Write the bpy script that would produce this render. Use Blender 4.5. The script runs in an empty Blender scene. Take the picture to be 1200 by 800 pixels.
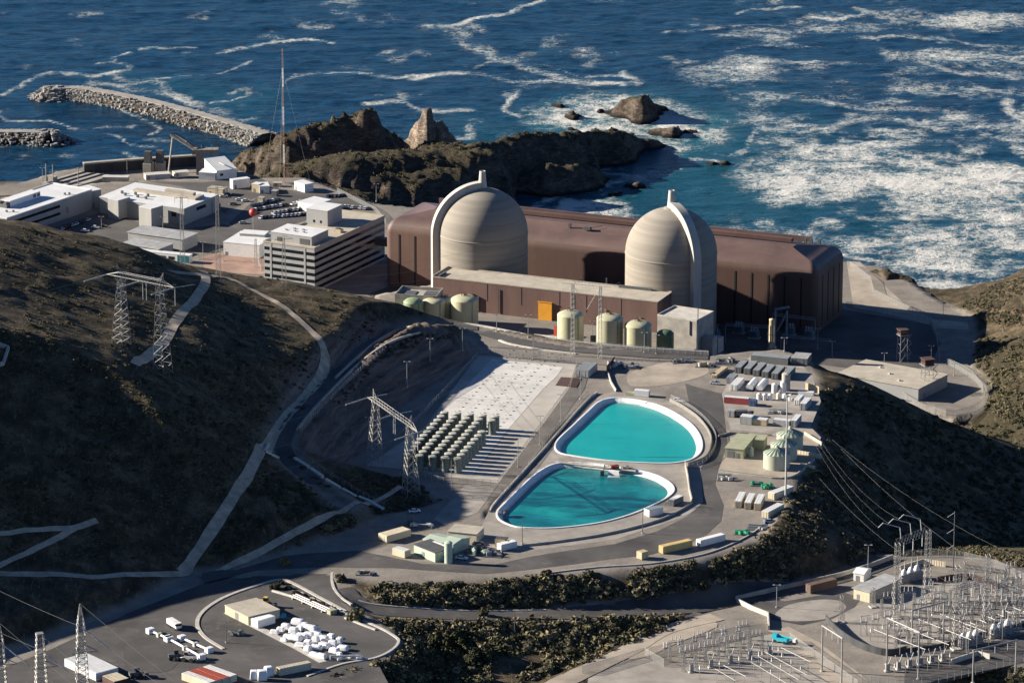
import bpy, bmesh, math, random
import numpy as np
from mathutils import Vector, Matrix
from mathutils.geometry import delaunay_2d_cdt
R = math.radians
rnd = random.Random(7)
SC = bpy.context.scene
COL = SC.collection
PI = math.pi

# ---------------------------------------------------------------- camera
HC, PITCH, F = 654.0, R(16.2), 5400.0      # height above the sea, look-down angle, focal length in 1200-wide pixels
CT, ST = math.cos(PITCH), math.sin(PITCH)
cd = bpy.data.cameras.new('camera'); cam = bpy.data.objects.new('camera', cd); COL.objects.link(cam)
cam.location = (0, 0, HC); cam.rotation_euler = (PI/2 - PITCH, 0, 0)
cd.sensor_width = 36; cd.lens = 36*F/1200; cd.clip_start = 5; cd.clip_end = 60000
SC.camera = cam

def P(px, py, z=94.0):
    u, v = (px-600)/F, (py-400)/F
    dy, dz = CT - v*ST, -ST - v*CT
    t = (z-HC)/dz
    return Vector((u*t, dy*t, z))
def depth(p): return p[1]*CT - (p[2]-HC)*ST
def ppm(p): return F/depth(p)              # pixels per metre at a point
def hpx(p, n):                             # metres of height that cover n pixels upright at p
    return n/(ppm(p)*CT*1.0)
def proj(p):
    d = depth(p); up = p[1]*ST + (p[2]-HC)*CT
    return 600+F*p[0]/d, 400-F*up/d

# ---------------------------------------------------------------- noise
def _h(ix, iy, s):
    n = (ix.astype(np.int64)*374761393 + iy.astype(np.int64)*668265263 + s*974634777) & 0x7fffffff
    n = ((n ^ (n >> 13))*1274126177) & 0x7fffffff
    return ((n ^ (n >> 16)) & 0xffff)/65535.0
def vnoise(x, y, s=0):
    ix, iy = np.floor(x), np.floor(y); fx, fy = x-ix, y-iy
    fx = fx*fx*(3-2*fx); fy = fy*fy*(3-2*fy)
    a, b = _h(ix, iy, s), _h(ix+1, iy, s); c, d = _h(ix, iy+1, s), _h(ix+1, iy+1, s)
    return (a*(1-fx)+b*fx)*(1-fy) + (c*(1-fx)+d*fx)*fy
def fbm(x, y, o=4, s=0, g=.5):
    t, a, n = 0, 1, 0
    for k in range(o):
        t = t + a*vnoise(x*2**k+k*17.3, y*2**k-k*9.1, s+k); n += a; a *= g
    return t/n
def ridged(x, y, o=4, s=0):
    t, a, n = 0, 1, 0
    for k in range(o):
        t = t + a*(1-abs(2*vnoise(x*2**k+k*7.3, y*2**k-k*3.1, s+k)-1)); n += a; a *= .5
    return t/n
def in_poly(X, Y, poly):
    r = np.zeros(X.shape, bool); n = len(poly)
    for i in range(n):
        x0, y0 = poly[i][0], poly[i][1]; x1, y1 = poly[(i+1) % n][0], poly[(i+1) % n][1]
        if y0 == y1: continue
        r ^= ((Y >= y0) != (Y >= y1)) & (X < (x1-x0)*(Y-y0)/(y1-y0)+x0)
    return r
def seg_dist(X, Y, pts, closed):
    best = np.full(X.shape, 1e9); zz = np.zeros(X.shape); n = len(pts)
    for i in range(n if closed else n-1):
        a, b = pts[i], pts[(i+1) % n]; dx, dy = b[0]-a[0], b[1]-a[1]
        t = np.clip(((X-a[0])*dx+(Y-a[1])*dy)/max(dx*dx+dy*dy, 1e-9), 0, 1)
        d = np.hypot(X-a[0]-t*dx, Y-a[1]-t*dy); m = d < best
        best = np.where(m, d, best)
        if len(a) > 2: zz = np.where(m, a[2]+t*(b[2]-a[2]), zz)
    return best, zz
def sdist(X, Y, poly):                      # negative inside
    d, _ = seg_dist(X, Y, [(p[0], p[1]) for p in poly], True)
    return np.where(in_poly(X, Y, poly), -d, d)
def smooth(pts, n=6, closed=False):         # Catmull-Rom
    pts = [Vector(p) for p in pts]; N = len(pts); out = []
    for i in range(N if closed else N-1):
        p = [pts[(i+k) % N] if closed else pts[min(max(i+k, 0), N-1)] for k in (-1, 0, 1, 2)]
        for j in range(n):
            t = j/n
            out.append(.5*((2*p[1])+(p[2]-p[0])*t+(2*p[0]-5*p[1]+4*p[2]-p[3])*t*t+(3*p[1]-p[0]-3*p[2]+p[3])*t**3))
    if not closed: out.append(pts[-1])
    return out

# ---------------------------------------------------------------- materials
MATS = {}
class NT:
    def __init__(s, name):
        s.m = bpy.data.materials.new(name); s.m.use_nodes = True
        s.n = s.m.node_tree.nodes; s.l = s.m.node_tree.links
        s.b = s.n['Principled BSDF']; s.out = s.n['Material Output']
    def node(s, t, **kw):
        o = s.n.new(t)
        for k, v in kw.items(): setattr(o, k, v)
        return o
    def link(s, a, b): s.l.new(a, b)
    def val(s, i, v):
        if hasattr(v, 'is_linked'): s.link(v, i)
        else: i.default_value = v
    def tc(s, kind='Object'):
        return s.node('ShaderNodeTexCoord').outputs[kind]
    def pos(s): return s.node('ShaderNodeNewGeometry').outputs['Position']
    def mapping(s, vec, scale=(1, 1, 1), rot=(0, 0, 0)):
        m = s.node('ShaderNodeMapping'); s.link(vec, m.inputs[0])
        m.inputs['Scale'].default_value = scale; m.inputs['Rotation'].default_value = rot
        return m.outputs[0]
    def noise(s, vec, scale, detail=4, rough=.55, lac=2.0):
        t = s.node('ShaderNodeTexNoise'); s.link(vec, t.inputs['Vector'])
        t.inputs['Scale'].default_value = scale; t.inputs['Detail'].default_value = detail
        t.inputs['Roughness'].default_value = rough
        return t.outputs['Fac']
    def ramp(s, f, stops):
        r = s.node('ShaderNodeValToRGB'); s.link(f, r.inputs[0]); e = r.color_ramp.elements
        while len(e) < len(stops): e.new(.5)
        for k, (p, c) in enumerate(stops):
            e[k].position = p; e[k].color = (*c, 1) if len(c) == 3 else c
        return r.outputs[0]
    def mix(s, f, a, b, mode='MIX'):
        m = s.node('ShaderNodeMix', data_type='RGBA', blend_type=mode)
        s.val(m.inputs[0], f)
        for i, v in ((6, a), (7, b)): s.val(m.inputs[i], (*v, 1) if isinstance(v, tuple) and len(v) == 3 else v)
        return m.outputs[2]
    def math(s, op, a, b=0.0, c=None, clamp=False):
        m = s.node('ShaderNodeMath', operation=op); m.use_clamp = clamp
        s.val(m.inputs[0], a); s.val(m.inputs[1], b)
        if c is not None: s.val(m.inputs[2], c)
        return m.outputs[0]
    def mrange(s, v, a, b, c=0., d=1.):
        m = s.node('ShaderNodeMapRange'); m.interpolation_type = 'SMOOTHSTEP'
        s.val(m.inputs[0], v)
        for i, q in enumerate((a, b, c, d)): s.val(m.inputs[i+1], q)
        return m.outputs[0]
    def attr(s, name):
        a = s.node('ShaderNodeAttribute'); a.attribute_name = name
        return a.outputs['Fac']
    def bump(s, h, dist=.1, strength=1.0):
        b = s.node('ShaderNodeBump'); s.link(h, b.inputs['Height'])
        b.inputs['Distance'].default_value = dist; b.inputs['Strength'].default_value = strength
        s.link(b.outputs[0], s.b.inputs['Normal'])
    def color(s, c): s.val(s.b.inputs['Base Color'], (*c, 1) if isinstance(c, tuple) else c)
    def rough(s, r): s.val(s.b.inputs['Roughness'], r)

def mat(name, col, var=.18, scale=.35, rough=.75, metal=0.0, bump=0.0, streak=False, ribs=0, dirt=None):
    """painted / mineral surface: base colour with uneven weathering, optional vertical streaks and ribbing"""
    if name in MATS: return MATS[name]
    t = NT(name); v = t.tc()
    n1 = t.noise(t.mapping(v, (1, 1, .22) if streak else (1, 1, 1)), scale, 5, .6)
    dk = tuple(c*(1-var*1.6) for c in col); lt = tuple(min(1, c*(1+var*.7)) for c in col)
    c = t.ramp(n1, [(.3, dk), (.72, lt)])
    if dirt:
        c = t.mix(t.mrange(t.noise(v, scale*3.1, 6, .65), .55, .75), c, dirt)
    t.color(c); t.rough(rough); t.b.inputs['Metallic'].default_value = metal
    if ribs:
        w = t.node('ShaderNodeTexWave'); w.bands_direction = 'DIAGONAL'; t.link(t.mapping(v, (1, 1, 0)), w.inputs[0])
        w.inputs['Scale'].default_value = ribs
        t.bump(w.outputs['Fac'], .06)
    elif bump:
        t.bump(t.noise(v, scale*8, 6, .65), bump)
    MATS[name] = t.m
    return t.m

# ---------------------------------------------------------------- mesh building
class MB:
    def __init__(s): s.v = []; s.f = []
    def add(s, vs, fs):
        o = len(s.v); s.v += [tuple(v) for v in vs]; s.f += [tuple(i+o for i in f) for f in fs]; return s
    def box(s, c, d, rz=0.0):               # centre of the base, size
        cx, cy, cz = c; x, y, z = d[0]/2, d[1]/2, d[2]; cs, sn = math.cos(rz), math.sin(rz)
        q = [(-x, -y), (x, -y), (x, y), (-x, y)]
        vs = [(cx+a*cs-b*sn, cy+a*sn+b*cs, cz) for a, b in q] + [(cx+a*cs-b*sn, cy+a*sn+b*cs, cz+z) for a, b in q]
        return s.add(vs, [(3, 2, 1, 0), (4, 5, 6, 7), (0, 1, 5, 4), (1, 2, 6, 5), (2, 3, 7, 6), (3, 0, 4, 7)])
    def bar(s, a, b, r=.1, n=4, r2=None):
        a, b = Vector(a), Vector(b); d = b-a
        if d.length < 1e-6: return s
        d.normalize(); u = d.orthogonal().normalized(); w = d.cross(u); r2 = r if r2 is None else r2
        cs = [(math.cos(2*PI*(k+.5)/n), math.sin(2*PI*(k+.5)/n)) for k in range(n)]
        vs = [a+(u*c+w*q)*r for c, q in cs] + [b+(u*c+w*q)*r2 for c, q in cs]
        fs = [(k, (k+1) % n, n+(k+1) % n, n+k) for k in range(n)] + [tuple(range(n-1, -1, -1)), tuple(range(n, 2*n))]
        return s.add(vs, fs)
    def tube(s, pts, r, n=5):
        for a, b in zip(pts[:-1], pts[1:]): s.bar(a, b, r, n)
        return s
    def lathe(s, prof, n=24, c=(0, 0, 0), cap=True):
        vs = []; fs = []; m = len(prof)
        for r, z in prof:
            for k in range(n):
                a = 2*PI*k/n; vs.append((c[0]+r*math.cos(a), c[1]+r*math.sin(a), c[2]+z))
        for i in range(m-1):
            for k in range(n):
                fs.append((i*n+k, i*n+(k+1) % n, (i+1)*n+(k+1) % n, (i+1)*n+k))
        if cap:
            fs.append(tuple(range(n-1, -1, -1))); fs.append(tuple((m-1)*n+k for k in range(n)))
        return s.add(vs, fs)
    def prism(s, poly, z0, z1):
        n = len(poly)
        a = sum(poly[i][0]*poly[(i+1) % n][1]-poly[(i+1) % n][0]*poly[i][1] for i in range(n))
        if a < 0: poly = list(reversed(poly))
        vs = [(p[0], p[1], z0) for p in poly]+[(p[0], p[1], z1) for p in poly]
        return s.add(vs, [tuple(range(n-1, -1, -1)), tuple(range(n, 2*n))]+[(k, (k+1) % n, n+(k+1) % n, n+k) for k in range(n)])
    def quad(s, *p): return s.add(p, [tuple(range(len(p)))])
    def build(s, name, m, parent=None, sm=False):
        me = bpy.data.meshes.new(name); me.from_pydata(s.v, [], s.f); me.update()
        return link(name, me, m, parent, sm)
def link(name, me, m, parent=None, sm=False):
    me.materials.append(MATS[m] if isinstance(m, str) else m)
    if sm: me.polygons.foreach_set('use_smooth', [True]*len(me.polygons))
    o = bpy.data.objects.new(name, me); COL.objects.link(o)
    if parent: o.parent = parent
    return o
def tag(o, label, cat, group=None, kind=None):
    o['label'] = label; o['category'] = cat
    if group: o['group'] = group
    if kind: o['kind'] = kind
    return o
def struct(o): o['kind'] = 'structure'; return o
def thing(name, label, cat, loc, rz=0.0, group=None):
    o = bpy.data.objects.new(name, None); COL.objects.link(o)
    o.location = loc; o.rotation_euler = (0, 0, rz)
    o.empty_display_size = .1
    return tag(o, label, cat, group)
def dup(root, loc, rz, label, group=None):
    r = root.copy(); COL.objects.link(r); r.location = loc; r.rotation_euler = (0, 0, rz); r['label'] = label
    if group: r['group'] = group
    for ch in root.children:
        c = ch.copy(); COL.objects.link(c); c.parent = r
        for g in ch.children:
            d = g.copy(); COL.objects.link(d); d.parent = c
    return r
def ang(A, B): return math.atan2(B[1]-A[1], B[0]-A[0])

# ---------------------------------------------------------------- light
SUN_EL, SUN_BACK = R(21), R(10.5)             # low sun from the left, a little behind the scene
sd = Vector((-math.cos(SUN_BACK)*math.cos(SUN_EL), math.sin(SUN_BACK)*math.cos(SUN_EL), math.sin(SUN_EL)))
ld = bpy.data.lights.new('sun', 'SUN'); ld.energy = 5.0; ld.angle = R(.5); ld.color = (1, .915, .79)
so = bpy.data.objects.new('sun', ld); COL.objects.link(so); so.rotation_euler = sd.to_track_quat('Z', 'Y').to_euler()
W = bpy.data.worlds.new('World'); SC.world = W; W.use_nodes = True
sky = W.node_tree.nodes.new('ShaderNodeTexSky'); sky.sky_type = 'NISHITA'; sky.sun_disc = False
sky.sun_elevation = SUN_EL; sky.sun_rotation = math.atan2(sd.x, sd.y); sky.altitude = 50; sky.dust_density = 0; sky.air_density = .6; sky.ozone_density = 6.0
bg = W.node_tree.nodes['Background']; W.node_tree.links.new(sky.outputs[0], bg.inputs[0]); bg.inputs[1].default_value = .05
SC.view_settings.view_transform = 'Standard'; SC.view_settings.look = 'None'
SC.view_settings.exposure = 1.3; SC.view_settings.gamma = 1.0
SC.cycles.max_bounces = 5; SC.cycles.diffuse_bounces = 2; SC.cycles.glossy_bounces = 3; SC.cycles.transparent_max_bounces = 12
SC.cycles.use_denoising = True
# ================================================================ terrain
PL, TER, GR, SW = 94.0, 40.0, 26.0, 82.0    # reservoir terrace, tank terrace, plant grade, switchyard (metres above the sea)
# natural ground: pixel x, pixel y, elevation
CP = [
 # hill crest in front of the plant
 (0,258,154),(70,266,147),(150,286,136),(240,313,124),(330,327,116.5),(440,349,109.5),(470,357,107),(500,366,103),(520,372,98.5),(545,379,93.5),
 # hill face
 (0,360,158),(100,390,150),(200,400,138),(270,330,122),(340,370,117.5),(382,415,114),(376,448,114),(330,440,118.5),(300,400,123),
 (0,480,148),(120,490,138),(230,470,131),(330,500,114),(400,400,112.5),(440,385,110.5),(280,570,110),(200,560,119),(100,590,116),(0,600,118),
 (225,655,97),(150,665,101),(60,680,103),(0,690,103),
 (300,620,102),(340,590,105),(400,570,98),(430,600,95),(440,570,95),(470,590,94.5),
 (100,1000,90),(400,1000,84),(700,1000,68),(1000,1000,68),(1300,1000,85),
 # slopes below the terrace
 (430,740,90),(560,760,84),(520,790,85),(700,745,82),(640,800,82),(800,735,81.5),(620,695,91),(500,700,92),(720,690,90),(560,775,83),
 # gully on the right
 (1000,440,88),(1050,462,79),(1100,490,69),(1150,504,59),(1200,520,49),(1260,535,40),(1010,560,80),(1050,560,74),(1100,560,64),(1150,560,55),(1200,560,46),(1100,620,62),(1200,610,48),(1150,615,55),(1010,620,79),(1200,440,36),(1160,450,29),(1130,410,26),(1250,420,46),
 (1050,645,76),(1150,655,78),(1200,640,80),(1300,600,40),(1300,700,80),(1400,500,40),(1200,790,76),(1150,800,73),(1300,800,90),(945,600,93),(970,622,91),(990,655,86),(960,570,91),(930,640,93),
 # far right hill by the sea
 (1120,362,24),(1150,354,31),(1200,346,42),(1250,338,50),(1180,385,30),(1400,340,62),(1200,375,36),
 # plant flat
 (0,300,26),(200,250,26),(400,260,26),(600,300,26),(800,360,26),(1000,350,26),(-200,260,30),(-500,270,60),(0,200,4),(150,180,3),(300,170,3),(400,180,3),(520,200,1),(700,220,0),(900,270,0),
]
WCP = [(-300,1872,180),(-300,1738,182),(-300,1660,169),(-300,1600,156),(-300,1540,138),(-300,1440,108),(-450,1900,196),(-450,1738,190),(-450,1640,182),(-450,1560,162),(-450,1450,122),(-700,1900,200),(-700,1700,165),(-700,1550,125),(-220,1440,101),(-700,1400,115)]
for c_ in [(1050,462,79),(1100,490,69),(1150,504,59),(1200,520,49),(0,258,154),(70,266,147),(150,286,136),(240,313,124),(330,327,116.5),(440,349,109.5),(500,366,103)]:
    q_ = P(*c_); WCP.append((q_.x-4, q_.y+32, c_[2]-13)); WCP.append((q_.x-8, q_.y+80, max(24, c_[2]-42)))
cpw = np.array([tuple(P(*c)) for c in CP]+WCP)
CK = 45.0
def rbf_fit():
    d = np.sqrt(((cpw[:, None, :2]-cpw[None, :, :2])**2).sum(-1)+CK*CK)
    n = len(cpw); A = np.zeros((n+1, n+1)); A[:n, :n] = d-np.eye(n)*2.0; A[:n, n] = 1; A[n, :n] = 1
    return np.linalg.solve(A, np.append(cpw[:, 2], 0))
rbw = rbf_fit()
def grow(a, b, step, far, side, k=1.22):
    core = np.arange(a, b+.01, step); lo = []; hi = []
    s, v = step, a
    while v > far[0]: s *= k; v -= s; lo.append(v)
    s, v = step, b
    while v < far[1]: s *= k; v += s; hi.append(v)
    return np.concatenate([np.array(lo[::-1]), core, np.array(hi)])
GX = grow(-300, 300, 2.5, (-1600, 1600), 0); GY = grow(1380, 2640, 2.5, (500, 2900), 0)
TX, TY = np.meshgrid(GX, GY)
H = np.full(TX.shape, rbw[-1])
for (cx, cy, cz), w in zip(cpw, rbw[:-1]): H += w*np.sqrt((TX-cx)**2+(TY-cy)**2+CK*CK)
H = np.clip(H, -20, 330)
def wp(pts, z): return [tuple(P(p[0], p[1], z)) for p in pts]
RAW = H.copy()
# --- roads graded into the hill: (pixel x, y, elevation), half width
BENCH = [(410,590,99),(372,566,102),(345,545,105),(332,525,107),(338,500,108),(365,468,108),(395,438,107.5),(425,412,106),(455,394,103.5),(490,385,99.5),(525,382,96),(560,385,94.5)]
bench = smooth([P(*p) for p in BENCH], 5)
MIDR = [(396,690,93.4),(412,705,92),(440,714,90.5),(500,719,88.5),(560,721,87),(640,720,85.4),(720,717,84),(800,712,82.8),(870,700,82.2),(930,688,82.2),(1000,672,82.2),(1040,655,82.2)]
midr = smooth([P(*p) for p in MIDR], 5)
BOTR = [(840,722,82.2),(780,738,82),(740,760,82),(700,780,82),(640,808,82.5),(560,850,84)]
botr = smooth([P(*p) for p in BOTR], 5)
PATH2 = [(1000,310,26),(1040,322,26),(1090,355,26),(1130,375,26),(1200,386,28),(1300,390,34)]
def grade(pts, hw, up, dn):
    global H
    d, z = seg_dist(TX, TY, [tuple(p) for p in pts], False); d = np.maximum(0, d-hw)
    H = np.clip(H, z-dn*d, z+up*d)
NATMASK = np.ones(TX.shape)
def platform(poly, e, up, dn, world=False):
    global H, NATMASK
    d = np.maximum(0, sdist(TX, TY, poly if world else wp(poly, e)))
    H = np.clip(H, e-dn*d, e+up*d); NATMASK = np.minimum(NATMASK, np.clip((d-.5)/3.5, 0, 1))
grade(midr, 7, .75, .6); grade(botr, 6, .7, .6)
POLY_HB = [(-300,262),(-60,245),(60,236),(110,228),(240,222),(290,215),(290,200),(285,196),(262,190),(238,192),(100,196),(70,200),(20,215),(-60,222),(-300,240)]
platform(POLY_HB, 8, 3.0, 3.0)
POLY_GR = [(-700,280),(-60,238),(60,224),(110,214),(235,209),(262,204),(285,200),(305,208),(360,208),(440,238),(560,250),(990,292),(1010,303),(1052,318),(1090,345),
           (1135,372),(1140,395),(1135,430),(1155,455),(1150,480),(1120,490),(1090,478),(1040,456),(1000,440),(940,430),(700,430),(440,368),(240,322),(-60,345),(-700,420)]
platform(POLY_GR, GR, .62, 3.0)
POLY_TER = [(430,396),(440,345),(520,330),(800,365),(826,372),(830,425),(700,440),(560,420)]
platform(POLY_TER, TER, .68, 4)

POLY_SW = [(840,706),(870,700),(930,690),(1000,675),(1045,652),(1110,650),(1165,655),(1260,690),(1330,760),(1260,800),(1150,770),(1080,800),(1000,850),(820,850),(690,790),(740,758),(800,735)]
platform(POLY_SW, SW, .55, .5)
POLY_LOW = [(225,672),(300,668),(385,662),(396,690),(412,712),(432,722),(458,738),(468,752),(450,772),(380,790),(470,850),(-60,850),(-60,790),(60,745),(150,712)]
platform(POLY_LOW, PL-.6, .55, .5)
POLY_PL = [(395,548),(465,480),(556,420),(548,396),(566,386),(610,397),(660,406),(760,413),(830,417),(870,412),(915,409),(944,418),(950,430),(958,460),(950,498),(962,512),(955,535),(930,560),(922,585),
           (905,612),(893,630),(860,645),(815,657),(760,665),(650,674),(560,677),(470,682),(402,676),(384,668),(300,672),(240,676),(330,652),(425,618),(450,608),(520,588),(480,562)]
platform(POLY_PL, PL, .62, .68)
grade(bench, 4.5, .9, .62)
d = sdist(TX, TY, wp([(395,548),(556,420),(700,425),(660,500),(560,600),(540,580),(480,555)], PL)); H = np.where(d < 0, PL, H)   # the pad itself stays flat
# --- coast: the land drops to the sea bed outside this line
COAST = [P(*p, 0) for p in [(-900,262),(-300,250),(-60,228),(20,222),(68,205),(100,197),(238,193),(258,190),(280,192),(300,205),(380,232),(450,262),(520,275),(700,295),(960,338),(1000,343),(1060,352),(1085,355),(1099,361),(1118,374),
         (1132,362),(1150,356),(1200,352),(1260,345),(1500,325)]]
coast = [tuple(c) for c in COAST]+[(2500, 2250, 0), (2500, -2000, 0), (-2500, -2000, 0), (-2500, 2300, 0)]
din = -sdist(TX, TY, coast)
jag = (ridged(TX/14, TY/14, 3, 5)-.5)*6
edge = din*.95+jag*np.clip(1-din/35, 0, 1)-4
H = np.where(din < 60, np.minimum(H, edge), H)
# --- roughness of the natural slopes
rockm = np.clip(1-(din-2)/26, 0, 1)*np.clip((din+14)/14, 0, 1)
natural = NATMASK*np.clip(np.abs(seg_dist(TX, TY, [tuple(p) for p in bench], False)[0]-4)/6, 0, 1)*np.clip((seg_dist(TX, TY, [tuple(p) for p in midr], False)[0]-5.5)/2, 0, 1)
gully = (fbm(TX/60+TY/200, TY/110, 3, 3)-.5)*6.0*np.clip((H-112)/20, 0, 1)
H += natural*((fbm(TX/16, TY/16, 4, 11)-.5)*1.7 + (fbm(TX/4.5, TY/4.5, 2, 4)-.5)*.9 + gully)
cutd = np.clip(1-np.maximum(0, sdist(TX, TY, wp([(395,546),(340,540),(352,490),(430,404),(500,388),(548,394),(556,424)], 100)))/4, 0, 1)
H += cutd*np.clip((H-PL-1)/3, 0, 1)*np.clip((110-H)/3, 0, 1)*.95*np.sin(H*2*PI/3.6)
POOL_A = [(651,524),(655,515),(672,499),(690,482),(703,471),(720,467),(745,469),(770,475),(790,484),(808,496),(818,508),(822,520),(820,530),(812,537),(800,541),(780,543),(745,542),(715,540),(690,537),(665,533),(655,530)]
POOL_B = [(583,600),(590,592),(610,572),(628,556),(645,546),(660,543),(690,543),(715,546),(740,550),(765,556),(780,563),(788,570),(788,577),(778,585),(760,594),(735,604),(705,612),(670,617),(640,619),(610,618),(595,614),(585,608)]
pools = [smooth([P(*p, PL) for p in q], 5, True) for q in (POOL_A, POOL_B)]
for q in pools:
    d = sdist(TX, TY, q); H = np.where(d < 2.5, PL-5, H)
def ter(x, y):
    x = np.asarray(x, float); y = np.asarray(y, float)
    i = np.clip(np.searchsorted(GX, x)-1, 0, len(GX)-2); j = np.clip(np.searchsorted(GY, y)-1, 0, len(GY)-2)
    fx = (x-GX[i])/(GX[i+1]-GX[i]); fy = (y-GY[j])/(GY[j+1]-GY[j])
    return (H[j, i]*(1-fx)+H[j, i+1]*fx)*(1-fy)+(H[j+1, i]*(1-fx)+H[j+1, i+1]*fx)*fy
_t = np.arange(1380, 2640, .5)
def G(px, py):                               # the visible ground point at a pixel
    u, v = (px-600)/F, (py-400)/F
    dy, dz = CT-v*ST, -ST-v*CT
    t = _t/dy; x, y, z = u*t, _t, HC+dz*t
    hit = np.nonzero(z < ter(x, y))[0]
    if len(hit) == 0: return P(px, py, 0)
    k = hit[0]
    return Vector((x[k], y[k], float(ter(x[k], y[k]))))
def up(v, dz): return Vector((v[0], v[1], v[2]+dz))

# terrain mesh
ny, nx = TX.shape
vv = np.stack([TX, TY, H], -1).reshape(-1, 3)
idx = np.arange(nx*ny).reshape(ny, nx)
ff = np.stack([idx[:-1, :-1], idx[:-1, 1:], idx[1:, 1:], idx[1:, :-1]], -1).reshape(-1, 4)
def np_mesh(name, v, f, attrs=None, sm=True):
    me = bpy.data.meshes.new(name); me.vertices.add(len(v)); me.vertices.foreach_set('co', np.ascontiguousarray(v, np.float32).ravel())
    k = f.shape[1]; me.loops.add(f.size); me.loops.foreach_set('vertex_index', f.ravel().astype(np.int32))
    me.polygons.add(len(f)); me.polygons.foreach_set('loop_start', np.arange(0, f.size, k, dtype=np.int32))
    for a, d in (attrs or {}).items():
        at = me.attributes.new(a, 'FLOAT', 'POINT'); at.data.foreach_set('value', np.ascontiguousarray(d, np.float32).ravel())
    me.update(calc_edges=True)
    if sm: me.polygons.foreach_set('use_smooth', np.ones(len(f), bool))
    return me
_s, _w = np.gradient(H, GY, GX); slope = np.hypot(_s, _w)
rock_a = np.clip(rockm*np.clip((slope-.35)/.3, 0, 1), 0, 1)
cutm = np.clip(1-np.maximum(0, sdist(TX, TY, wp([(395,546),(330,540),(345,480),(430,400),(500,384),(548,392),(556,424)], 100)))/6, 0, 1)*np.clip((slope-.2)/.2, 0, 1)
def zone(poly, e, soft=4): return np.clip(1-np.maximum(0, sdist(TX, TY, wp(poly, e)))/soft, 0, 1)
green = np.clip(zone([(1060,640),(1210,650),(1210,640),(1100,625)], 70, 25)+zone([(1150,400),(1260,380),(1260,500),(1165,480)], 40, 25)*.8+zone([(1080,820),(1210,800),(1210,840)], 68, 20), 0, 1)
tm = NT('ground'); pv = tm.pos()
n_big, n_mid, n_fine = tm.noise(pv, .018, 5, .6), tm.noise(pv, .11, 5, .62), tm.noise(pv, .8, 4, .65)
strk = tm.noise(tm.mapping(pv, (.25, .045, .12), (0, 0, R(25))), 1.0, 6, .68)
hill = tm.ramp(n_mid, [(.34, (.034, .030, .018)), (.5, (.085, .064, .038)), (.64, (.215, .160, .098))])
hill = tm.mix(tm.mrange(strk, .5, .68), hill, (.135, .105, .068))
hill = tm.mix(tm.mrange(n_fine, .52, .68, 0, .6), hill, (.024, .023, .014))
hill = tm.mix(tm.mrange(n_big, .56, .72, 0, .5), hill, (.12, .085, .048))
hill = tm.mix(tm.math('MULTIPLY', tm.attr('green'), tm.mrange(n_mid, .3, .6, .35, .9)), hill, tm.mix(n_fine, (.032, .034, .017), (.105, .088, .045)))
vf = tm.noise(pv, 1.9, 3, .7); ero = tm.noise(tm.mapping(pv, (.62, .10, .3), (0, 0, R(28))), 1.0, 5, .7)
hill = tm.mix(tm.mrange(vf, .40, .66, .55, 0), hill, (.028, .025, .016)); hill = tm.mix(tm.mrange(ero, .56, .70, 0, .75), hill, (.21, .165, .108))
grav = tm.ramp(tm.math('ADD', tm.math('MULTIPLY', n_mid, .6), tm.math('MULTIPLY', n_fine, .4)), [(.36, (.155, .138, .120)), (.62, (.265, .236, .202))])
grav = tm.mix(tm.mrange(n_big, .45, .7, 0, .5), grav, (.175, .158, .138))
rockc = tm.ramp(tm.noise(tm.mapping(pv, (1, 1, 2.2)), .16, 7, .7), [(.3, (.035, .028, .023)), (.55, (.12, .088, .065)), (.75, (.24, .18, .125))])
bands = tm.noise(tm.mapping(pv, (.03, .03, .75)), 1.0, 5, .7)
cutc = tm.ramp(bands, [(.36, (.085, .062, .054)), (.62, (.235, .175, .145))])
c = tm.mix(tm.attr('natural'), grav, hill); c = tm.mix(tm.attr('cut'), c, cutc); c = tm.mix(tm.attr('rock'), c, rockc)
tm.color(c); tm.rough(.95); tm.b.inputs['Specular IOR Level'].default_value = .15
hgt = tm.math('ADD', tm.math('MULTIPLY', n_fine, .5), tm.noise(pv, 2.6, 4, .7))
tm.bump(tm.math('MULTIPLY', hgt, tm.math('ADD', tm.math('MULTIPLY', tm.attr('natural'), .9), .1)), .8, .8)
MATS['ground'] = tm.m
struct(link('ground', np_mesh('ground', vv, ff, {'natural': natural, 'rock': rock_a, 'cut': cutm, 'green': green}), 'ground'))

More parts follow.
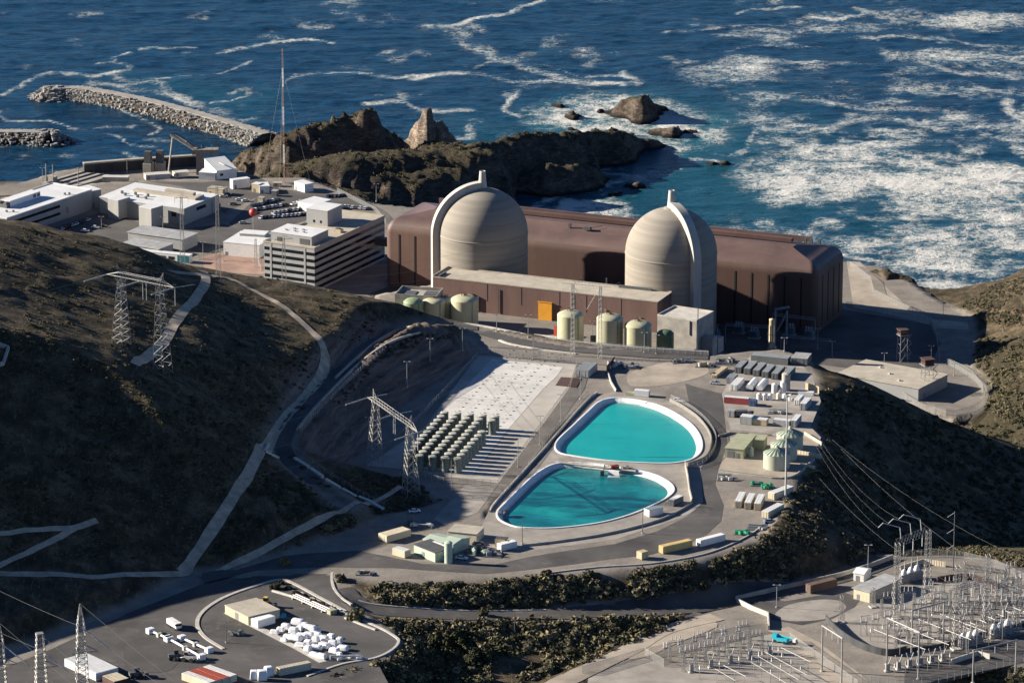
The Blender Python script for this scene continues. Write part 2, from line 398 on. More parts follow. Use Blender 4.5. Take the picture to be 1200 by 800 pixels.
# ================================================================ sea
OX = np.arange(-400, 401, 2.3); OY = np.concatenate([np.arange(2150, 2700, 2.4), np.arange(2700, 3400, 4.0)])
XX, YY = np.meshgrid(OX, OY)
def px_of(X, Y, Z=0):
    d_ = Y*CT-(Z-HC)*ST; u_ = Y*ST+(Z-HC)*CT
    return 600+F*X/d_, 400-F*u_/d_
foam = np.zeros(XX.shape); shal = np.zeros(XX.shape)
warp = (fbm(XX/22, YY/40, 4, 21)-.5)*14, (fbm(XX/22, YY/40, 4, 31)-.5)*30
WX, WY = XX+warp[0], YY+warp[1]
STREAKS = [
 ([(506,32),(535,31),(560,24),(600,15),(640,2)],3,1),([(530,32),(548,40),(545,54),(575,68),(612,79),(650,92),(687,97)],5,.9),([(528,34),(545,52),(560,58)],8,.8),([(350,92),(385,85),(420,84),(460,92),(490,90)],3,.8),
 ([(490,93),(520,84),(560,88),(600,100),(640,99),(690,98),(748,99)],4.5,.9),([(560,78),(590,72),(640,80),(690,92)],2.5,.6),([(165,60),(200,56),(232,54)],2.2,1),([(255,63),(290,55),(335,48),(385,49)],2.4,1),
 ([(112,75),(130,71),(126,67),(152,65)],2,.9),([(132,74),(158,81),(120,87),(60,86),(20,100),(2,110)],2.4,.9),([(150,97),(190,93),(243,88)],2.4,.8),([(255,86),(275,82),(295,74)],2,.8),([(248,122),(272,116),(292,112)],2,.8),([(335,100),(345,92),(352,88)],2,.7),
 ([(128,124),(150,133),(163,138),(185,150),(180,158)],2.4,.8),([(0,128),(12,140),(60,143),(100,150),(140,151),(152,145)],2.2,.8),([(120,158),(145,168)],2,.7),([(155,169),(182,172)],3,.7),([(150,181),(168,190)],3,.8),([(275,108),(292,104),(296,110)],3,.6),
 ([(50,104),(60,112)],4,.9),([(105,95),(150,101),(200,115),(240,128),(290,143)],5,.75),([(135,90),(180,97),(190,110)],5,.6),
 ([(430,121),(467,118),(497,126),(557,127)],4,.9),([(440,108),(470,112),(500,108)],2,.5),([(548,162),(556,150),(572,143),(560,140)],4,.8),([(605,108),(598,118),(592,128),(610,135)],2.4,.9),([(520,160),(545,165)],4,.7),
 ([(605,212),(640,216),(680,212),(715,205),(750,208)],5,.9),([(650,212),(648,228),(632,240),(622,246)],4,.9),([(640,243),(690,243),(715,250),(742,260)],4,.8),([(690,222),(730,212),(755,214)],4,.8),([(720,250),(700,240),(690,232)],2.5,.7),
 ([(865,16),(890,12),(912,8),(936,9)],2.6,.9),([(952,22),(985,23),(1010,17),(1004,10)],3,.9),([(780,41),(850,32),(950,34)],3,.55),([(850,60),(900,52),(960,55)],4,.5),([(1000,46),(1060,42),(1130,50),(1200,58)],4,.7),
 ([(795,76),(860,68),(910,72),(1010,78)],4,.65),([(1040,58),(1080,75),(1130,85),(1200,90)],5,.7),([(1060,92),(1110,102),(1200,112)],6,.7),([(870,116),(920,112),(980,122),(1040,128),(1150,136)],6,.85),([(1060,165),(1200,160)],5,.6),([(890,150),(960,150),(1030,135),(1100,150),(1200,145)],6,.7),
 ([(800,172),(850,180),(875,172),(886,155)],2.6,.8),([(740,200),(780,203),(800,198)],2.2,.6),([(800,192),(830,188),(862,190)],4,.9),([(775,202),(788,201)],3,.9),([(1178,120),(1190,135),(1200,148)],4,1),([(690,90),(720,88),(750,98)],2.5,.8),([(725,85),(748,98)],3,.8),
 ([(1095,354),(1130,356)],3.5,1.2),([(1060,340),(1100,352),(1140,352)],3,.6),([(990,303),(1040,312),(1075,330)],4,.8),([(300,140),(275,140),(260,138)],3,.7),
]
PXW, PYW = px_of(WX, WY)
for pts, w, st in STREAKS:
    q = [tuple(p) for p in smooth([Vector((p[0], p[1]*3.2, 0)) for p in pts], 4)]
    d_, _ = seg_dist(PXW, PYW*3.2, [(a[0], a[1]) for a in q], False)
    foam = np.maximum(foam, st*.66*np.exp(-(d_/(w*2.1))**2)*(.45+1.0*(fbm(XX/21, YY/34, 3, 61)-.2)))
def blob(poly, soft, st):
    dd = sdist(PXW, PYW*2.5, [(p[0], p[1]*2.5) for p in poly]); return st*np.clip(.5-dd/soft, 0, 1)
big = blob([(868,140),(890,110),(960,118),(1080,95),(1230,110),(1230,350),(1100,350),(1010,305),(930,285),(838,268),(850,255),(886,232),(872,205),(905,180),(880,160)], 90, 1)
st1 = fbm(XX/80+YY/200, YY/62-XX/400, 5, 51, .62); st2 = fbm(XX/16, YY/22, 4, 71, .6)
foam = np.maximum(foam, big*np.clip(.34+(st1-.5)*1.6+(st2-.5)*1.0, 0, .85))
surf = blob([(628,132),(660,122),(760,112),(800,130),(845,140),(838,165),(800,180),(760,160),(690,158),(640,150)], 60, 1)
foam = np.maximum(foam, surf*np.clip(.66+(st2-.5)*1.8, 0, 1))
surf2 = blob([(560,205),(640,214),(740,200),(760,212),(720,235),(740,258),(640,250),(610,240),(660,228),(580,222)], 50, 1)
foam = np.maximum(foam, surf2*np.clip(.46+(st2-.5)*2.4, 0, 1))
up_r = blob([(780,0),(1230,0),(1230,110),(850,110),(760,60)], 160, 1)
foam = np.maximum(foam, up_r*np.clip(.16+(st1-.5)*1.9+(st2-.5)*.4, 0, .75))
shal = np.clip(surf*.9+surf2*.5+blob([(560,150),(700,140),(880,120),(900,200),(860,260),(600,250),(540,200)], 200, .55)+blob([(860,200),(960,150),(1230,200),(1230,360),(980,300),(850,270)], 160, .35)+blob([(100,92),(200,110),(300,140),(330,110),(200,90)], 60, .4), 0, 1)
foam = np.maximum(foam, np.clip((fbm(XX/26, YY/40, 4, 121)-.60)*1.6, 0, .30))
swell = (fbm(XX/34, YY/15, 3, 91)-.5)*1.5+(fbm(XX/9, YY/6, 3, 95)-.5)*.7
fade = np.minimum(1, np.minimum(np.minimum(XX+400, 400-XX)/40, np.minimum(YY-2150, 3390-YY)/40)); fade = np.clip(fade, 0, 1)
OZ = swell*fade+.15
ovv = np.stack([XX, YY, OZ], -1).reshape(-1, 3); oi = np.arange(XX.size).reshape(XX.shape)
off_ = np.stack([oi[:-1, :-1], oi[:-1, 1:], oi[1:, 1:], oi[1:, :-1]], -1).reshape(-1, 4)
sm_ = NT('sea_water'); pv = sm_.pos()
w1 = sm_.noise(sm_.mapping(pv, (.06, .13, 1), (0, 0, R(-12))), 1.0, 6, .6)
w2 = sm_.noise(sm_.mapping(pv, (.3, .5, 1), (0, 0, R(15))), 1.0, 5, .65)
def web(scale, det, rot):
    n_ = sm_.noise(sm_.mapping(pv, scale, (0, 0, R(rot))), 1.0, det, .62)
    return sm_.math('POWER', sm_.math('SUBTRACT', 1.0, sm_.math('ABSOLUTE', sm_.math('MULTIPLY', sm_.math('SUBTRACT', n_, .5), 3.2)), clamp=True), 2.2)
rip = sm_.noise(sm_.mapping(pv, (.20, .46, 1), (0, 0, R(-8))), 1.0, 7, .70)
l1, l2, l3 = web((.036, .042, 1), 5, -8), web((.11, .10, 1), 5, 10), web((.34, .30, 1), 4, 0)
lace = sm_.math('ADD', sm_.math('ADD', sm_.math('MULTIPLY', l1, .30), sm_.math('MULTIPLY', l2, .34)), sm_.math('ADD', sm_.math('MULTIPLY', l3, .34), sm_.math('MULTIPLY', sm_.math('SUBTRACT', rip, .5), .75)))
fa = sm_.attr('foam')
fm = sm_.mrange(sm_.math('ADD', sm_.math('MULTIPLY', fa, .95), lace), .74, 1.42)
fm = sm_.math('MULTIPLY', fm, sm_.mrange(fa, .06, .3), clamp=True)
deep = sm_.mix(sm_.mrange(w1, .35, .68), (.0012, .0105, .026), (.0052, .040, .084))
deep = sm_.mix(sm_.mrange(rip, .42, .66, 0, .6), deep, (.010, .066, .120))
deep = sm_.mix(sm_.attr('shal'), deep, (.010, .085, .105))
deep = sm_.mix(sm_.math('MULTIPLY', sm_.mrange(sm_.attr('foam'), .1, .5), .5), deep, (.05, .15, .19))
sm_.color(sm_.mix(fm, deep, (.57, .56, .52)))
sm_.rough(sm_.mrange(fm, 0, 1, .22, .9)); sm_.b.inputs['IOR'].default_value = 1.333
sm_.val(sm_.b.inputs['Specular IOR Level'], sm_.mrange(fm, 0, 1, .20, .05))
bh = sm_.math('ADD', sm_.math('ADD', sm_.math('MULTIPLY', w1, 1.1), sm_.math('MULTIPLY', w2, .45)), sm_.math('MULTIPLY', fm, .3))
sm_.bump(bh, 1.6, 1.0)
MATS['sea_water'] = sm_.m
struct(link('sea', np_mesh('sea', ovv, off_, {'foam': foam, 'shal': shal}), 'sea_water'))
far = MB(); B_ = 30000.0; X0, X1, Y0, Y1 = float(OX[0]), 330.0, 2150.0, float(OY[-1])
X1 = float(OX[-1])
for q in ([(-B_, -8000), (B_, -8000), (B_, Y0), (-B_, Y0)], [(-B_, Y0), (X0, Y0), (X0, Y1), (-B_, Y1)], [(X1, Y0), (B_, Y0), (B_, Y1), (X1, Y1)], [(-B_, Y1), (B_, Y1), (B_, B_*2), (-B_, B_*2)]):
    far.quad(*[(a, b, .15) for a, b in q])
struct(far.build('open_sea', 'sea_water'))
# ================================================================ paving laid on the ground
def sheet(name, poly, z, m, holes=(), world=False, sm=0):
    pts = [Vector((p[0], p[1])) for p in (poly if world else wp(poly, z))]
    if sm: pts = [Vector((p[0], p[1])) for p in smooth([Vector((p.x, p.y, 0)) for p in pts], sm, True)]
    vs = list(pts); hs = []
    es = []
    for h in holes:
        o = len(vs); vs += [Vector((p[0], p[1])) for p in h]; hs.append(h); es += [(o+i, o+(i+1) % len(h)) for i in range(len(h))]
    r = delaunay_2d_cdt(vs, es, [list(range(len(pts)))], 1, 1e-4)
    co, fs = r[0], r[2]
    fs = [f for f in fs if not any(bool(in_poly(np.array(sum(co[i].x for i in f)/3), np.array(sum(co[i].y for i in f)/3), h)) for h in hs)]
    mb = MB(); mb.v = [(c.x, c.y, z) for c in co]
    for f in fs:
        a, b, c = (co[i] for i in f[:3]); mb.f.append(tuple(f) if (b-a).cross(c-a) > 0 else tuple(reversed(f)))
    return struct(mb.build(name, m))
def strip(name, pts, w, m, off=.12, n=8, drape=True, cols=4, w2=None):
    """ribbon along world points, lying on the terrain"""
    q = smooth(pts, n); mb = MB(); L = len(q)
    for i, p in enumerate(q):
        t = (q[min(i+1, L-1)]-q[max(i-1, 0)]); t.z = 0; t.normalize(); s = Vector((-t.y, t.x, 0))
        ww = w if w2 is None else w+(w2-w)*i/(L-1)
        ww *= 1+.35*(fbm(np.array(i*.13), np.array(w*3.1), 2, 8)-.5)
        for k in range(cols+1):
            a = p+s*ww*(k/cols-.5); z = float(ter(a.x, a.y))+off if drape else p.z+off
            mb.v.append((a.x, a.y, z))
    C = cols+1
    for i in range(L-1):
        for k in range(cols): mb.f.append((i*C+k+1, i*C+k, (i+1)*C+k, (i+1)*C+k+1))
    return struct(mb.build(name, m, sm=True))
mat('asphalt', (.076, .070, .066), .38, .05, .9, dirt=(.118, .106, .095))
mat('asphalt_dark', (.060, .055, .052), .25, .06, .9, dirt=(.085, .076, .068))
mat('lot_asphalt', (.085, .078, .072), .25, .05, .9, dirt=(.12, .105, .092))
mat('concrete_pad', (.55, .53, .49), .12, .09, .85, dirt=(.65, .63, .59))
mat('concrete_apron', (.40, .365, .315), .14, .1, .88)
mat('concrete', (.40, .37, .32), .2, .2, .85, dirt=(.30, .27, .235))
mat('concrete_pale', (.52, .485, .425), .15, .3, .85)
mat('dirt_pale', (.36, .305, .24), .2, .1, .95, dirt=(.27, .225, .175))
mat('dirt_path', (.42, .345, .255), .25, .25, .95, dirt=(.25, .195, .14))
mat('red_ground', (.34, .215, .165), .2, .1, .95)
mat('gravel_light', (.30, .27, .235), .22, .12, .95, dirt=(.235, .21, .182))
mat('plate_steel', (.24, .225, .20), .2, 1, .6)
mat('kerb', (.46, .43, .38), .15, .4, .85)
z0 = PL
ROAD_A = [(803,449),(812,452),(846,461),(849,490),(852,520),(841,551),(838,567),(848,592),(845,610),(828,626),(800,640),(760,650),(720,654),(670,661),(620,667),(570,672),(500,668),(460,665),(420,665),(384,664),(300,668),(240,682),
          (236,672),(300,655),(360,648),(420,645),(457,652),(495,660),(545,662),(580,661),(620,652),(670,644),(720,637),(770,622),(805,605),(824,588),(822,560),(821,548),(836,530),(838,521),(830,507),(818,490),(808,475)]
sheet('terrace_road', ROAD_A, z0+.05, 'asphalt')
LOWYARD = [(396,662),(300,669),(236,684),(150,718),(60,760),(-40,800),(-60,846),(480,846),(440,772),(455,762),(466,752),(462,743),(440,731),(408,716),(394,700),(388,685)]
sheet('lower_yard', LOWYARD, PL-.6+.06, 'asphalt')
for nm, q, m in [('yard_strip', [(262,718),(300,737),(345,760),(374,776),(383,774),(350,757),(306,733),(268,715)], 'kerb')]:
    sheet(nm, q, PL-.6+.11, m)
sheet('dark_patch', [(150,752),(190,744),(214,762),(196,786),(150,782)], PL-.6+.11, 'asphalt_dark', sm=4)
APRON = [(560,416),(676,427),(670,450),(662,462),(640,492),(584,566),(540,560),(470,549),(430,545),(498,500)]
sheet('concrete_apron', APRON, z0+.05, 'concrete_apron')
PADQ = [(577,420),(660,430),(652,441),(636,456),(598,500),(554,556),(482,547),(470,540),(520,480)]
sheet('storage_pad', PADQ, z0+.10, 'concrete_pad')
sheet('approach_apron', [(584,567),(560,600),(520,614),(508,608),(530,585),(546,566)], z0+.06, 'gravel_light')
sheet('dirt_lot', [(765,428),(790,423),(822,427),(830,437),(800,447),(770,452),(740,452),(735,440),(748,432)], z0+.06, 'dirt_pale', sm=4)
sheet('dirt_bank', [(545,402),(556,399),(572,414),(556,416)], z0+.08, 'red_ground')
sheet('container_yard', [(846,462),(858,440),(880,416),(930,418),(952,440),(962,470),(950,500),(905,508),(856,503),(850,480)], z0+.05, 'gravel_light')
sheet('tank_yard', [(848,536),(856,512),(905,508),(950,500),(962,512),(954,538),(934,556),(915,559),(842,550)], z0+.06, 'dirt_pale')
sheet('rim_road', [(560,381),(610,392),(660,401),(760,409),(830,414),(830,421),(760,419),(660,411),(600,402),(556,390),(520,386),(520,378)], z0+.30, 'asphalt')
PAVE = [(720,459),(800,472),(826,494),(836,516),(834,534),(822,547),(826,590),(800,606),(720,632),(620,645),(560,640),(566,612),(574,596),(628,546),(672,490),(698,464)]
sheet('reservoir_apron', PAVE, z0+.04, 'gravel_light', holes=[[(p[0], p[1]) for p in q] for q in pools])
# painted seams of the storage pad: cask anchor rings are shallow plates, nobody could count them from here
A0, ax, ay = (536.5, 553.5), (14.9, 1.2), (4.0, -4.5)
def cask_px(i, j): return A0[0]-(4-i)*ax[0]+j*ay[0], A0[1]-(4-i)*ax[1]+j*ay[1]
mb = MB()
for j in range(12, 33):
    for i in range(5):
        if j in (20, 21, 26, 27) and rnd.random() < .2: continue
        px, py = cask_px(i, j*.985+.2)
        if not (px < 650 - (py-440)*.86 + 6): continue
        p = P(px, py, z0+.10)
        mb.lathe([(.32, 0), (.3, .22)], 8, (p.x+.3, p.y, p.z)); mb.box((p.x+.9, p.y+.1, p.z), (.55, .3, .14)); mb.box((p.x-1.2, p.y-.2, p.z), (.35, .25, .1))
o = mb.build('anchor_fittings', 'plate_steel'); tag(o, 'dark anchor fittings dotted over the white storage pad', 'fittings', None, 'stuff')
# plant ground
sheet('plant_lot_office', [(268,262),(300,232),(330,222),(420,230),(436,240),(380,252),(345,262),(330,272),(290,272)], GR+.06, 'lot_asphalt')
sheet('plant_lot_works', [(60,268),(120,248),(170,262),(215,268),(262,262),(300,274),(300,296),(150,296),(60,300)], GR+.05, 'lot_asphalt')
sheet('plant_yard', [(170,212),(236,214),(300,206),(330,222),(298,232),(262,250),(250,232),(210,218)], GR+.05, 'lot_asphalt')
sheet('plaza', [(116,291),(160,281),(176,292),(150,304)], GR+.09, 'red_ground')
sheet('plaza', [(236,300),(262,296),(310,300),(310,322),(240,318)], GR+.09, 'red_ground')
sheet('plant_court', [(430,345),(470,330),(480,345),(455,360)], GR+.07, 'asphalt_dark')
sheet('outfall_road', [(992,306),(1008,307),(1060,356),(1094,374),(1088,380),(1040,368),(1000,360)], GR+.06, 'dirt_pale')
sheet('switch_court', [(830,410),(860,340),(985,362),(1090,380),(1102,402),(1090,430),(1030,436),(985,430)], GR+.05, 'asphalt')
sheet('rim_track', [(1092,374),(1130,377),(1230,387),(1230,393),(1130,386),(1094,384)], GR+.12, 'dirt_path')
# gravel of the switchyard
sheet('turning_circle', [(908,720),(925,708),(960,702),(985,704),(990,714),(965,725),(925,727)], SW+.06, 'gravel_light', sm=4)
sheet('switchyard_gravel', [(1000,712),(1040,697),(1130,676),(1200,690),(1260,715),(1180,742),(1110,760),(1060,762),(1010,755),(970,733)], SW+.07, 'gravel_light', sm=3)
sheet('yard_road', [(872,704),(905,726),(940,732),(985,722),(1000,712),(1010,700),(990,694),(960,697),(920,704),(890,700)], SW+.05, 'asphalt')
sheet('lower_gravel', [(690,792),(755,770),(780,780),(860,752),(905,742),(940,760),(1000,800),(1040,850),(820,850),(680,850)], SW+.06, 'gravel_light')
sheet('lower_track', [(900,738),(925,734),(960,752),(1010,790),(1080,860),(1030,860),(955,785),(930,757)], SW+.10, 'dirt_pale')
sheet('transformer_court', [(1060,775),(1110,765),(1200,742),(1260,750),(1230,770),(1120,792),(1060,805)], SW+.08, 'lot_asphalt')
sheet('borrow_pit', [(735,770),(760,748),(800,732),(830,726),(840,734),(800,750),(760,768)], SW+.12, 'dirt_pale', sm=3)
# hillside tracks
strip('hill_track', [up(P(*BENCH[i]), 0) for i in range(1, len(BENCH))], 7.0, 'asphalt', .22, 8, True)
strip('descent_road', [P(*p) for p in MIDR], 11, 'asphalt', .2, 8)
strip('bottom_road', [P(*p) for p in BOTR], 9, 'dirt_pale', .2, 8)
DP = [(198,318),(236,322),(268,327),(300,342),(335,362),(362,386),(378,406),(381,424),(374,446),(350,474),(324,505),(300,538),(275,580),(250,620),(226,655),(214,672)]
strip('dirt_path', [G(*p) for p in DP], 3.0, 'dirt_path', .25, 14, w2=4.6)
strip('spur_path', [G(*p) for p in [(238,318),(241,330),(232,346),(214,366),(202,384),(192,402),(176,416),(158,428)]], 3.8, 'dirt_path', .3, 12, w2=4.4)
strip('field_path', [G(*p) for p in [(-20,627),(30,622),(84,619),(114,611)]], 2.4, 'dirt_path', .25, 6)
strip('field_path', [G(*p) for p in [(-10,668),(24,652),(60,635),(88,620)]], 2.4, 'dirt_path', .25, 6)
strip('field_path', [G(*p) for p in [(-20,671),(60,673),(130,675),(220,673)]], 3.2, 'dirt_path', .25, 6)
strip('slope_path', [G(*p) for p in [(235,676),(290,655),(345,625),(385,604),(420,588),(470,570)]], 2.6, 'dirt_path', .25, 6)

# ---------------------------------------------------------------- reservoirs
lt = NT('liner'); v = lt.tc(); sz = lt.node('ShaderNodeSeparateXYZ'); lt.link(v, sz.inputs[0]); ln = lt.noise(v, .35, 6, .7)
c = lt.mix(lt.mrange(lt.math('ADD', sz.outputs['Z'], lt.math('MULTIPLY', lt.math('SUBTRACT', ln, .5), 1.6)), -1.25, -.45), (.40, .44, .40), (.74, .74, .71))
lt.color(lt.mix(lt.mrange(lt.noise(lt.mapping(v, (1, 1, .12)), .6, 5, .7), .52, .72, 0, .45), c, (.55, .53, .47))); lt.rough(.55); lt.bump(ln, .12); MATS['liner'] = lt.m
for i, q in enumerate(pools):
    n = len(q); cen = sum(q, Vector())/n
    def inset(d):
        out = []
        for k in range(n):
            t = q[(k+1) % n]-q[k-1]; t.z = 0; t.normalize(); s = Vector((-t.y, t.x, 0))
            if s.dot(cen-q[k]) < 0: s = -s
            out.append(q[k]+s*d)
        return out
    rings = [(-.55, -.1), (-.55, .42), (.1, .42), (.1, .30), (3.4, -2.2), (6.5, -4.3)]
    mb = MB()
    for d_, z in rings: mb.v += [(p.x, p.y, PL+z) for p in inset(d_)]
    for a in range(len(rings)-1):
        for k in range(n): mb.f.append((a*n+k, a*n+(k+1) % n, (a+1)*n+(k+1) % n, (a+1)*n+k))
    root = thing('reservoir', ['upper turquoise reservoir basin with white liner beside the asphalt road', 'lower reservoir basin with darker blotchy teal water, nearer the green sheds'][i], 'reservoir', (cen.x, cen.y, PL))
    inv = Matrix.Translation((-cen.x, -cen.y, -PL))
    o = mb.build('liner', 'liner', root); o.data.transform(inv)
    w = NT('reservoir_water_%d' % i); v = w.pos()
    # darker patches are sediment and growth on the floor showing through the water
    bl = w.noise(w.mapping(v, (.05, .035, 1)), 1.0, 5, .62)
    if i == 0: c = w.ramp(bl, [(.3, (.006, .27, .262)), (.7, (.012, .345, .320))])
    else: c = w.ramp(w.noise(w.mapping(v, (.035, .055, 1)), 1.0, 6, .7), [(.30, (.004, .075, .100)), (.5, (.006, .16, .17)), (.68, (.010, .28, .26))])
    line = w.noise(w.mapping(v, (.02, .35, 1), (0, 0, R(-20))), 1.0, 3, .5)
    c = w.mix(w.mrange(line, .62, .70, 0, .55 if i == 0 else .3), c, (.004, .10, .12))
    w.color(c); w.rough(.12); w.b.inputs['IOR'].default_value = 1.333; w.b.inputs['Specular IOR Level'].default_value = .35
    w.bump(w.noise(w.mapping(v, (.7, 1.6, 1)), 1.0, 5, .65), .12, .8)
    wr = inset(2.25); m2 = MB(); m2.add([(p.x-cen.x, p.y-cen.y, -1.25) for p in wr], [tuple(range(n))])
    o = m2.build('water', w.m, root)
    if o.data.polygons[0].normal.z < 0: o.data.flip_normals()
# kerb wall on the inner side of the pump road, and the wall round the lower basin apron
def wall_line(name, label, pts, h, th, m, off=0.0, cat='wall', n=5, closed=False, group=None, base=None):
    q = smooth(pts, n, closed) if n > 1 else [Vector(p) for p in pts]
    o_ = q[0].copy(); mb = MB()
    L = len(q); rng = range(L if closed else L)
    for i in range(L):
        a, b = (q[i-1] if (i or closed) else q[i]), (q[(i+1) % L] if (closed or i < L-1) else q[i])
        t = b-a; t.z = 0; t.normalize(); s = Vector((-t.y, t.x, 0))*th/2; p = q[i]-o_
        for w_, z in ((s, -.4), (s, h), (-s, h), (-s, -.4)): mb.v.append((p.x+w_.x, p.y+w_.y, p.z+off+z))
    for i in range(L if closed else L-1):
        j = (i+1) % L
        for k in range(4): mb.f.append((i*4+k, i*4+(k+1) % 4, j*4+(k+1) % 4, j*4+k))
    if not closed: mb.f += [(0, 3, 2, 1), tuple(4*(L-1)+k for k in range(4))]
    ob = mb.build(name, m); ob.location = o_
    return tag(ob, label, cat, group)
Z = lambda pts, z=PL: [P(p[0], p[1], z) for p in pts]
wall_line('retaining_wall', 'long straight grey wall right of the lower reservoir apron', Z([(803,546),(806,562),(808,578),(811,590)]), 2.2, .4, 'concrete', n=1)
wall_line('retaining_wall', 'low wall curving below the lower reservoir towards the sheds', Z([(811,590),(795,600),(770,611),(730,622),(690,630),(640,637),(612,640)]), .9, .4, 'concrete')
wall_line('retaining_wall', 'tall dark curved wall round the right end of the upper reservoir', Z([(785,470),(803,480),(820,493),(832,510),(833,524),(826,538),(806,546)]), 1.5, .4, 'plate_steel')
wall_line('kerb_wall', 'pale kerb wall along the rim road in front of the round tanks', Z([(500,374),(520,378),(560,382.5),(600,390),(640,398),(700,404.5),(760,409.5),(830,414)], PL+.2), .9, .8, 'concrete_pale')
wall_line('kerb_wall', 'pale kerb line on the near side of the rim road above the storage pad', Z([(585,399),(600,404),(640,411),(675,415)], PL), .5, 1.2, 'concrete_pale')
wall_line('barrier_wall', 'concrete wall along the terrace edge above the left side of both reservoirs', Z([(700,461),(690,468),(672,487),(640,524),(610,557),(580,590),(574,600)]), .9, .5, 'concrete_pale')
wall_line('drain_kerb', 'curved tan kerb round the beige warehouse yard', Z([(262,760),(240,746),(231,731),(238,716),(262,700),(300,686),(328,679),(345,684),(375,700),(405,716)], PL-.5), .25, 1.4, 'kerb')
wall_line('drain_kerb', 'pale kerb along the rounded corner of the lower yard', Z([(352,694),(398,716),(440,733),(462,745),(467,752),(458,762),(438,771),(400,778),(360,792)], PL-.5), .3, 1.0, 'kerb')
wall_line('drain_kerb', 'pale kerb round the tip of the scrub island by the road fork', Z([(398,668),(389,672),(391,688),(400,700),(412,708)], PL-.5), .3, .9, 'kerb')
wall_line('guard_wall', 'long low kerb wall along the outer edge of the terrace road above the scrub', Z([(640,672),(700,665),(760,661),(815,652),(850,641),(880,626),(898,612)], PL), .5, .5, 'kerb')
wall_line('guard_wall', 'pale kerb below the scrub along the descending road', [up(G(*p), .1) for p in [(420,704),(440,709),(500,714),(560,716),(640,715)]], .35, .7, 'kerb')
wall_line('retaining_wall', 'long grey wall at the outer edge of the shaded road below the scrub slope', Z([(862,704),(900,695),(940,686),(985,676),(1020,665),(1046,655)], SW), 2.0, .5, 'concrete')
wall_line('retaining_wall', 'pale stepped wall between the descending road and the turning circle', Z([(864,706),(880,714),(900,722),(901,738)], SW), 1.8, .5, 'concrete_pale', n=1)
for k, (a, b, tx) in enumerate([((345,538),(362,549),'upper'), ((364,550),(378,560),'second from the top'), ((382,563),(399,573),'third from the top'), ((401,574),(417,583),'fourth from the top'), ((420,583),(434,589),'fifth, beside the footpath'), ((435,590),(449,598),'lowest')]):
    wall_line('drain_channel', 'white concrete drain length on the slope below the curved track, ' + tx, [up(G(*a), .1), up(G(*b), .1)], .8, 1.5, 'concrete_pale', n=1, group='white drain lengths down the slope')
wall_line('drain_channel', 'short bent white drain beside the shaded dirt path', [up(G(314,521), .1), up(G(310,530), .1), up(G(326,537), .1)], .7, 1.0, 'concrete_pale', n=1)
wall_line('drain_channel', 'pale kerb along the bench track above the purple cut', [up(G(*p), .3) for p in [(348,505),(366,482),(392,455),(420,428),(446,408),(470,397),(492,391)]], .5, .8, 'concrete')
wall_line('drain_channel', 'grey kerb on the hill side of the bench track', [up(G(*p), .3) for p in [(393,445),(420,420),(445,400),(468,388),(490,383)]], .9, .9, 'concrete')
wall_line('sump_wall', 'square pale kerbed enclosure at the left edge of the hill', [up(G(*p), .2) for p in [(-12,434),(4,428),(10,410),(-4,404)]], 1.2, .9, 'concrete', n=1)
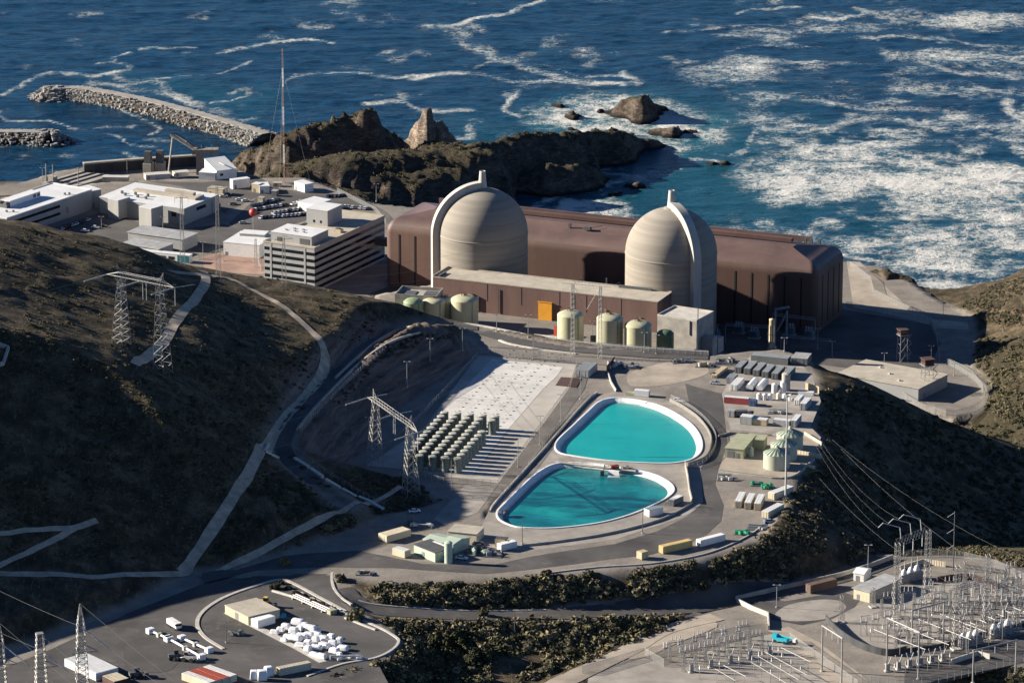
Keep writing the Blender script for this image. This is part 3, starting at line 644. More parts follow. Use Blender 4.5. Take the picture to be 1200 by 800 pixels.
# ================================================================ generic blocks
def front(A, B, z):
    a, b = P(A[0], A[1], z), P(B[0], B[1], z); u = b-a; L = u.length; u.normalize()
    w = Vector((-u.y, u.x, 0))
    if w.y < 0: w = -w
    return a, b, u, w, L
def panel(mb, face, L, D, u0, u1, z0, z1, th=.08, o=0):
    """thin box standing proud of one face of a block whose base is centred on the origin"""
    if face == 'f': mb.box(((u0+u1)/2-L/2, -D/2-th/2-o, z0), (u1-u0, th, z1-z0))
    elif face == 'b': mb.box(((u0+u1)/2-L/2, D/2+th/2+o, z0), (u1-u0, th, z1-z0))
    elif face == 'l': mb.box((-L/2-th/2-o, (u0+u1)/2-D/2, z0), (th, u1-u0, z1-z0))
    else: mb.box((L/2+th/2+o, (u0+u1)/2-D/2, z0), (th, u1-u0, z1-z0))
    return mb
def block(name, label, cat, A, B, d, h, z, wall='metal_wall', roof='roof_white', group=None, parapet=0, over=.12, doors=(), wins=(), gable=0, mono=0, dz=None):
    a, b, u, w, L = front(A, B, z); c = (a+b)/2+w*d/2
    root = thing(name, label, cat, c, math.atan2(u.y, u.x) if w.dot(Vector((-u.y, u.x, 0))) > 0 else math.atan2(-u.y, -u.x), group)
    mb = MB()
    if gable or mono:
        hz = gable or mono; rx = 0 if gable else None
        if gable:                              # ridge along x
            mb.add([(-L/2, -d/2, -.3), (L/2, -d/2, -.3), (L/2, d/2, -.3), (-L/2, d/2, -.3), (-L/2, -d/2, h), (L/2, -d/2, h), (L/2, d/2, h), (-L/2, d/2, h), (-L/2, 0, h+hz), (L/2, 0, h+hz)],
                   [(0, 1, 5, 4), (2, 3, 7, 6), (1, 2, 6, 9, 5), (3, 0, 4, 8, 7), (3, 2, 1, 0)])
            rf = MB(); e = over+.15; t = .18
            for s in (-1, 1):
                p = [(-L/2-e, 0, h+hz), (L/2+e, 0, h+hz), (L/2+e, s*(d/2+e), h-hz*e/(d/2)), (-L/2-e, s*(d/2+e), h-hz*e/(d/2))]
                q = [(x, y, zz+t) for x, y, zz in p]; rf.add(p+q, [(3, 2, 1, 0), (4, 5, 6, 7), (0, 1, 5, 4), (1, 2, 6, 5), (2, 3, 7, 6), (3, 0, 4, 7)])
        else:                                   # roof falls from the back to the front
            mb.add([(-L/2, -d/2, -.3), (L/2, -d/2, -.3), (L/2, d/2, -.3), (-L/2, d/2, -.3), (-L/2, -d/2, h), (L/2, -d/2, h), (L/2, d/2, h+hz), (-L/2, d/2, h+hz)],
                   [(0, 1, 5, 4), (1, 2, 6, 5), (2, 3, 7, 6), (3, 0, 4, 7), (3, 2, 1, 0)])
            rf = MB(); e = over+.1
            p = [(-L/2-e, -d/2-e, h-.02), (L/2+e, -d/2-e, h-.02), (L/2+e, d/2+e, h+hz+.03), (-L/2-e, d/2+e, h+hz+.03)]
            q = [(x, y, zz+.25) for x, y, zz in p]; rf.add(p+q, [(3, 2, 1, 0), (4, 5, 6, 7), (0, 1, 5, 4), (1, 2, 6, 5), (2, 3, 7, 6), (3, 0, 4, 7)])
    else:
        mb.box((0, 0, -.3), (L, d, h+.3))
        rf = MB(); rf.box((0, 0, h), (L+2*over, d+2*over, .22))
        if parapet:
            for cx, cy, sx, sy in ((0, -d/2-over+.15, L+2*over, .3), (0, d/2+over-.15, L+2*over, .3), (-L/2-over+.15, 0, .3, d+2*over-.6), (L/2+over-.15, 0, .3, d+2*over-.6)):
                rf.box((cx, cy, h+.22), (sx, sy, parapet))
    mb.build('wall', wall, root); rf.build('roof', roof, root)
    for f, u0, u1, a0, a1 in doors: panel(MB(), f, L, d, u0, u1, a0, a1, .1).build('door', 'door_grey', root)
    for f, u0, u1, a0, a1 in wins: panel(MB(), f, L, d, u0, u1, a0, a1, .07).build('window', 'glass_dark', root)
    root['_L'] = L; root['_D'] = d; root['_H'] = h
    return root
def extra(root, nm, m, *boxes, sm=False):
    mb = MB()
    for c, s in boxes: mb.box(c, s)
    return mb.build(nm, m, root, sm)
mat('metal_wall', (.31, .315, .31), .08, .15, .6, streak=True, ribs=1.2)
mat('metal_wall_warm', (.38, .37, .34), .1, .15, .6, streak=True, ribs=1.2)
mat('roof_white', (.67, .67, .65), .08, .12, .55, dirt=(.54, .52, .48))
mat('roof_grey', (.36, .36, .35), .2, .25, .75, dirt=(.25, .25, .24))
mat('roof_slate', (.23, .25, .255), .15, .3, .7, dirt=(.16, .175, .18))
mat('roof_tan', (.42, .375, .30), .15, .15, .85, dirt=(.52, .47, .39))
mat('door_grey', (.20, .20, .20), .1, 1, .5)
mat('glass_dark', (.012, .016, .022), .1, 1, .12)
mat('glass_teal', (.02, .16, .18), .1, 1, .15)
mat('white_paint', (.74, .73, .70), .07, .8, .45, dirt=(.62, .59, .54))
mat('cream', (.62, .575, .45), .1, .5, .5, dirt=(.50, .44, .33))
mat('tan_paint', (.50, .40, .25), .15, .5, .6)
mat('olive', (.37, .37, .24), .12, .3, .6, dirt=(.28, .28, .19))
mat('sage', (.40, .47, .37), .1, .4, .55, dirt=(.30, .36, .28))
mat('dark_green', (.10, .155, .085), .15, .3, .5)
mat('tank_green', (.26, .32, .185), .15, .3, .5, streak=True)
mat('tank_cream', (.47, .455, .30), .10, .25, .5, streak=True, dirt=(.38, .36, .24))
mat('steel', (.36, .35, .33), .15, 1, .5, .3)
mat('steel_pale', (.55, .53, .49), .12, 1, .5, .2)
mat('steel_dark', (.10, .105, .11), .15, 1, .55)
mat('rust_brown', (.085, .04, .032), .25, .4, .8)
mat('brown_clad', (.118, .062, .046), .24, .06, .62, streak=True, dirt=(.12, .068, .06))
mat('brown_roof', (.136, .086, .073), .2, .06, .5, dirt=(.155, .10, .094))
mat('aux_clad', (.170, .098, .080), .2, .12, .75, streak=True, dirt=(.145, .098, .090))
mat('orange_paint', (.80, .36, .03), .08, .5, .5)
mat('red_paint', (.42, .055, .04), .15, .5, .5)
mat('blue_paint', (.05, .10, .20), .12, .5, .5)
mat('cyan_paint', (.03, .42, .52), .1, .8, .4)
mat('green_paint', (.02, .30, .15), .12, .8, .45)
mat('yellow_paint', (.62, .40, .06), .12, .8, .5)
mat('tyre', (.02, .02, .02), .1, 1, .8)
mat('pipe_blue', (.20, .23, .26), .2, .3, .55)
mat('mesh_fence_post', (.33, .32, .30), .1, 1, .5, .3)
fm_ = NT('chain_link'); fm_.color((.30, .30, .29)); fm_.rough(.6)
tr = fm_.node('ShaderNodeBsdfTransparent'); mx = fm_.node('ShaderNodeMixShader'); mx.inputs[0].default_value = .72
fm_.link(fm_.b.outputs[0], mx.inputs[1]); fm_.link(tr.outputs[0], mx.inputs[2]); fm_.link(mx.outputs[0], fm_.out.inputs[0]); MATS['chain_link'] = fm_.m

# ================================================================ reactor domes
t = NT('dome_concrete'); v = t.tc()
ring = t.noise(t.mapping(v, (.008, .008, .42)), 1.0, 5, .62)
blot = t.noise(v, .10, 6, .65); stre = t.noise(t.mapping(v, (.45, .45, .03)), 1.0, 5, .6)
c = t.ramp(ring, [(.30, (.205, .180, .146)), (.52, (.258, .230, .190)), (.72, (.31, .283, .240))])
c = t.mix(t.mrange(blot, .5, .72, 0, .55), c, (.26, .212, .155)); c = t.mix(t.mrange(stre, .55, .75, 0, .35), c, (.27, .235, .19))
t.color(c); t.rough(.9)
w = t.node('ShaderNodeTexWave'); w.bands_direction = 'Z'; w.inputs['Scale'].default_value = .11; w.inputs['Distortion'].default_value = .3; t.link(v, w.inputs[0])
t.bump(t.math('ADD', t.math('MULTIPLY', t.math('POWER', w.outputs['Fac'], 12.0), -.5), t.math('MULTIPLY', blot, .6)), .10, .6); MATS['dome_concrete'] = t.m
mat('rib_concrete', (.47, .445, .39), .14, .15, .85, streak=True, dirt=(.39, .36, .305))
DR = 22.4; DH = 43.0
def dome(px, py_top, Zd, rib_dir, rib_flat, label):
    X = (px-600)/F*Zd; v_ = py_top-400; Y = Zd*CT-v_/F*Zd*ST
    root = thing('reactor_dome', label, 'reactor dome', (X, Y, GR))
    prof = [(DR, -2), (DR, DH)]+[(DR*math.cos(a), DH+DR*math.sin(a)) for a in np.linspace(0, PI/2, 26)[1:-1]]+[(.02, DH+DR)]
    MB().lathe(prof, 96, cap=False).build('shell', 'dome_concrete', root, True)
    for zz, nm in ((DH-.3, 'ring_band'),):
        MB().lathe([(DR-.2, zz), (DR+.16, zz+.1), (DR+.16, zz+.7), (DR-.2, zz+.8)], 96, cap=False).build(nm, 'dome_concrete', root, True)
    # rib: a vent shaft climbing the shell to the stack
    w_, dp = 4.2, 3.4; cs, sn = math.cos(rib_dir), math.sin(rib_dir); mb = MB()
    path = [(DR, -2.), (DR, 14.), (DR, 28.)]+[(DR*math.cos(a), DH+DR*math.sin(a)) for a in np.linspace(0, PI/2*.97, 22)]
    for k, (r, zz) in enumerate(path):
        a = 0 if k < 3 else math.atan2(zz-DH, r)
        nr, nz = math.cos(a), math.sin(a)
        for s in (-.5, .5):
            for q in (-.5, dp):
                rr, z2 = r+nr*q, zz+nz*q
                mb.v.append((rr*cs-s*w_*sn, rr*sn+s*w_*cs, z2))
    for k in range(len(path)-1):
        a = k*4; b = a+4
        mb.f += [(a+1, b+1, b+3, a+3), (a, b, b+1, a+1), (a+3, b+3, b+2, a+2)]
    mb.f.append((4*len(path)-4, 4*len(path)-3, 4*len(path)-1, 4*len(path)-2))
    mb.build('vent_rib', 'rib_concrete', root)
    MB().lathe([(2.2, 0), (2.0, 3.2), (1.5, 9.0), (1.5, 9.4), (1.25, 9.4), (1.2, 8.2)], 20, (0, 0, DH+DR-.6), cap=False).build('vent_stack', 'rib_concrete', root, True)
    MB().lathe([(4.2, 0), (3.8, .9), (2.3, 1.2)], 24, (0, 0, DH+DR-.75), cap=False).build('stack_collar', 'dome_concrete', root, True)
    return root
d1 = dome(565.5, 222, 2277, R(193), 0, 'concrete reactor dome with its vent rib on the left side')
d2 = dome(787, 245, 2240, R(298), 0, 'concrete reactor dome with its pale vent rib on the front right')
AXD = (d2.location-d1.location).normalized(); AXD.z = 0; AXD.normalize()
PRP = Vector((-AXD.y, AXD.x, 0)); TH = math.atan2(AXD.y, AXD.x)

# ================================================================ turbine hall
HB = 34.0
EZ = min(range(15, 34), key=lambda q: abs((P(565, 276.5, GR+q)-d1.location).dot(PRP)-30.5)); print('EAVE', EZ)
e0, e1 = P(453, 264, GR+EZ), P(954, 319, GR+EZ)
Lt = (e1-e0).dot(AXD)+2; Wt = 43.0
org = e0-AXD*1; org.z = GR; HB = EZ+6.0; WT = HB-9.6
tb = thing('turbine_hall', 'long rust brown turbine hall with rounded eaves behind the domes', 'turbine hall', org+AXD*Lt/2+PRP*Wt/2, TH)
def rring(ins, z, rad=3.5, n=6):
    hx, hy = Lt/2-ins, Wt/2-ins; r = max(.4, rad-ins*.45); out = []
    for cx, cy, a0 in ((hx-r, hy-r, 0), (-hx+r, hy-r, PI/2), (-hx+r, -hy+r, PI), (hx-r, -hy+r, 1.5*PI)):
        for k in range(n+1):
            a = a0+PI/2*k/n; out.append((cx+r*math.cos(a), cy+r*math.sin(a), z))
    return out
prof = [(0, -2), (0, WT)]; 
for a in np.linspace(0, PI/2*.86, 9)[1:]: prof.append((7.5*(1-math.cos(a)), WT+7.5*math.sin(a)))
prof += [(19, HB-.2), (19.05, HB)]
mb = MB(); rs = [rring(*p) for p in prof]; n = len(rs[0])
ci = 6
def rings_mesh(i0, i1, cap=False):
    mb = MB()
    for r_ in rs[i0:i1+1]: mb.v += r_
    for a in range(i1-i0):
        for k in range(n): mb.f.append((a*n+k, a*n+(k+1) % n, (a+1)*n+(k+1) % n, (a+1)*n+k))
    if cap: mb.f.append(tuple((i1-i0)*n+k for k in range(n)))
    return mb
rings_mesh(0, 4).build('wall', 'brown_clad', tb, False)
rf = rings_mesh(4, len(prof)-1, True).build('roof', 'brown_roof', tb, False)
for o_ in tb.children:
    for p in o_.data.polygons: p.use_smooth = len(p.vertices) == 4
mo = MB().box((0, 7.5, HB-.3), (Lt-46, 3.2, 1.7)).build('ridge_vent', 'brown_clad', rf)
MB().box((0, 13.5, HB-1.2), (Lt-30, 1.2, 2.6)).build('parapet', 'brown_roof', rf)
for k in range(26):
    x = -Lt/2+8+k*(Lt-16)/25
    sx_ = proj(tb.location+AXD*x-PRP*(Wt/2))[0]
    if 500 < sx_ < 742 or 780 < sx_ < 852: continue
    MB().box((x, -Wt/2-.06, 2.5), (.75, .16, WT-3)).build('slit_window', mat('slit_black', (.012, .011, .012), .1, 1, .8), tb)
for k in range(4):
    MB().box((Lt/2+.06, -Wt/2+9+k*8.4, 2.5), (.16, .75, WT-3)).build('slit_window', 'slit_black', tb)
for (x, y) in ((-20, -8), (62, 9.5), (Lt/2-14, 10), (Lt/2-17, 10), (Lt/2-10, 10.5)):
    MB().box((x, y, HB-.9), (1.2, 1.2, 2.4)).build('roof_vent', 'steel_dark', rf)
MB().box((-10, -9, HB-.7), (3.5, 2.2, 1.6)).bar((-10, -9, HB), (-4, -4, HB+.7), .15).build('roof_hoist', 'steel_dark', rf)

# ================================================================ auxiliary building in front of the domes
def loc(a, b, base=d1): return base.location.xy.to_3d()+AXD*a+PRP*b
f0, f1 = P(510, 323.5, 55), P(768, 356, 55)
La = (f1-f0).dot(AXD); mid = (f0+f1)/2; Wa = 19.0
ax_ = thing('auxiliary_building', 'long brown clad auxiliary building with flat tan roof in front of the domes', 'plant building', (mid+PRP*Wa/2).xy.to_3d()+Vector((0, 0, TER)), TH)
hA = 55-TER
MB().box((0, 0, -1), (La, Wa, hA+1)).build('wall', 'aux_clad', ax_)
r_ = MB().box((0, 0, hA), (La+.3, Wa+.3, .3)); r_.box((0, -Wa/2, hA+.3), (La+.3, .4, .25)).box((0, Wa/2, hA+.3), (La+.3, .4, .5)).box((-La/2, 0, hA+.3), (.4, Wa-.5, .8))
r_ = r_.build('roof', 'roof_tan', ax_)
MB().box((-La/2+3, -5, hA+.4), (1, 8, .9)).build('roof_rail', 'steel_dark', r_)
MB().box((La/2-18, 7.6, hA+.35), (17, .7, 1.3)).build('roof_pipe', 'steel_dark', r_)
q0 = P(629, 376, TER); xo = (q0-ax_.location).dot(AXD)
od = MB().box((xo+3.2, -Wa/2-.45, 0), (7.0, .8, 9.0)).build('orange_door', 'orange_paint', ax_); od['label'] = 'bright orange hatch door'
MB().box((xo+3.2, -Wa/2-.9, 8.9), (7.6, .35, .35)).build('door_rail', 'orange_paint', od)
for u0, m_, s_ in ((-24, 'steel_dark', (.25, .3, hA-3)), (14, 'steel_pale', (.2, .3, hA-1)), (32, 'steel_pale', (.25, .3, 8)), (-38, 'steel_dark', (1.1, .7, 8.2)), (-34.5, 'steel_dark', (.7, .6, 7.0)), (50, 'steel_pale', (.2, .25, 6))):
    MB().box((u0, -Wa/2-.2-s_[1]/2, 1.0), s_).build('wall_pipe', m_, ax_)
for u0 in (-30, -12, 8, 22, 40): MB().box((u0, -Wa/2-.05, 6.0), (.12, .12, hA-6.2)).build('panel_joint', 'steel_dark', ax_)
# concrete boxes at both ends
bL = block('concrete_annex', 'open topped concrete annex left of the brown auxiliary building', 'annex', (463,381), (511,384), 15, 14, TER, 'concrete', 'concrete', parapet=1.6, over=.05)
extra(bL, 'sump', 'steel_dark', ((-5, 0, 14.3), (7, 8, .3)), ((5.5, 2, 14.3), (6, 7, .25)))
bR = block('concrete_annex', 'grey concrete annex under the right hand dome with a stair on its side', 'annex', (770,407), (816,414), 18, 15.5, TER, 'concrete', 'concrete_pale', parapet=.7, over=.05)
extra(bR, 'mast', 'steel_dark', ((bR['_L']/2+.5, -8.7, 0), (.3, .3, 23)), ((bR['_L']/2-3.5, -9.2, 8.5), (.3, .35, 7)))
extra(bR, 'side_stair', 'concrete', ((bR['_L']/2+3.2, -2, -2), (6, 5, 9)), ((bR['_L']/2+3.2, 4.5, -2), (6, 6, 7.2)))
# fuel handling deck and equipment between the domes
eq = thing('roof_deck', 'low roof deck between the two domes in the turbine hall shadow', 'roof deck', loc(50, -1).xy.to_3d()+Vector((0, 0, GR)), TH)
MB().box((0, -1, 0), (56, 36, 17)).build('slab', 'pipe_blue', eq)
rr = random.Random(3); spots = []
for k in range(34):
    x, y = rr.uniform(-25, 26), rr.uniform(-14, 14); s = (rr.uniform(2, 6), rr.uniform(2, 5), rr.uniform(1.2, 4.2))
    if any(abs(x-a)+abs(y-b) < 4.2 for a, b in spots): continue
    spots.append((x, y))
    MB().box((x, y, 17), s).box((x, y, 17+s[2]), (s[0]*.6, s[1]*.6, .7)).build('air_unit', rr.choice(['pipe_blue', 'steel', 'pipe_blue', 'steel_pale']), eq)
for k in range(9):
    x, y = rr.uniform(-24, 22), rr.uniform(-14, 12); mb = MB(); mb.tube([(x, y, 17.2), (x, y, 20.5), (x+rr.uniform(4, 9), y, 20.5), (x+9.5, y+rr.uniform(2, 6), 20.5)], .35, 6); mb.build('pipe', 'steel', eq)
MB().lathe([(.55, 0), (.5, 8)], 10, (14, 6, 17)).build('exhaust_pipe', 'steel_pale', eq)
MB().box((-24, -2, 17), (8, 12, 2.2)).build('white_tray', 'steel_pale', eq)

# ================================================================ round tanks on the terrace below
def tank(px, py, wpx, hpx_, m, label, top=True, z=TER, group='round tanks along the auxiliary building', dome_h=.28):
    p = P(px, py, z); s = ppm(p); r = wpx/2/s; h = hpx_/(s*CT)
    root = thing('storage_tank', label, 'storage tank', p, 0, group)
    hs = h-r*dome_h
    MB().lathe([(r, -.5), (r, hs)], 40, cap=False).build('shell', m, root, True)
    rf = MB().lathe([(r+.06, hs-.05), (r*.97, hs+.25), (r*.75, hs+r*dome_h*.62), (r*.45, hs+r*dome_h*.88), (.03, hs+r*dome_h)], 40, cap=False).build('roof', m, root, True)
    if top:
        c = MB(); 
        for k in range(16): c.bar((1.6*math.cos(k*PI/8), 1.6*math.sin(k*PI/8), hs+r*dome_h*.8), (1.6*math.cos(k*PI/8), 1.6*math.sin(k*PI/8), hs+r*dome_h+1.0), .06)
        c.lathe([(1.62, 0), (1.62, .12)], 16, (0, 0, hs+r*dome_h+.9), cap=False); c.box((.3, .2, hs+r*dome_h-.1), (1.2, 1.0, .7))
        c.build('top_platform', 'rust_brown', rf)
    l = MB(); l.bar((r*math.cos(R(-60))+.25, r*math.sin(R(-60)), 0), (r*math.cos(R(-60))+.25, r*math.sin(R(-60)), hs), .05).bar((r*math.cos(R(-60))+.6, r*math.sin(R(-60))+.2, 0), (r*math.cos(R(-60))+.6, r*math.sin(R(-60))+.2, hs), .05)
    for k in range(int(hs/.6)): l.bar((r*math.cos(R(-60))+.25, r*math.sin(R(-60)), .5+k*.6), (r*math.cos(R(-60))+.6, r*math.sin(R(-60))+.2, .5+k*.6), .04)
    l.build('ladder', 'steel_dark', root)
    return root
tank(484.5, 387, 23, 38, 'tank_green', 'leftmost round tank, green and partly behind the hill crest', False, dome_h=.4)
tank(521, 379, 26, 31, 'tank_cream', 'cream tank half hidden behind its neighbour in the left cluster')
tank(508.5, 384, 26, 35, 'tank_cream', 'cream tank standing between the green tank and the tallest left tank')
tank(544.5, 384, 32, 38, 'tank_cream', 'widest cream tank of the left cluster, in front of the brown wall')
tank(668.5, 407, 31, 43, 'tank_cream', 'cream tank just right of the orange door')
tank(714.5, 413, 31, 45, 'tank_cream', 'tall cream tank in the middle of the right hand row')
tank(747.5, 416, 32, 40, 'tank_cream', 'cream tank beside the dark green tank')
tank(779.5, 418, 20, 32, 'dark_green', 'small dark green tank against the concrete annex', False, dome_h=.45)
tb2 = block('tool_box', 'small red box beside the cream tank near the orange door', 'box', (649,394), (655,395), 3, 4.5, TER, 'red_paint', 'red_paint', over=.03)
block('pump_house', 'pale low pump house on the terrace below the orange door', 'shed', (622,401), (650,404), 5, 2.6, TER, 'concrete_pale', 'concrete_pale')
eqp = thing('pump_skid', 'dark pump skid between two cream tanks', 'pump skid', P(697, 409, TER))
MB().box((0, 0, 0), (5, 4, .5)).build('base', 'concrete', eqp); MB().box((-.8, 0, .5), (2.6, 2.4, 6)).build('cabinet', 'steel_dark', eqp); MB().lathe([(.7, 0), (.7, 4)], 12, (1.6, 0, .5)).build('vessel', 'red_paint', eqp)

# ================================================================ yard in the turbine hall's shadow
def gantry(A, B, h, z, label, m='steel', group=None, r=.22, truss=True):
    a, b = P(A[0], A[1], z), P(B[0], B[1], z); u = (b-a); L = u.length
    root = thing('gantry', label, 'gantry', (a+b)/2, math.atan2(u.y, u.x), group)
    for s in (-1, 1):
        MB().bar((s*L/2, 0, -.3), (s*L/2, 0, h), r).build('post', m, root)
    bm = MB()
    if truss:
        bm.bar((-L/2, -.6, h), (L/2, -.6, h), .12).bar((-L/2, .6, h), (L/2, .6, h), .12).bar((-L/2, 0, h+1.1), (L/2, 0, h+1.1), .12)
        n_ = max(3, int(L/2))
        for k in range(n_):
            x0, x1 = -L/2+L*k/n_, -L/2+L*(k+.5)/n_; x2 = -L/2+L*(k+1)/n_
            bm.bar((x0, -.6, h), (x1, 0, h+1.1), .07).bar((x1, 0, h+1.1), (x2, .6, h), .07)
    else: bm.box((0, 0, h-.2), (L+.5, .5, .45))
    bm.build('beam', m, root)
    return root
def transformer(px, py, z, rz, label, group, m='pipe_blue', s=1.0):
    p = P(px, py, z); root = thing('transformer', label, 'transformer', p, rz, group)
    MB().box((0, 0, 0), (6*s, 4*s, .4)).build('plinth', 'concrete', root)
    MB().box((0, 0, .4), (4.6*s, 2.6*s, 3.6*s)).build('tank', m, root)
    f = MB()
    for k in range(7): f.box((-1.8*s+k*.6*s, -1.75*s, .8*s), (.16*s, .8*s, 2.8*s))
    f.build('radiator', m, root)
    MB().bar((-2*s, .6*s, 4.9*s), (2*s, .6*s, 4.9*s), .5*s, 10).build('conservator', m, root)
    for k in (-1, 0, 1): MB().lathe([(.28*s, 0), (.2*s, .6*s), (.26*s, .7*s), (.12*s, 2.2*s)], 8, (k*1.4*s, -.5*s, 4*s)).build('bushing', 'steel_pale', root)
    return root
for k, (x, y, tx) in enumerate([(838,398,'closest to the concrete annex'), (866,390,'behind the blue gantry on the left'), (884,396,'below the angled pipe frame'), (926,392,'under the long pipe frame'), (948,396,'furthest right in the shaded yard')]):
    transformer(x, y, GR, TH, 'shaded blue grey transformer in the shaded yard, ' + tx, 'transformers in the shaded yard')
for A, B, h, tx in [((850,402),(905,405),9,'nearest the concrete annex'), ((905,392),(955,398),10,'in front of the right slit windows'), ((860,380),(905,384),11,'at the foot of the brown wall'), ((915,408),(975,414),6,'lowest and closest to the containers')]:
    gantry(A, B, h, GR, 'pale steel pipe gantry in the shaded yard, ' + tx, 'pipe_blue', 'pipe gantries in the shaded yard')
fr = thing('angled_frame', 'tall angled blue grey frame standing against the brown wall', 'steel frame', P(908, 402, GR), TH)
MB().bar((0, 0, 0), (0, 0, 17), .6).bar((6, 0, 0), (6, 0, 17), .5).build('post', 'pipe_blue', fr); MB().bar((0, 0, 17), (7, 0, 19), .7).bar((1, 0, 6), (6, 0, 16), .5).build('beam', 'pipe_blue', fr)
mb = MB(); a, b = P(822, 416, GR+6), P(873, 420, GR+6); pr = thing('pipe_run', 'long pale pipe bending down beside the concrete annex', 'pipe', (a+b)/2)
mb.tube([a-(a+b)/2, b-(a+b)/2, b-(a+b)/2+Vector((1.5, -1, -3)), b-(a+b)/2+Vector((1.5, -1, -6.5))], .45, 8); mb.build('pipe', 'pipe_blue', pr)
for t_ in (.05, .5, .95):
    q = a.lerp(b, t_)-(a+b)/2; MB().bar(q, q-Vector((0, 0, 6.3)), .2).build('support', 'pipe_blue', pr)
def watchtower(px, py, hp, z, label, m='rust_brown', s=1.0):
    p = P(px, py, z); H_ = hpx(p, hp); root = thing('watch_tower', label, 'watch tower', p, R(20))
    lg = 2.0*s; tp = 1.7*s; hb = H_-3.0*s
    for sx in (-1, 1):
        for sy in (-1, 1): MB().bar((sx*lg, sy*lg, 0), (sx*tp, sy*tp, hb), .16).build('leg', 'steel', root)
    br = MB(); n_ = max(2, int(hb/3.5))
    for k in range(n_):
        z0_, z1_ = hb*k/n_, hb*(k+1)/n_
        for sx, sy, ex, ey in ((-1, -1, 1, -1), (1, -1, 1, 1), (1, 1, -1, 1), (-1, 1, -1, -1)):
            br.bar((sx*lg, sy*lg, z0_), (ex*tp, ey*tp, z1_), .08).bar((ex*lg, ey*lg, z1_), (sx*tp, sy*tp, z1_), .08)
    br.build('bracing', 'steel', root)
    MB().box((0, 0, hb), (5.0*s, 5.0*s, .25)).build('platform', 'steel', root)
    cb = MB().box((0, 0, hb+.25), (4.0*s, 4.0*s, 2.3*s)).build('cabin', m, root)
    MB().box((0, 0, hb+.25+2.3*s), (4.8*s, 4.8*s, .3)).build('roof', m, root)
    w = MB()
    for f in 'flrb': panel(w, f, 4.0*s, 4.0*s, .4*s, 3.6*s, hb+1.2*s, hb+2.1*s, .05)
    w.build('window', 'glass_dark', cb)
    st = MB()
    for k in range(n_*2):
        z0_, z1_ = hb*k/(n_*2), hb*(k+1)/(n_*2); x0 = 2.6*s if k % 2 else 4.6*s; x1 = 7.2*s-x0
        st.bar((x0, -.6*(1 if k % 2 else -1), z0_), (x1, -.6*(1 if k % 2 else -1), z1_), .22)
    st.build('stair', 'steel', root)
    return root
watchtower(1057, 423, 38, GR, 'watch tower standing in the shaded ground right of the turbine hall')
watchtower(1086, 459, 40, GR, 'sunlit watch tower with rusty cabin in front of the tan roofed building', s=1.15)
dr = thing('vent_stack', 'slim ochre exhaust stack rising behind the grey containers', 'stack', P(904, 436, GR))
hz = hpx(dr.location, 62)
MB().lathe([(2.2, 0), (2.2, hz*.45), (1.5, hz*.48), (1.4, hz-.5), (1.55, hz)], 14).build('flue', 'tan_paint', dr, True)
mb = MB()
for k in range(4):
    a = k*PI/2+.5; mb.bar((2.2*math.cos(a), 2.2*math.sin(a), 0), (1.9*math.cos(a), 1.9*math.sin(a), hz*.9), .18)
mb.lathe([(2.6, 0), (2.6, .4)], 14, (0, 0, hz*.45), cap=False).lathe([(2.0, 0), (2.0, .35)], 14, (0, 0, hz*.72), cap=False)
mb.build('frame', 'steel_dark', dr)
# right hand compound below the turbine hall
tr_ = block('flat_roof_building', 'tan flat roofed building inside the fence beside the sunlit watch tower', 'building', (1076,470), (1110,453), 44, 6.0, GR, 'metal_wall', 'roof_tan', over=.4, doors=[('f', 5, 7, 0, 2.6)])
for k in range(3): extra(tr_, 'roof_vent', 'steel_pale', ((-8+k*7, -8+k*9, 6.2), (1.2, 1.2, .7)))
# ================================================================ office block
a, b, u, w, L = front((309.7, 334), (369, 342.5), GR); D_ = 73.0; Ho = 22.5
ob = thing('office_block', 'six storey grey office block with dark window bands', 'office building', (a+b)/2+w*D_/2, math.atan2(u.y, u.x))
mat('office_panel', (.355, .355, .345), .08, .2, .7, streak=True)
MB().box((0, 0, -1), (L, D_, Ho+1)).build('wall', 'office_panel', ob)
r_ = MB().box((0, 0, Ho), (L+.2, D_+.2, .2))
for cx, cy, sx, sy in ((0, -D_/2, L+.4, .45), (0, D_/2, L+.4, .45), (-L/2, 0, .45, D_-.5), (L/2, 0, .45, D_-.5)): r_.box((cx, cy, Ho+.2), (sx, sy, .8))
rfo = r_.build('roof', 'roof_tan', ob)
for k in range(6):
    z = 1.2+k*3.55
    for u0, u1 in ((.4, L*.13), (L*.15, L*.80), (L*.825, L-.15)):
        panel(MB(), 'f', L, D_, u0, u1, z, z+1.65, .06).build('window_band', 'glass_dark', ob)
    panel(MB(), 'r', L, D_, .15, D_-.4, z, z+1.6, .06).build('window_band', 'glass_dark', ob)
for u0 in (L*.14, L*.81): panel(MB(), 'f', L, D_, u0-.5, u0+.5, 0, Ho, .16).build('pilaster', 'office_panel', ob)
p1 = MB().box((-L*.04, -D_/2+13, Ho+.2), (L*.80, 17, 4.6)).build('penthouse', 'office_panel', ob)
MB().box((-L*.04, -D_/2+13, Ho+4.8), (L*.80+.4, 17.4, .25)).build('roof', 'roof_white', p1)
mb = MB(); panel(mb, 'f', 6, 6, 0, 6, Ho+.4, Ho+3.2, .1)
lv = MB().box((L*.22, -D_/2+4.4, Ho+.5), (5.5, .12, 2.9)).box((-L*.28, -D_/2+4.4, Ho+.5), (2.4, .12, 2.2)).build('louvre', 'steel_dark', p1)
p2 = MB().box((-L/2+7.5, D_/2-24, Ho+.2), (12.5, 15, 8.2)).build('penthouse', 'office_panel', ob); p2['label'] = 'tall box penthouse'
MB().box((-L/2+7.5, D_/2-24, Ho+8.4), (12.9, 15.4, .25)).build('roof', 'roof_white', p2)
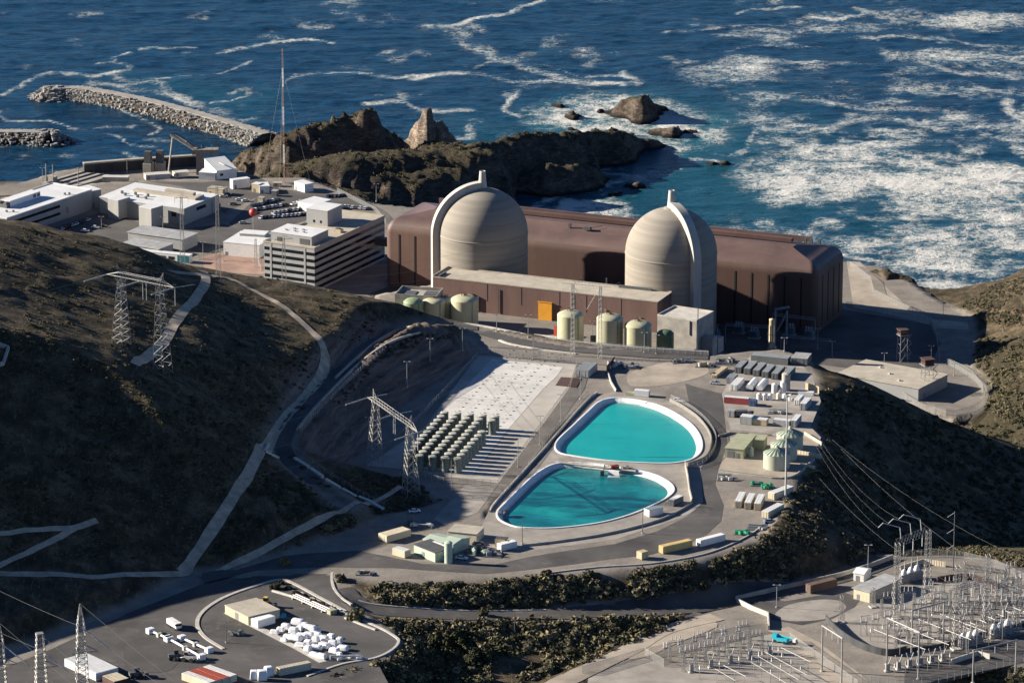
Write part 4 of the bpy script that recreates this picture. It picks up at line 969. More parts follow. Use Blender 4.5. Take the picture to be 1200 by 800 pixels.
for x in (-1.8, 2.2): MB().box((-L/2+7.5+x, D_/2-31.55, Ho+1.6), (1.0, .1, 1.4)).build('window', 'glass_dark', p2)
un = MB().box((L/2-6, D_/2-38, Ho+.2), (4.4, 3.2, 1.6)).build('air_unit', 'tan_paint', ob)
MB().box((L/2-6, D_/2-38, Ho+1.8), (2.4, 2.2, .4)).build('fan', 'steel_dark', un)
for k in range(5): MB().box((-L*.25+k*2.6, -D_/2+10+(k % 2)*4, Ho+5.05), (1.1, 1.1, .6)).build('roof_vent', 'steel', ob)
MB().box((L/2+13, D_/2-9, 10), (26, 3.6, 4)).box((L/2+25.3, D_/2-9, -1), (1.2, 3, 11)).build('skybridge', 'steel_dark', ob)
MB().box((-L/2-1.2, D_/2-40, 10), (1.6, 34, 6)).build('stair_screen', 'office_panel', ob)

# ================================================================ warehouses and low buildings
wh = block('warehouse', 'long white roofed warehouse at the left edge, with two dark window strips', 'warehouse', (8.7,280), (108,246), 27, 11, GR, 'metal_wall', 'roof_white', parapet=.4, over=.1)
Lw = wh['_L']; Dw = 27
for z0_, z1_, a0, a1 in ((7.4, 8.9, .05, .62), (3.4, 4.8, .16, .62)): panel(MB(), 'f', Lw, Dw, Lw*a0, Lw*a1, z0_, z1_, .07).build('window_strip', 'glass_dark', wh)
panel(MB(), 'f', Lw, Dw, Lw*.69, Lw*.72, 3, 6.4, .08).build('door', 'door_grey', wh)
ru = MB().box((-4, 3, 11.3), (26, 6, 3.2)).build('roof_unit', 'white_paint', wh)
MB().box((-18.5, 3, 11.3), (3, 6.5, 2.0)).box((-18.5, 1, 13.3), (3.2, 2, .9)).box((-18.5, 5, 13.3), (3.2, 2, .9)).build('cooling_unit', 'steel_dark', wh)
MB().box((7.5, -.05, 12.1), (2.2, .1, 1.8)).box((4, -.05, 12.1), (2.2, .1, 1.8)).build('louvre', 'steel_dark', ru)
for x, y in ((-26, -5), (-24, -8), (20, -8), (22, -9.5)): MB().box((x, y, 11.3), (.9, .9, 1.0)).build('roof_vent', 'steel_dark', wh)
block('loading_annex', 'small white roofed annex at the far corner of the long warehouse', 'annex', (104,246), (119,243), 12, 10, GR, 'metal_wall', 'roof_white', doors=[('f', 1, 4, 0, 3.2)])
fs = block('workshop', 'white roofed workshop with grey metal walls right of the long warehouse', 'workshop', (216,264), (257,247), 54, 9, GR, 'metal_wall', 'roof_white', over=.1)
Lf = fs['_L']
panel(MB(), 'f', Lf, 54, Lf*.35, Lf*.62, 5.2, 7.0, .07).build('window_strip', 'glass_dark', fs)
panel(MB(), 'f', Lf, 54, Lf*.78, Lf*.83, 0, 7.2, .07).build('door', 'door_grey', fs)
panel(MB(), 'l', Lf, 54, 5, 8, 4, 6.5, .08).build('window', 'glass_dark', fs)
rw = MB().box((2, -3, 9.2), (4, 40, 1.3)).box((7, -9, 9.2), (3, 18, 2.2)).box((4.6, -22, 9.2), (7, 3, 1.6)).build('roof_plant', 'roof_tan', fs)
for x, y in ((-9, 16), (-6, 20), (-9, 8), (-5, 12), (-10, 2), (-5, 4)): MB().box((x, y, 9.2), (1.1, 1.1, 1.5)).build('roof_vent', 'steel_dark', fs)
for A, B, tx in (((126.7,255), (139,257.5), 'left'), ((163,264.5), (177.5,267.5), 'right')):
    block('workshop_tower', 'square grey tower on the workshop front, %s of the dark entrance recess' % ('farther' if tx == 'left' else 'nearer and right'), 'tower', A, B, 9.5, 10.5, GR, 'metal_wall_warm', 'roof_white', over=.05)
block('gatehouse', 'low grey gatehouse with flat roof below the workshop', 'building', (143.5,296), (186,303), 13, 5, GR, 'metal_wall', 'roof_grey', over=.5, wins=[('f', 4+3*k, 5.6+3*k, 1.5, 3) for k in range(5)])
block('gatehouse', 'longer flat grey roofed hall behind the low gatehouse', 'building', (150,286), (214,295), 15, 6.5, GR, 'metal_wall', 'roof_grey', over=.5)
tl = block('modular_office', 'long white modular office with teal end behind the hill crest', 'modular office', (150,302), (222,309), 4, 4.2, GR, 'white_paint', 'roof_white', wins=[('f', 3+5*k, 6.5+5*k, 1.4, 3) for k in range(5)])
extra(tl, 'teal_end', 'glass_teal', ((tl['_L']/2-3.5, -2.1, .5), (6.5, .2, 3.4)))
wb = block('workshop_shed', 'white shed with sloping roof near the harbour crane', 'shed', (254,211), (277.5,208), 16, 5, GR-0, 'white_paint', 'roof_white', mono=3.5, wins=[('f', 2, 4, 2, 3.4)])
extra(wb, 'roof_panel', 'steel_pale', ((0, 1, 7.15), (.6, 13, .3)))
block('lean_to', 'low white lean-to on the left side of the sloping roofed shed', 'shed', (233,210.5), (252,211.5), 9, 4, GR, 'white_paint', 'roof_white')
for A, B, d, h, wall, roof, lab in [
    ((273,222),(293,219.5),4,5,'white_paint','roof_white','white trailer parked furthest left in the upper office lot'),
    ((295,225),(303,226),5,4.5,'tan_paint','roof_white','tan ended trailer between two white trailers'),
    ((304,227),(316,226.5),9,4,'white_paint','roof_white','white trailer standing crosswise behind the parked cars'),
    ((345,222),(357,226),6,4.5,'white_paint','roof_white','white site hut closest to the headland track'),
    ((243,228),(261,230),6,3.6,'tan_paint','roof_tan','tan storage row left of the parked cars'),
    ((349,246),(369,250),14,4.6,'white_paint','roof_white','white tented store beside the office block penthouse'),
    ((320,219),(330,219),3,2,'tan_paint','roof_tan','low tan hut at the foot of the radio mast'),
    ((262,299),(304,303),24,7,'white_paint','roof_white','white roofed canteen left of the office block'),
    ((281,292),(310,294),8,8.5,'metal_wall','roof_white','higher white roof unit behind the canteen'),
    ((171,211),(200,209),6,2.5,'concrete_pale','concrete_pale','long pale concrete deck block by the harbour wall'),
    ((205,207.5),(222,206),5,2.2,'concrete_pale','concrete_pale','short pale concrete block by the harbour wall'),
    ((120,212),(150,212.5),5,2,'concrete','concrete_pale','low concrete block by the boat ramp')]:
    block('site_building', lab, 'building', A, B, d, h, GR if A[1] > 215 else 26-0, wall, roof, doors=[('f', 1, 2.2, 0, 2.1)])
for k, (x, y) in enumerate([(302,238),(318,230),(250,246)]):
    block('kiosk', ['tiny tan kiosk among the parked cars', 'tiny dark kiosk near the radio mast', 'tiny hut on the corner of the works lot'][k], 'kiosk', (x,y), (x+6,y+.6), 3, 3, GR, 'tan_paint' if k == 0 else 'steel_dark', 'roof_grey')

# ---------------------------------------------------------------- cars
CARCOL = {'white': (.75, .75, .74), 'silver': (.42, .43, .44), 'dark blue': (.02, .035, .08), 'black': (.015, .015, .017), 'grey': (.13, .135, .14), 'red': (.30, .02, .02), 'pale blue': (.20, .30, .42)}
for k, c in CARCOL.items(): mat('car_'+k, c, .05, 1, .22)
def car_mesh():
    b = MB(); 
    prof = [(-2.3, .45), (-2.3, .95), (-1.3, 1.05), (1.1, 1.05), (2.2, .85), (2.3, .45)]
    for s in (-.9, .9): b.v += [(x, s, z) for x, z in prof]
    n = len(prof); b.f += [tuple(range(n)), tuple(range(2*n-1, n-1, -1))]+[(k, n+k, n+(k+1) % n, (k+1) % n) for k in range(n)]
    g = MB(); pr = [(-1.75, 1.0), (-1.2, 1.5), (.35, 1.5), (1.15, 1.0)]
    for s in (-.78, .78): g.v += [(x, s*(1 if z < 1.2 else .85), z) for x, z in pr]
    g.f += [(0, 1, 2, 3), (7, 6, 5, 4), (0, 4, 5, 1), (2, 6, 7, 3)]
    r = MB().box((-.42, 0, 1.47), (1.5, 1.3, .06))
    return b, g, r, [MB().bar((x, s-.1, .34), (x, s+.1, .34), .34, 10) for x in (-1.4, 1.4) for s in (-.82, .82)]
CARP = {}
def car(px, py, z, rz, col, label, group, pick=False):
    p = P(px, py, z)
    if col not in CARP:
        root = thing('parked_car', label, 'car', p, rz, group); b, g, r, w = car_mesh()
        b.build('body', 'car_'+col, root); g.build('windows', 'glass_dark', root); r.build('roof', 'car_'+col, root); [q.build('wheel', 'tyre', root) for q in w]
        CARP[col] = root; return root
    return dup(CARP[col], p, rz, label, group)
WORD = ['first', 'second', 'third', 'fourth', 'fifth', 'sixth', 'seventh', 'eighth', 'ninth', 'tenth', 'eleventh', 'twelfth', 'thirteenth', 'fourteenth']
def carrow(a, b, n, rz, cols, where, z=GR+.08):
    for k in range(n):
        t = k/(n-1) if n > 1 else 0
        col = cols[k % len(cols)]
        car(a[0]+(b[0]-a[0])*t+rnd.uniform(-.4, .4), a[1]+(b[1]-a[1])*t+rnd.uniform(-.15, .15), z, R(rz)+rnd.uniform(-.05, .05), col, '%s car %s from left in the %s' % (col, WORD[k], where), 'cars in the ' + where)
LOT = 'office car park'
carrow((297,242), (325,234.5), 7, 58, ['dark blue', 'grey', 'silver', 'dark blue', 'black', 'white', 'grey', 'dark blue'], 'far row of the office car park')
carrow((300,246.5), (334,241), 8, 58, ['white', 'dark blue', 'white', 'grey', 'white', 'silver', 'white', 'black', 'white'], 'middle row of the office car park')
carrow((322,250.5), (363,244.5), 10, 58, ['white', 'white', 'silver', 'white', 'black', 'white', 'white', 'grey', 'white', 'white', 'silver', 'white'], 'second row of the office car park')
carrow((307,256), (357,252), 11, 58, ['white', 'dark blue', 'grey', 'white', 'pale blue', 'white', 'white', 'silver', 'white', 'white', 'dark blue', 'white'], 'near row of the office car park')
carrow((386,231), (402,230), 5, 62, ['dark blue', 'black', 'grey', 'silver', 'dark blue'], 'short row behind the office block')
carrow((404,243), (432,245.5), 7, 80, ['white', 'silver', 'white', 'grey', 'white', 'white', 'dark blue', 'white'], 'long row behind the office block')
carrow((60,274), (103,258.5), 11, 70, ['dark blue', 'white', 'grey', 'white', 'red', 'dark blue', 'white', 'white', 'dark blue', 'grey', 'white'], 'shaded row of the warehouse car park')
for x, y, c, rz, lb in [(100,271.5,'white',-12,'white car standing alone in the middle of the warehouse car park'), (112,267.5,'white',-15,'white car nearest the workshop recess'), (121,266,'black',-15,'black car beside the workshop recess'),
                        (285,262,'silver',10,'silver car in the workshop shadow'), (281,235,'white',5,'white car alone left of the office car park'), (273,240,'grey',25,'grey car at the left edge of the office car park'),
                        (262,231,'white',10,'white car beside the tan storage row'), (268,229,'dark blue',10,'dark blue car beside the tan storage row'), (345,240,'white',40,'white car left of the white tented store'),
                        (352,237,'silver',35,'silver car behind the white tented store'), (371,234,'white',10,'white car between the white hut and the office block'),
                        (305,224,'black',0,'black car near the crosswise trailer'), (288,236,'white',15,'small white car left of the far parking row')]:
    car(x, y, GR+.08, R(rz), c, lb, 'single cars on the plant lots')
# ---------------------------------------------------------------- harbour
mat('dark_wall', (.055, .058, .06), .3, .3, .85, streak=True)
mat('pier_conc', (.38, .345, .29), .2, .3, .9)
q = [P(98,203.5,8), P(160,198.5,8), P(238,193.5,8)]
sw_ = wall_line('sea_wall', 'dark sea wall along the harbour below the crane', q, 6.0, 3.0, 'dark_wall', n=3)
MB().box((0, 0, 0), (1, 1, 1))
cp = wall_line('coping', 'coping', q, .5, 3.4, 'pier_conc', off=6.0, n=3); cp.parent = sw_; cp.location = (0, 0, 0)
for k_ in ('label', 'category'): del cp[k_]
for k, (x, y) in enumerate([(174,207),(188,206)]):
    r0 = thing('screen_tower', ['left dark intake tower on a pale base by the harbour wall', 'right dark intake tower on a pale base by the harbour wall'][k], 'intake tower', P(x, y, 8), R(-15), 'intake towers')
    MB().box((0, 0, -1), (5, 5, 9)).build('base', 'pier_conc', r0); MB().box((0, 0, 8), (4, 3.4, 7)).build('tower', 'steel_dark', r0)
rp = thing('boat_ramp', 'pale sloping boat ramp behind the long warehouse', 'ramp', P(92, 214, 8), R(-25))
mb = MB(); mb.add([(-11, -22, 0), (11, -22, 0), (11, 20, -9), (-11, 20, -9), (-11, -22, 4), (11, -22, 4), (11, 20, 1), (-11, 20, 1)], [(4, 5, 6, 7), (0, 1, 5, 4), (1, 2, 6, 5), (2, 3, 7, 6), (3, 0, 4, 7)]); mb.build('slab', 'pier_conc', rp)
for x in (-7, -1, 5): MB().add([(x-.5, -22, 4.05), (x+.5, -22, 4.05), (x+.5, 20, 1.05), (x-.5, 20, 1.05), (x-.5, -22, 4.5), (x+.5, -22, 4.5), (x+.5, 20, 1.5), (x-.5, 20, 1.5)], [(4, 5, 6, 7), (0, 1, 5, 4), (1, 2, 6, 5), (2, 3, 7, 6), (3, 0, 4, 7)]).build('rail', 'dark_wall', rp)
for x in (-10.5, -6, 10.5): MB().bar((x, -18, 3), (x, -18, 14), .3).build('post', 'steel', rp)
MB().box((-8, -16, 3.5), (5, 4, 3)).build('hut', 'pier_conc', rp)
cr = thing('gantry_crane', 'weathered harbour gantry crane with sloping boom', 'crane', P(235, 204, 8), 0)
mat('crane_tan', (.27, .245, .20), .2, .4, .8)
MB().box((0, 0, -1), (4.5, 4.5, 14)).build('tower', 'crane_tan', cr); MB().box((3, 0, 12), (15, 6, 3)).build('machine_house', 'crane_tan', cr)
MB().bar((-1.5, -2.5, 14), (-17, 4, 22), .7).bar((-1.5, 3, 14), (-15, 9, 22), .7).bar((-17, 4, 22), (-15, 9, 22), .6).bar((-8, 0, 17.8), (-8, 6, 18.0), .4).build('boom', 'crane_tan', cr)
MB().bar((-16, 6, 21), (-19, 5, -2), .55).build('leg', 'crane_tan', cr)
for k in range(5): MB().bar((-2+k*3, -2.8, 15), (-2+k*3, -2.8, 17+k % 2), .15).build('handrail', 'steel_dark', cr)
# poles with lamps
def lamp_post(px, py, hp, label, z=None, arms=2, group='lamp posts', m='steel', rz=0.0):
    p = G(px, py) if z is None else P(px, py, z); h = hpx(p, hp)
    root = thing('lamp_post', label, 'lamp post', p, rz, group)
    MB().lathe([(.17, -.3), (.09, h)], 8).build('pole', m, root)
    if arms:
        mb = MB(); mb.bar((-1.1, 0, h), (1.1, 0, h), .07); mb.build('arm', m, root)
        for s in ((-1, 1) if arms == 2 else (1,)): MB().box((s*1.1, 0, h-.1), (.8, .45, .22)).build('lamp_head', 'steel_pale', root)
    MB().lathe([(.4, -.2), (.4, .5)], 8).build('footing', 'concrete', root)
    return root
for x, y, h, lb in [(50,212,15,'beyond the long warehouse roof'), (149,203,16,'in front of the dark harbour wall'), (119,268,14,'beside the workshop recess'), (238,304,20,'right of the gatehouse'), (191,272,18,'at the foot of the workshop'), (336,285,15,'in the office forecourt'),
                    (324,190,16,'at the foot of the headland'), (441,236,20,'behind the office block'), (150,300,10,'in front of the gatehouse'), (262,306,14,'beside the red paved court')]:
    lamp_post(x, y, h, 'slim lamp post ' + lb, GR if y > 208 else 8)
bs = thing('warning_ball', 'red ball on a slim pole left of the parked cars', 'marker ball', P(297, 276, GR)); h = hpx(bs.location, 27)
MB().bar((0, 0, 0), (0, 0, h), .18, 6).build('pole', 'steel', bs)
MB().lathe([(.02, -2.2), (1.1, -1.9), (1.9, -1.1), (2.2, 0), (1.9, 1.1), (1.1, 1.9), (.02, 2.2)], 20, (0, 0, h), cap=False).build('ball', 'red_paint', bs, True)
# radio mast
mp = P(333, 214, GR); hm = hpx(mp, 154)
rm = thing('radio_mast', 'tall thin red and white lattice radio mast', 'radio mast', mp)
n_ = 7
for k in range(n_):
    mb = MB(); z0_, z1_ = hm*k/n_, hm*(k+1)/n_
    for j in range(3):
        a0 = j*2*PI/3; a1 = (j+1)*2*PI/3; r0 = .38
        mb.bar((r0*math.cos(a0), r0*math.sin(a0), z0_), (r0*math.cos(a0), r0*math.sin(a0), z1_), .09)
        for q in range(5):
            zz0, zz1 = z0_+(z1_-z0_)*q/5, z0_+(z1_-z0_)*(q+1)/5
            mb.bar((r0*math.cos(a0), r0*math.sin(a0), zz0), (r0*math.cos(a1), r0*math.sin(a1), zz1), .045)
    o = mb.build('mast_section', 'mast_red' if k % 2 == 0 and False else ('white_paint' if k % 2 else mat('mast_red', (.30, .14, .12), .1, 1, .6)), rm)
for j in range(3):
    a = j*2*PI/3+.4; MB().bar((0, 0, hm*.85), (16*math.cos(a), 16*math.sin(a), -4), .03, 3).build('guy_wire', 'steel', rm)
# ================================================================ casks on the storage pad
mat('cask', (.165, .188, .160), .12, .5, .7, streak=True, dirt=(.135, .155, .135))
mat('cask_lid', (.42, .415, .355), .14, .5, .75, dirt=(.34, .33, .28))
proto = None
COLW = ['leftmost', 'second', 'middle', 'fourth', 'rightmost']
for i in range(5):
    for j in range(12):
        if i == 4 and j in (8, 9): continue
        if i == 4 and j > 11: continue
        px, py = cask_px(i, j); p = P(px, py, PL+.1)
        lb = 'grey green storage cask, %s from the front in the %s column' % (WORD[j] if j else 'nearest', COLW[i])
        if j == 0: lb = 'grey green storage cask at the front of the %s column' % COLW[i]
        if i == 4 and j > 9: lb = 'grey green storage cask of the detached right pair, ' + ('nearer' if j == 10 else 'farther')
        if proto is None:
            proto = thing('storage_cask', lb, 'storage cask', p, 0, 'storage casks on the white pad')
            MB().lathe([(1.70, 0), (1.70, .25), (1.66, .3), (1.66, 5.6), (1.70, 5.62), (1.70, 5.9)], 24, cap=False).build('body', 'cask', proto, True)
            MB().lathe([(1.72, 5.88), (1.72, 6.05), (1.35, 6.1), (1.3, 6.22), (.01, 6.26)], 24, cap=False).build('lid', 'cask_lid', proto)
        else: dup(proto, p, rnd.uniform(-.2, .2), lb)

# ================================================================ containers and huts on the terrace
mat('cont_cream', (.60, .52, .37), .1, .3, .6, streak=True, ribs=1.4, dirt=(.50, .42, .29))
mat('cont_white', (.70, .69, .66), .08, .3, .55, streak=True, ribs=1.4, dirt=(.58, .55, .50))
mat('cont_yellow', (.58, .42, .17), .1, .3, .6, streak=True, ribs=1.4)
mat('cont_red', (.26, .035, .035), .15, .3, .6, streak=True, ribs=1.4)
mat('cont_brown', (.145, .09, .065), .15, .3, .7, streak=True, ribs=1.4)
mat('cont_grey', (.13, .14, .14), .15, .3, .7, streak=True, ribs=1.4)
mat('roof_dark', (.075, .075, .08), .2, .3, .75)
mat('wrap_white', (.78, .78, .79), .05, .6, .35, bump=.15)
def container(label, A, B, d, h=2.6, body='cont_white', roof=None, end='l', z=PL+.06, group=None, name='shipping_container', cat='container'):
    a, b, u, w, L = front(A, B, z); c = (a+b)/2+w*d/2
    root = thing(name, label, cat, c, math.atan2(u.y, u.x), group)
    MB().box((0, 0, .12), (L, d, h-.12)).build('body', body, root)
    r = MB().box((0, 0, h), (L-.1, d-.1, .06))
    for k in range(int(L/1.2)): r.box((-L/2+.7+k*1.2, 0, h+.06), (.35, d-.3, .04))
    r.build('roof', roof or body, root)
    f = end if (d < L or end in 'fb') else 'f'
    W_ = L if f in 'fb' else d
    for k in (0, 1):
        dm = panel(MB(), f, L, d, .1+k*(W_/2-.05), W_/2-.03+k*(W_/2-.05), .25, h-.12, .06)
        do = dm.build('door', body, root)
        lk = MB(); panel(lk, f, L, d, W_*(.25+.5*k)-.05, W_*(.25+.5*k)+.05, .3, h-.2, .05, .06); lk.build('lock_bar', 'steel', do)
    return root
mat('cont_slate', (.26, .28, .285), .15, .3, .7, dirt=(.19, .205, .21))
GW = ['first', 'second', 'third', 'fourth', 'fifth', 'sixth']
for k, (x, y) in enumerate([(860.6,437),(871.5,438.6),(882,440.5),(892.5,442.5),(903.7,444.4),(916,445)]):
    container('slate roofed container, %s from left in the row of six by the terrace edge' % GW[k], (x,y), (x+7.6,y+.7), 12.2, 2.7, 'cont_grey', 'cont_slate', 'f', group='six slate containers side by side')
CON = [
 ('long low slate roofed shed behind the six slate containers', (880,424),(923,428.2),5,3,'cont_grey','cont_slate','shed'),
 ('grey blue flat roofed hut at the back right corner of the container yard', (927,427),(946,428.5),9,3,'cont_grey','roof_grey','hut'),
 ('pale blue square container nearest the road in the container yard', (851,449),(860,449.9),6,2.7,'pipe_blue','roof_slate','container'),
 ('white container with an open dark end beside the pale blue one', (855.5,457.3),(864,458.1),11,2.7,'cont_white','cont_white','container'),
 ('red container with a white roof along the container yard', (848.5,472.2),(877,474.6),2.6,2.7,'cont_red','roof_white','container'),
 ('small dark blue container at the right end of the red one', (877,475.6),(885.5,476.4),3,2.4,'blue_paint','blue_paint','container'),
 ('small grey hut next to the road below the red container', (852.5,488.5),(860.5,489.3),3,2.8,'metal_wall','roof_grey','hut'),
 ('small white roofed hut second from the road below the red container', (864,488),(872,488.9),3,2.2,'cont_cream','roof_white','hut'),
 ('grey office cabin with white roof in the lower row of the container yard', (867,496.6),(881,498),4,3.3,'metal_wall','roof_white','cabin'),
 ('tan office cabin joined to the grey cabin', (881.6,497.6),(898,499.2),3.5,2.5,'tan_paint','roof_white','cabin'),
 ('white roofed cabin left of the three round silos', (906,498.5),(925,500.5),3,2.6,'metal_wall','roof_white','cabin'),
 ('long white roofed container above the round silos, pointing away', (926.5,500.5),(933,501.1),9,3,'metal_wall','roof_white','container'),
 ('white container pointing away at the right edge of the container yard', (937,480.5),(944.5,481.2),9,3,'metal_wall','roof_white','container'),
 ('narrow white container beside the one at the yard edge', (930,474.5),(936,475.1),8,2.4,'cont_white','cont_white','container'),
 ('long flat white cover behind the yard edge containers', (935,462.5),(953,464),2.4,1.4,'white_paint','white_paint','cover'),
 ('left of three cream containers standing side by side', (860.8,594.6),(868.5,595.1),12,2.7,'cont_cream','roof_white','container'),
 ('middle of three cream containers standing side by side', (872,596.2),(879.7,596.7),12,2.7,'cont_cream','roof_white','container'),
 ('right of three cream containers standing side by side', (883.3,597.2),(891,597.7),12,2.7,'cont_cream','roof_white','container'),
 ('cream container angled beside the green machines', (900,584),(907.5,586),12,2.8,'cont_cream','roof_white','container'),
 ('cream container nearest the scrub slope below the three', (892.5,606),(900.5,607.6),12,2.7,'cont_cream','roof_white','container'),
 ('long yellow container on the outer edge of the terrace road', (777,649),(811.5,641),2.7,2.8,'cont_yellow','cont_yellow','container'),
 ('long white container on the outer edge of the terrace road', (821,641),(850,633.5),2.7,2.6,'cont_white','roof_white','container'),
 ('small tan container left of the long yellow one', (752,656),(760,653.8),3,2.8,'tan_paint','tan_paint','container'),
 ('blue roofed white box beside the lower reservoir', (761,606),(777,602.5),3.6,2.8,'cont_white','pipe_blue','container'),
 ('long cream container nearest the scrub left of the green sheds', (453.5,636),(481.7,628),5,2.7,'cont_cream','cont_cream','container'),
 ('small cream container beside the road left of the green sheds', (459.6,650),(474.3,654),3.4,2.7,'cont_cream','roof_white','container'),
 ('white container right of the green sheds', (587.5,646),(606,641.5),2.8,2.6,'cont_white','roof_white','container'),
 ('small tan cabin behind the white container by the sheds', (580,640.5),(592,641.5),3.4,3.2,'tan_paint','roof_dark','cabin'),
 ('grey steel shed at the far end of the concrete apron', (674.5,441.5),(690,443),12,3.4,'metal_wall','roof_slate','shed'),
 ('white tank container at the head of the upper reservoir', (743,464),(760,465.5),2.6,2.6,'white_paint','white_paint','container'),
 ('low green crate beside the white tank container', (733,463),(743,464),2.4,1.2,'olive','olive','crate'),
 ('narrow pale flatbed trailer beside the dirt lot', (840,443),(853,433),2.6,1.3,'tan_paint','tan_paint','trailer'),
 ('grey site trailer standing on the lower reservoir apron', (789.5,593.5),(801,588),2.5,2.6,'cont_grey','white_paint','trailer'),
]
for lb, A, B, d, h, bd, rf, cat in CON:
    container(lb, A, B, d, h, bd, rf, 'f' if abs(B[0]-A[0]) < 10 else 'l', name={'container': 'shipping_container'}.get(cat, 'site_'+cat), cat=cat)
# rounded white tank trailers and upright tanks of the water plant
for A, tx in (((874,457.5), 'left'), ((885.5,458.3), 'right')):
    a, b, u, w, L = front(A, (A[0]+8, A[1]+.7), PL+.06)
    root = thing('tank_trailer', 'rounded white tank trailer, %s of the pair in the container yard' % tx, 'tank trailer', (a+b)/2+w*5.5, math.atan2(u.y, u.x), 'white tank trailers')
    prof = [(-L/2, .6), (-L/2, 1.8), (-L/2+.5, 2.6), (0, 2.85), (L/2-.5, 2.6), (L/2, 1.8), (L/2, .6)]; mb = MB()
    for y in (-5.5, 5.5): mb.v += [(x, y, z) for x, z in prof]
    n = len(prof); mb.f += [tuple(range(n)), tuple(range(2*n-1, n-1, -1))]+[(k, n+k, n+(k+1) % n, (k+1) % n) for k in range(n)]
    mb.build('tank', 'white_paint', root)
    MB().box((0, 0, .3), (L*.8, 11, .3)).build('chassis', 'steel_dark', root)
    for y in (-4.2, -3, 3.2, 4.4): MB().bar((-L/2+.1, y, .45), (L/2-.1, y, .45), .45, 10).build('wheel', 'tyre', root)
def vtank(px, py, dpx, hp, m, lb, z=PL+.06, cone=.12, group=None, legs=0):
    p = P(px, py, z); s = ppm(p); r = dpx/2/s; h = hp/(s*CT); root = thing('upright_tank', lb, 'tank', p, 0, group)
    MB().lathe([(r, legs), (r, h)], 22, cap=False).build('shell', m, root, True)
    MB().lathe([(r+.04, h), (r*.7, h+r*cone*2), (.02, h+r*cone*3)], 22, cap=False).build('top', m, root, True)
    MB().lathe([(.22, 0), (.2, .5)], 8, (r*.3, 0, h+r*cone*2)).build('hatch', 'steel', root)
    return root
vtank(907.5,460,6.6,10,'white_paint','shorter of two tall white tanks in the container yard', group='white tanks')
vtank(917.8,460.5,7,13,'white_paint','tallest white tank in the container yard', group='white tanks')
for k, (x, y) in enumerate([(889.5,467.5),(896,468),(902.5,468.2),(912.5,467),(919.5,468.2),(926,469)]):
    vtank(x, y, 5.6, 6.2, 'white_paint' if k != 3 else 'cream', 'small %s tank, %s from the left in the row of six' % ('white' if k != 3 else 'cream', GW[k] if k < 5 else 'last'), group='row of six small tanks')
vtank(921,457,10,19,'roof_tan','tall grey tan silo at the end of the slate containers', cone=.08)
t_ = vtank(525.5,659,9.5,24,'sage','pale green upright silo beside the green sheds', cone=.1)
vtank(880,534,6.5,9,'sage','small green tank under the olive shed roof', cone=.08)
# olive shed and three silos
block('olive_shed', 'olive metal shed with ridged roof beside the three silos', 'shed', (849.5,535.5), (871,537.6), 19, 3.8, PL+.08, 'olive', 'olive', mono=.4, doors=[('f', 1, 3.6, 0, 2.9), ('f', 4.6, 5.6, 0, 2.2)])
block('olive_shed', 'olive roofed wing of the shed reaching towards the silos', 'shed', (874,525), (895,526.8), 6, 3.9, PL+.08, 'olive', 'olive', mono=.3)
mat('silo_wall', (.43, .44, .335), .1, .3, .55, streak=True)
for x, y, tx in ((910,547,'nearest'), (918.5,536.5,'middle'), (925.5,525,'farthest')):
    p = P(x, y, PL+.08); s = ppm(p); r = 15.6/s; h = 17/(s*CT)
    root = thing('round_silo', 'round olive silo with ribbed conical roof, %s of the three' % tx, 'silo', p, 0, 'three round silos')
    MB().lathe([(r, -.2), (r, h)], 40, cap=False).build('wall', 'silo_wall', root, True)
    rf = MB().lathe([(r+.15, h), (.5, h+2.4), (.02, h+2.5)], 40, cap=False).build('roof', mat('silo_roof', (.52, .56, .46), .08, .4, .5), root)
    rb = MB()
    for k in range(18):
        a = 2*PI*k/18; c_, s_ = math.cos(a), math.sin(a); wd = .26
        rb.add([((r+.1)*c_-wd*s_*1.6, (r+.1)*s_+wd*c_*1.6, h+.06), ((r+.1)*c_+wd*s_*1.6, (r+.1)*s_-wd*c_*1.6, h+.06), (.8*c_+.05*s_, .8*s_-.05*c_, h+2.42), (.8*c_-.05*s_, .8*s_+.05*c_, h+2.42)], [(0, 1, 2, 3)])
    rb.build('roof_ribs', 'dark_green', rf)
    MB().lathe([(.6, 0), (.6, .6), (.02, .9)], 12, (0, 0, h+2.4)).build('cap', 'cream', rf)
wall_line('yard_wall', 'cream wall behind the three silos, upper length', Z([(943,509),(963,521)]), 1.2, .4, 'cont_cream', n=1)
wall_line('yard_wall', 'cream wall right of the three silos, lower length', Z([(934,531),(962,536)]), 1.4, .4, 'cont_cream', n=1)
wall_line('yard_wall', 'short cream kerb right of the nearest silo', Z([(938,545),(955,548)]), .8, .5, 'cont_cream', n=1)
wall_line('yard_wall', 'tan timber screen on the slope right of the container yard', Z([(944,456),(960,461)]), 3.0, .3, 'tan_paint', n=1)
wall_line('yard_wall', 'grey wall along the far side of the silo yard', Z([(842,512),(856,508),(905,511)]), .9, .4, 'concrete', n=1)
wall_line('yard_wall', 'kerb wall along the near side of the silo yard', Z([(842,553),(880,558),(915,561),(934,556),(954,538)]), .7, .5, 'concrete', n=3)
# high mast
hp_ = P(920.5, 585, PL); hm = hpx(hp_, 122)
hmst = thing('lighting_mast', 'very tall slim lighting mast rising from a mossy footing', 'mast', hp_)
MB().lathe([(.42, 0), (.2, hm)], 10).build('pole', 'steel_pale', hmst); MB().lathe([(1.5, -.3), (1.4, .7)], 16).build('footing', 'concrete_pale', hmst)
MB().lathe([(.9, 0), (.9, .5)], 14, (0, 0, hm-.4)).build('lamp_ring', 'steel', hmst)
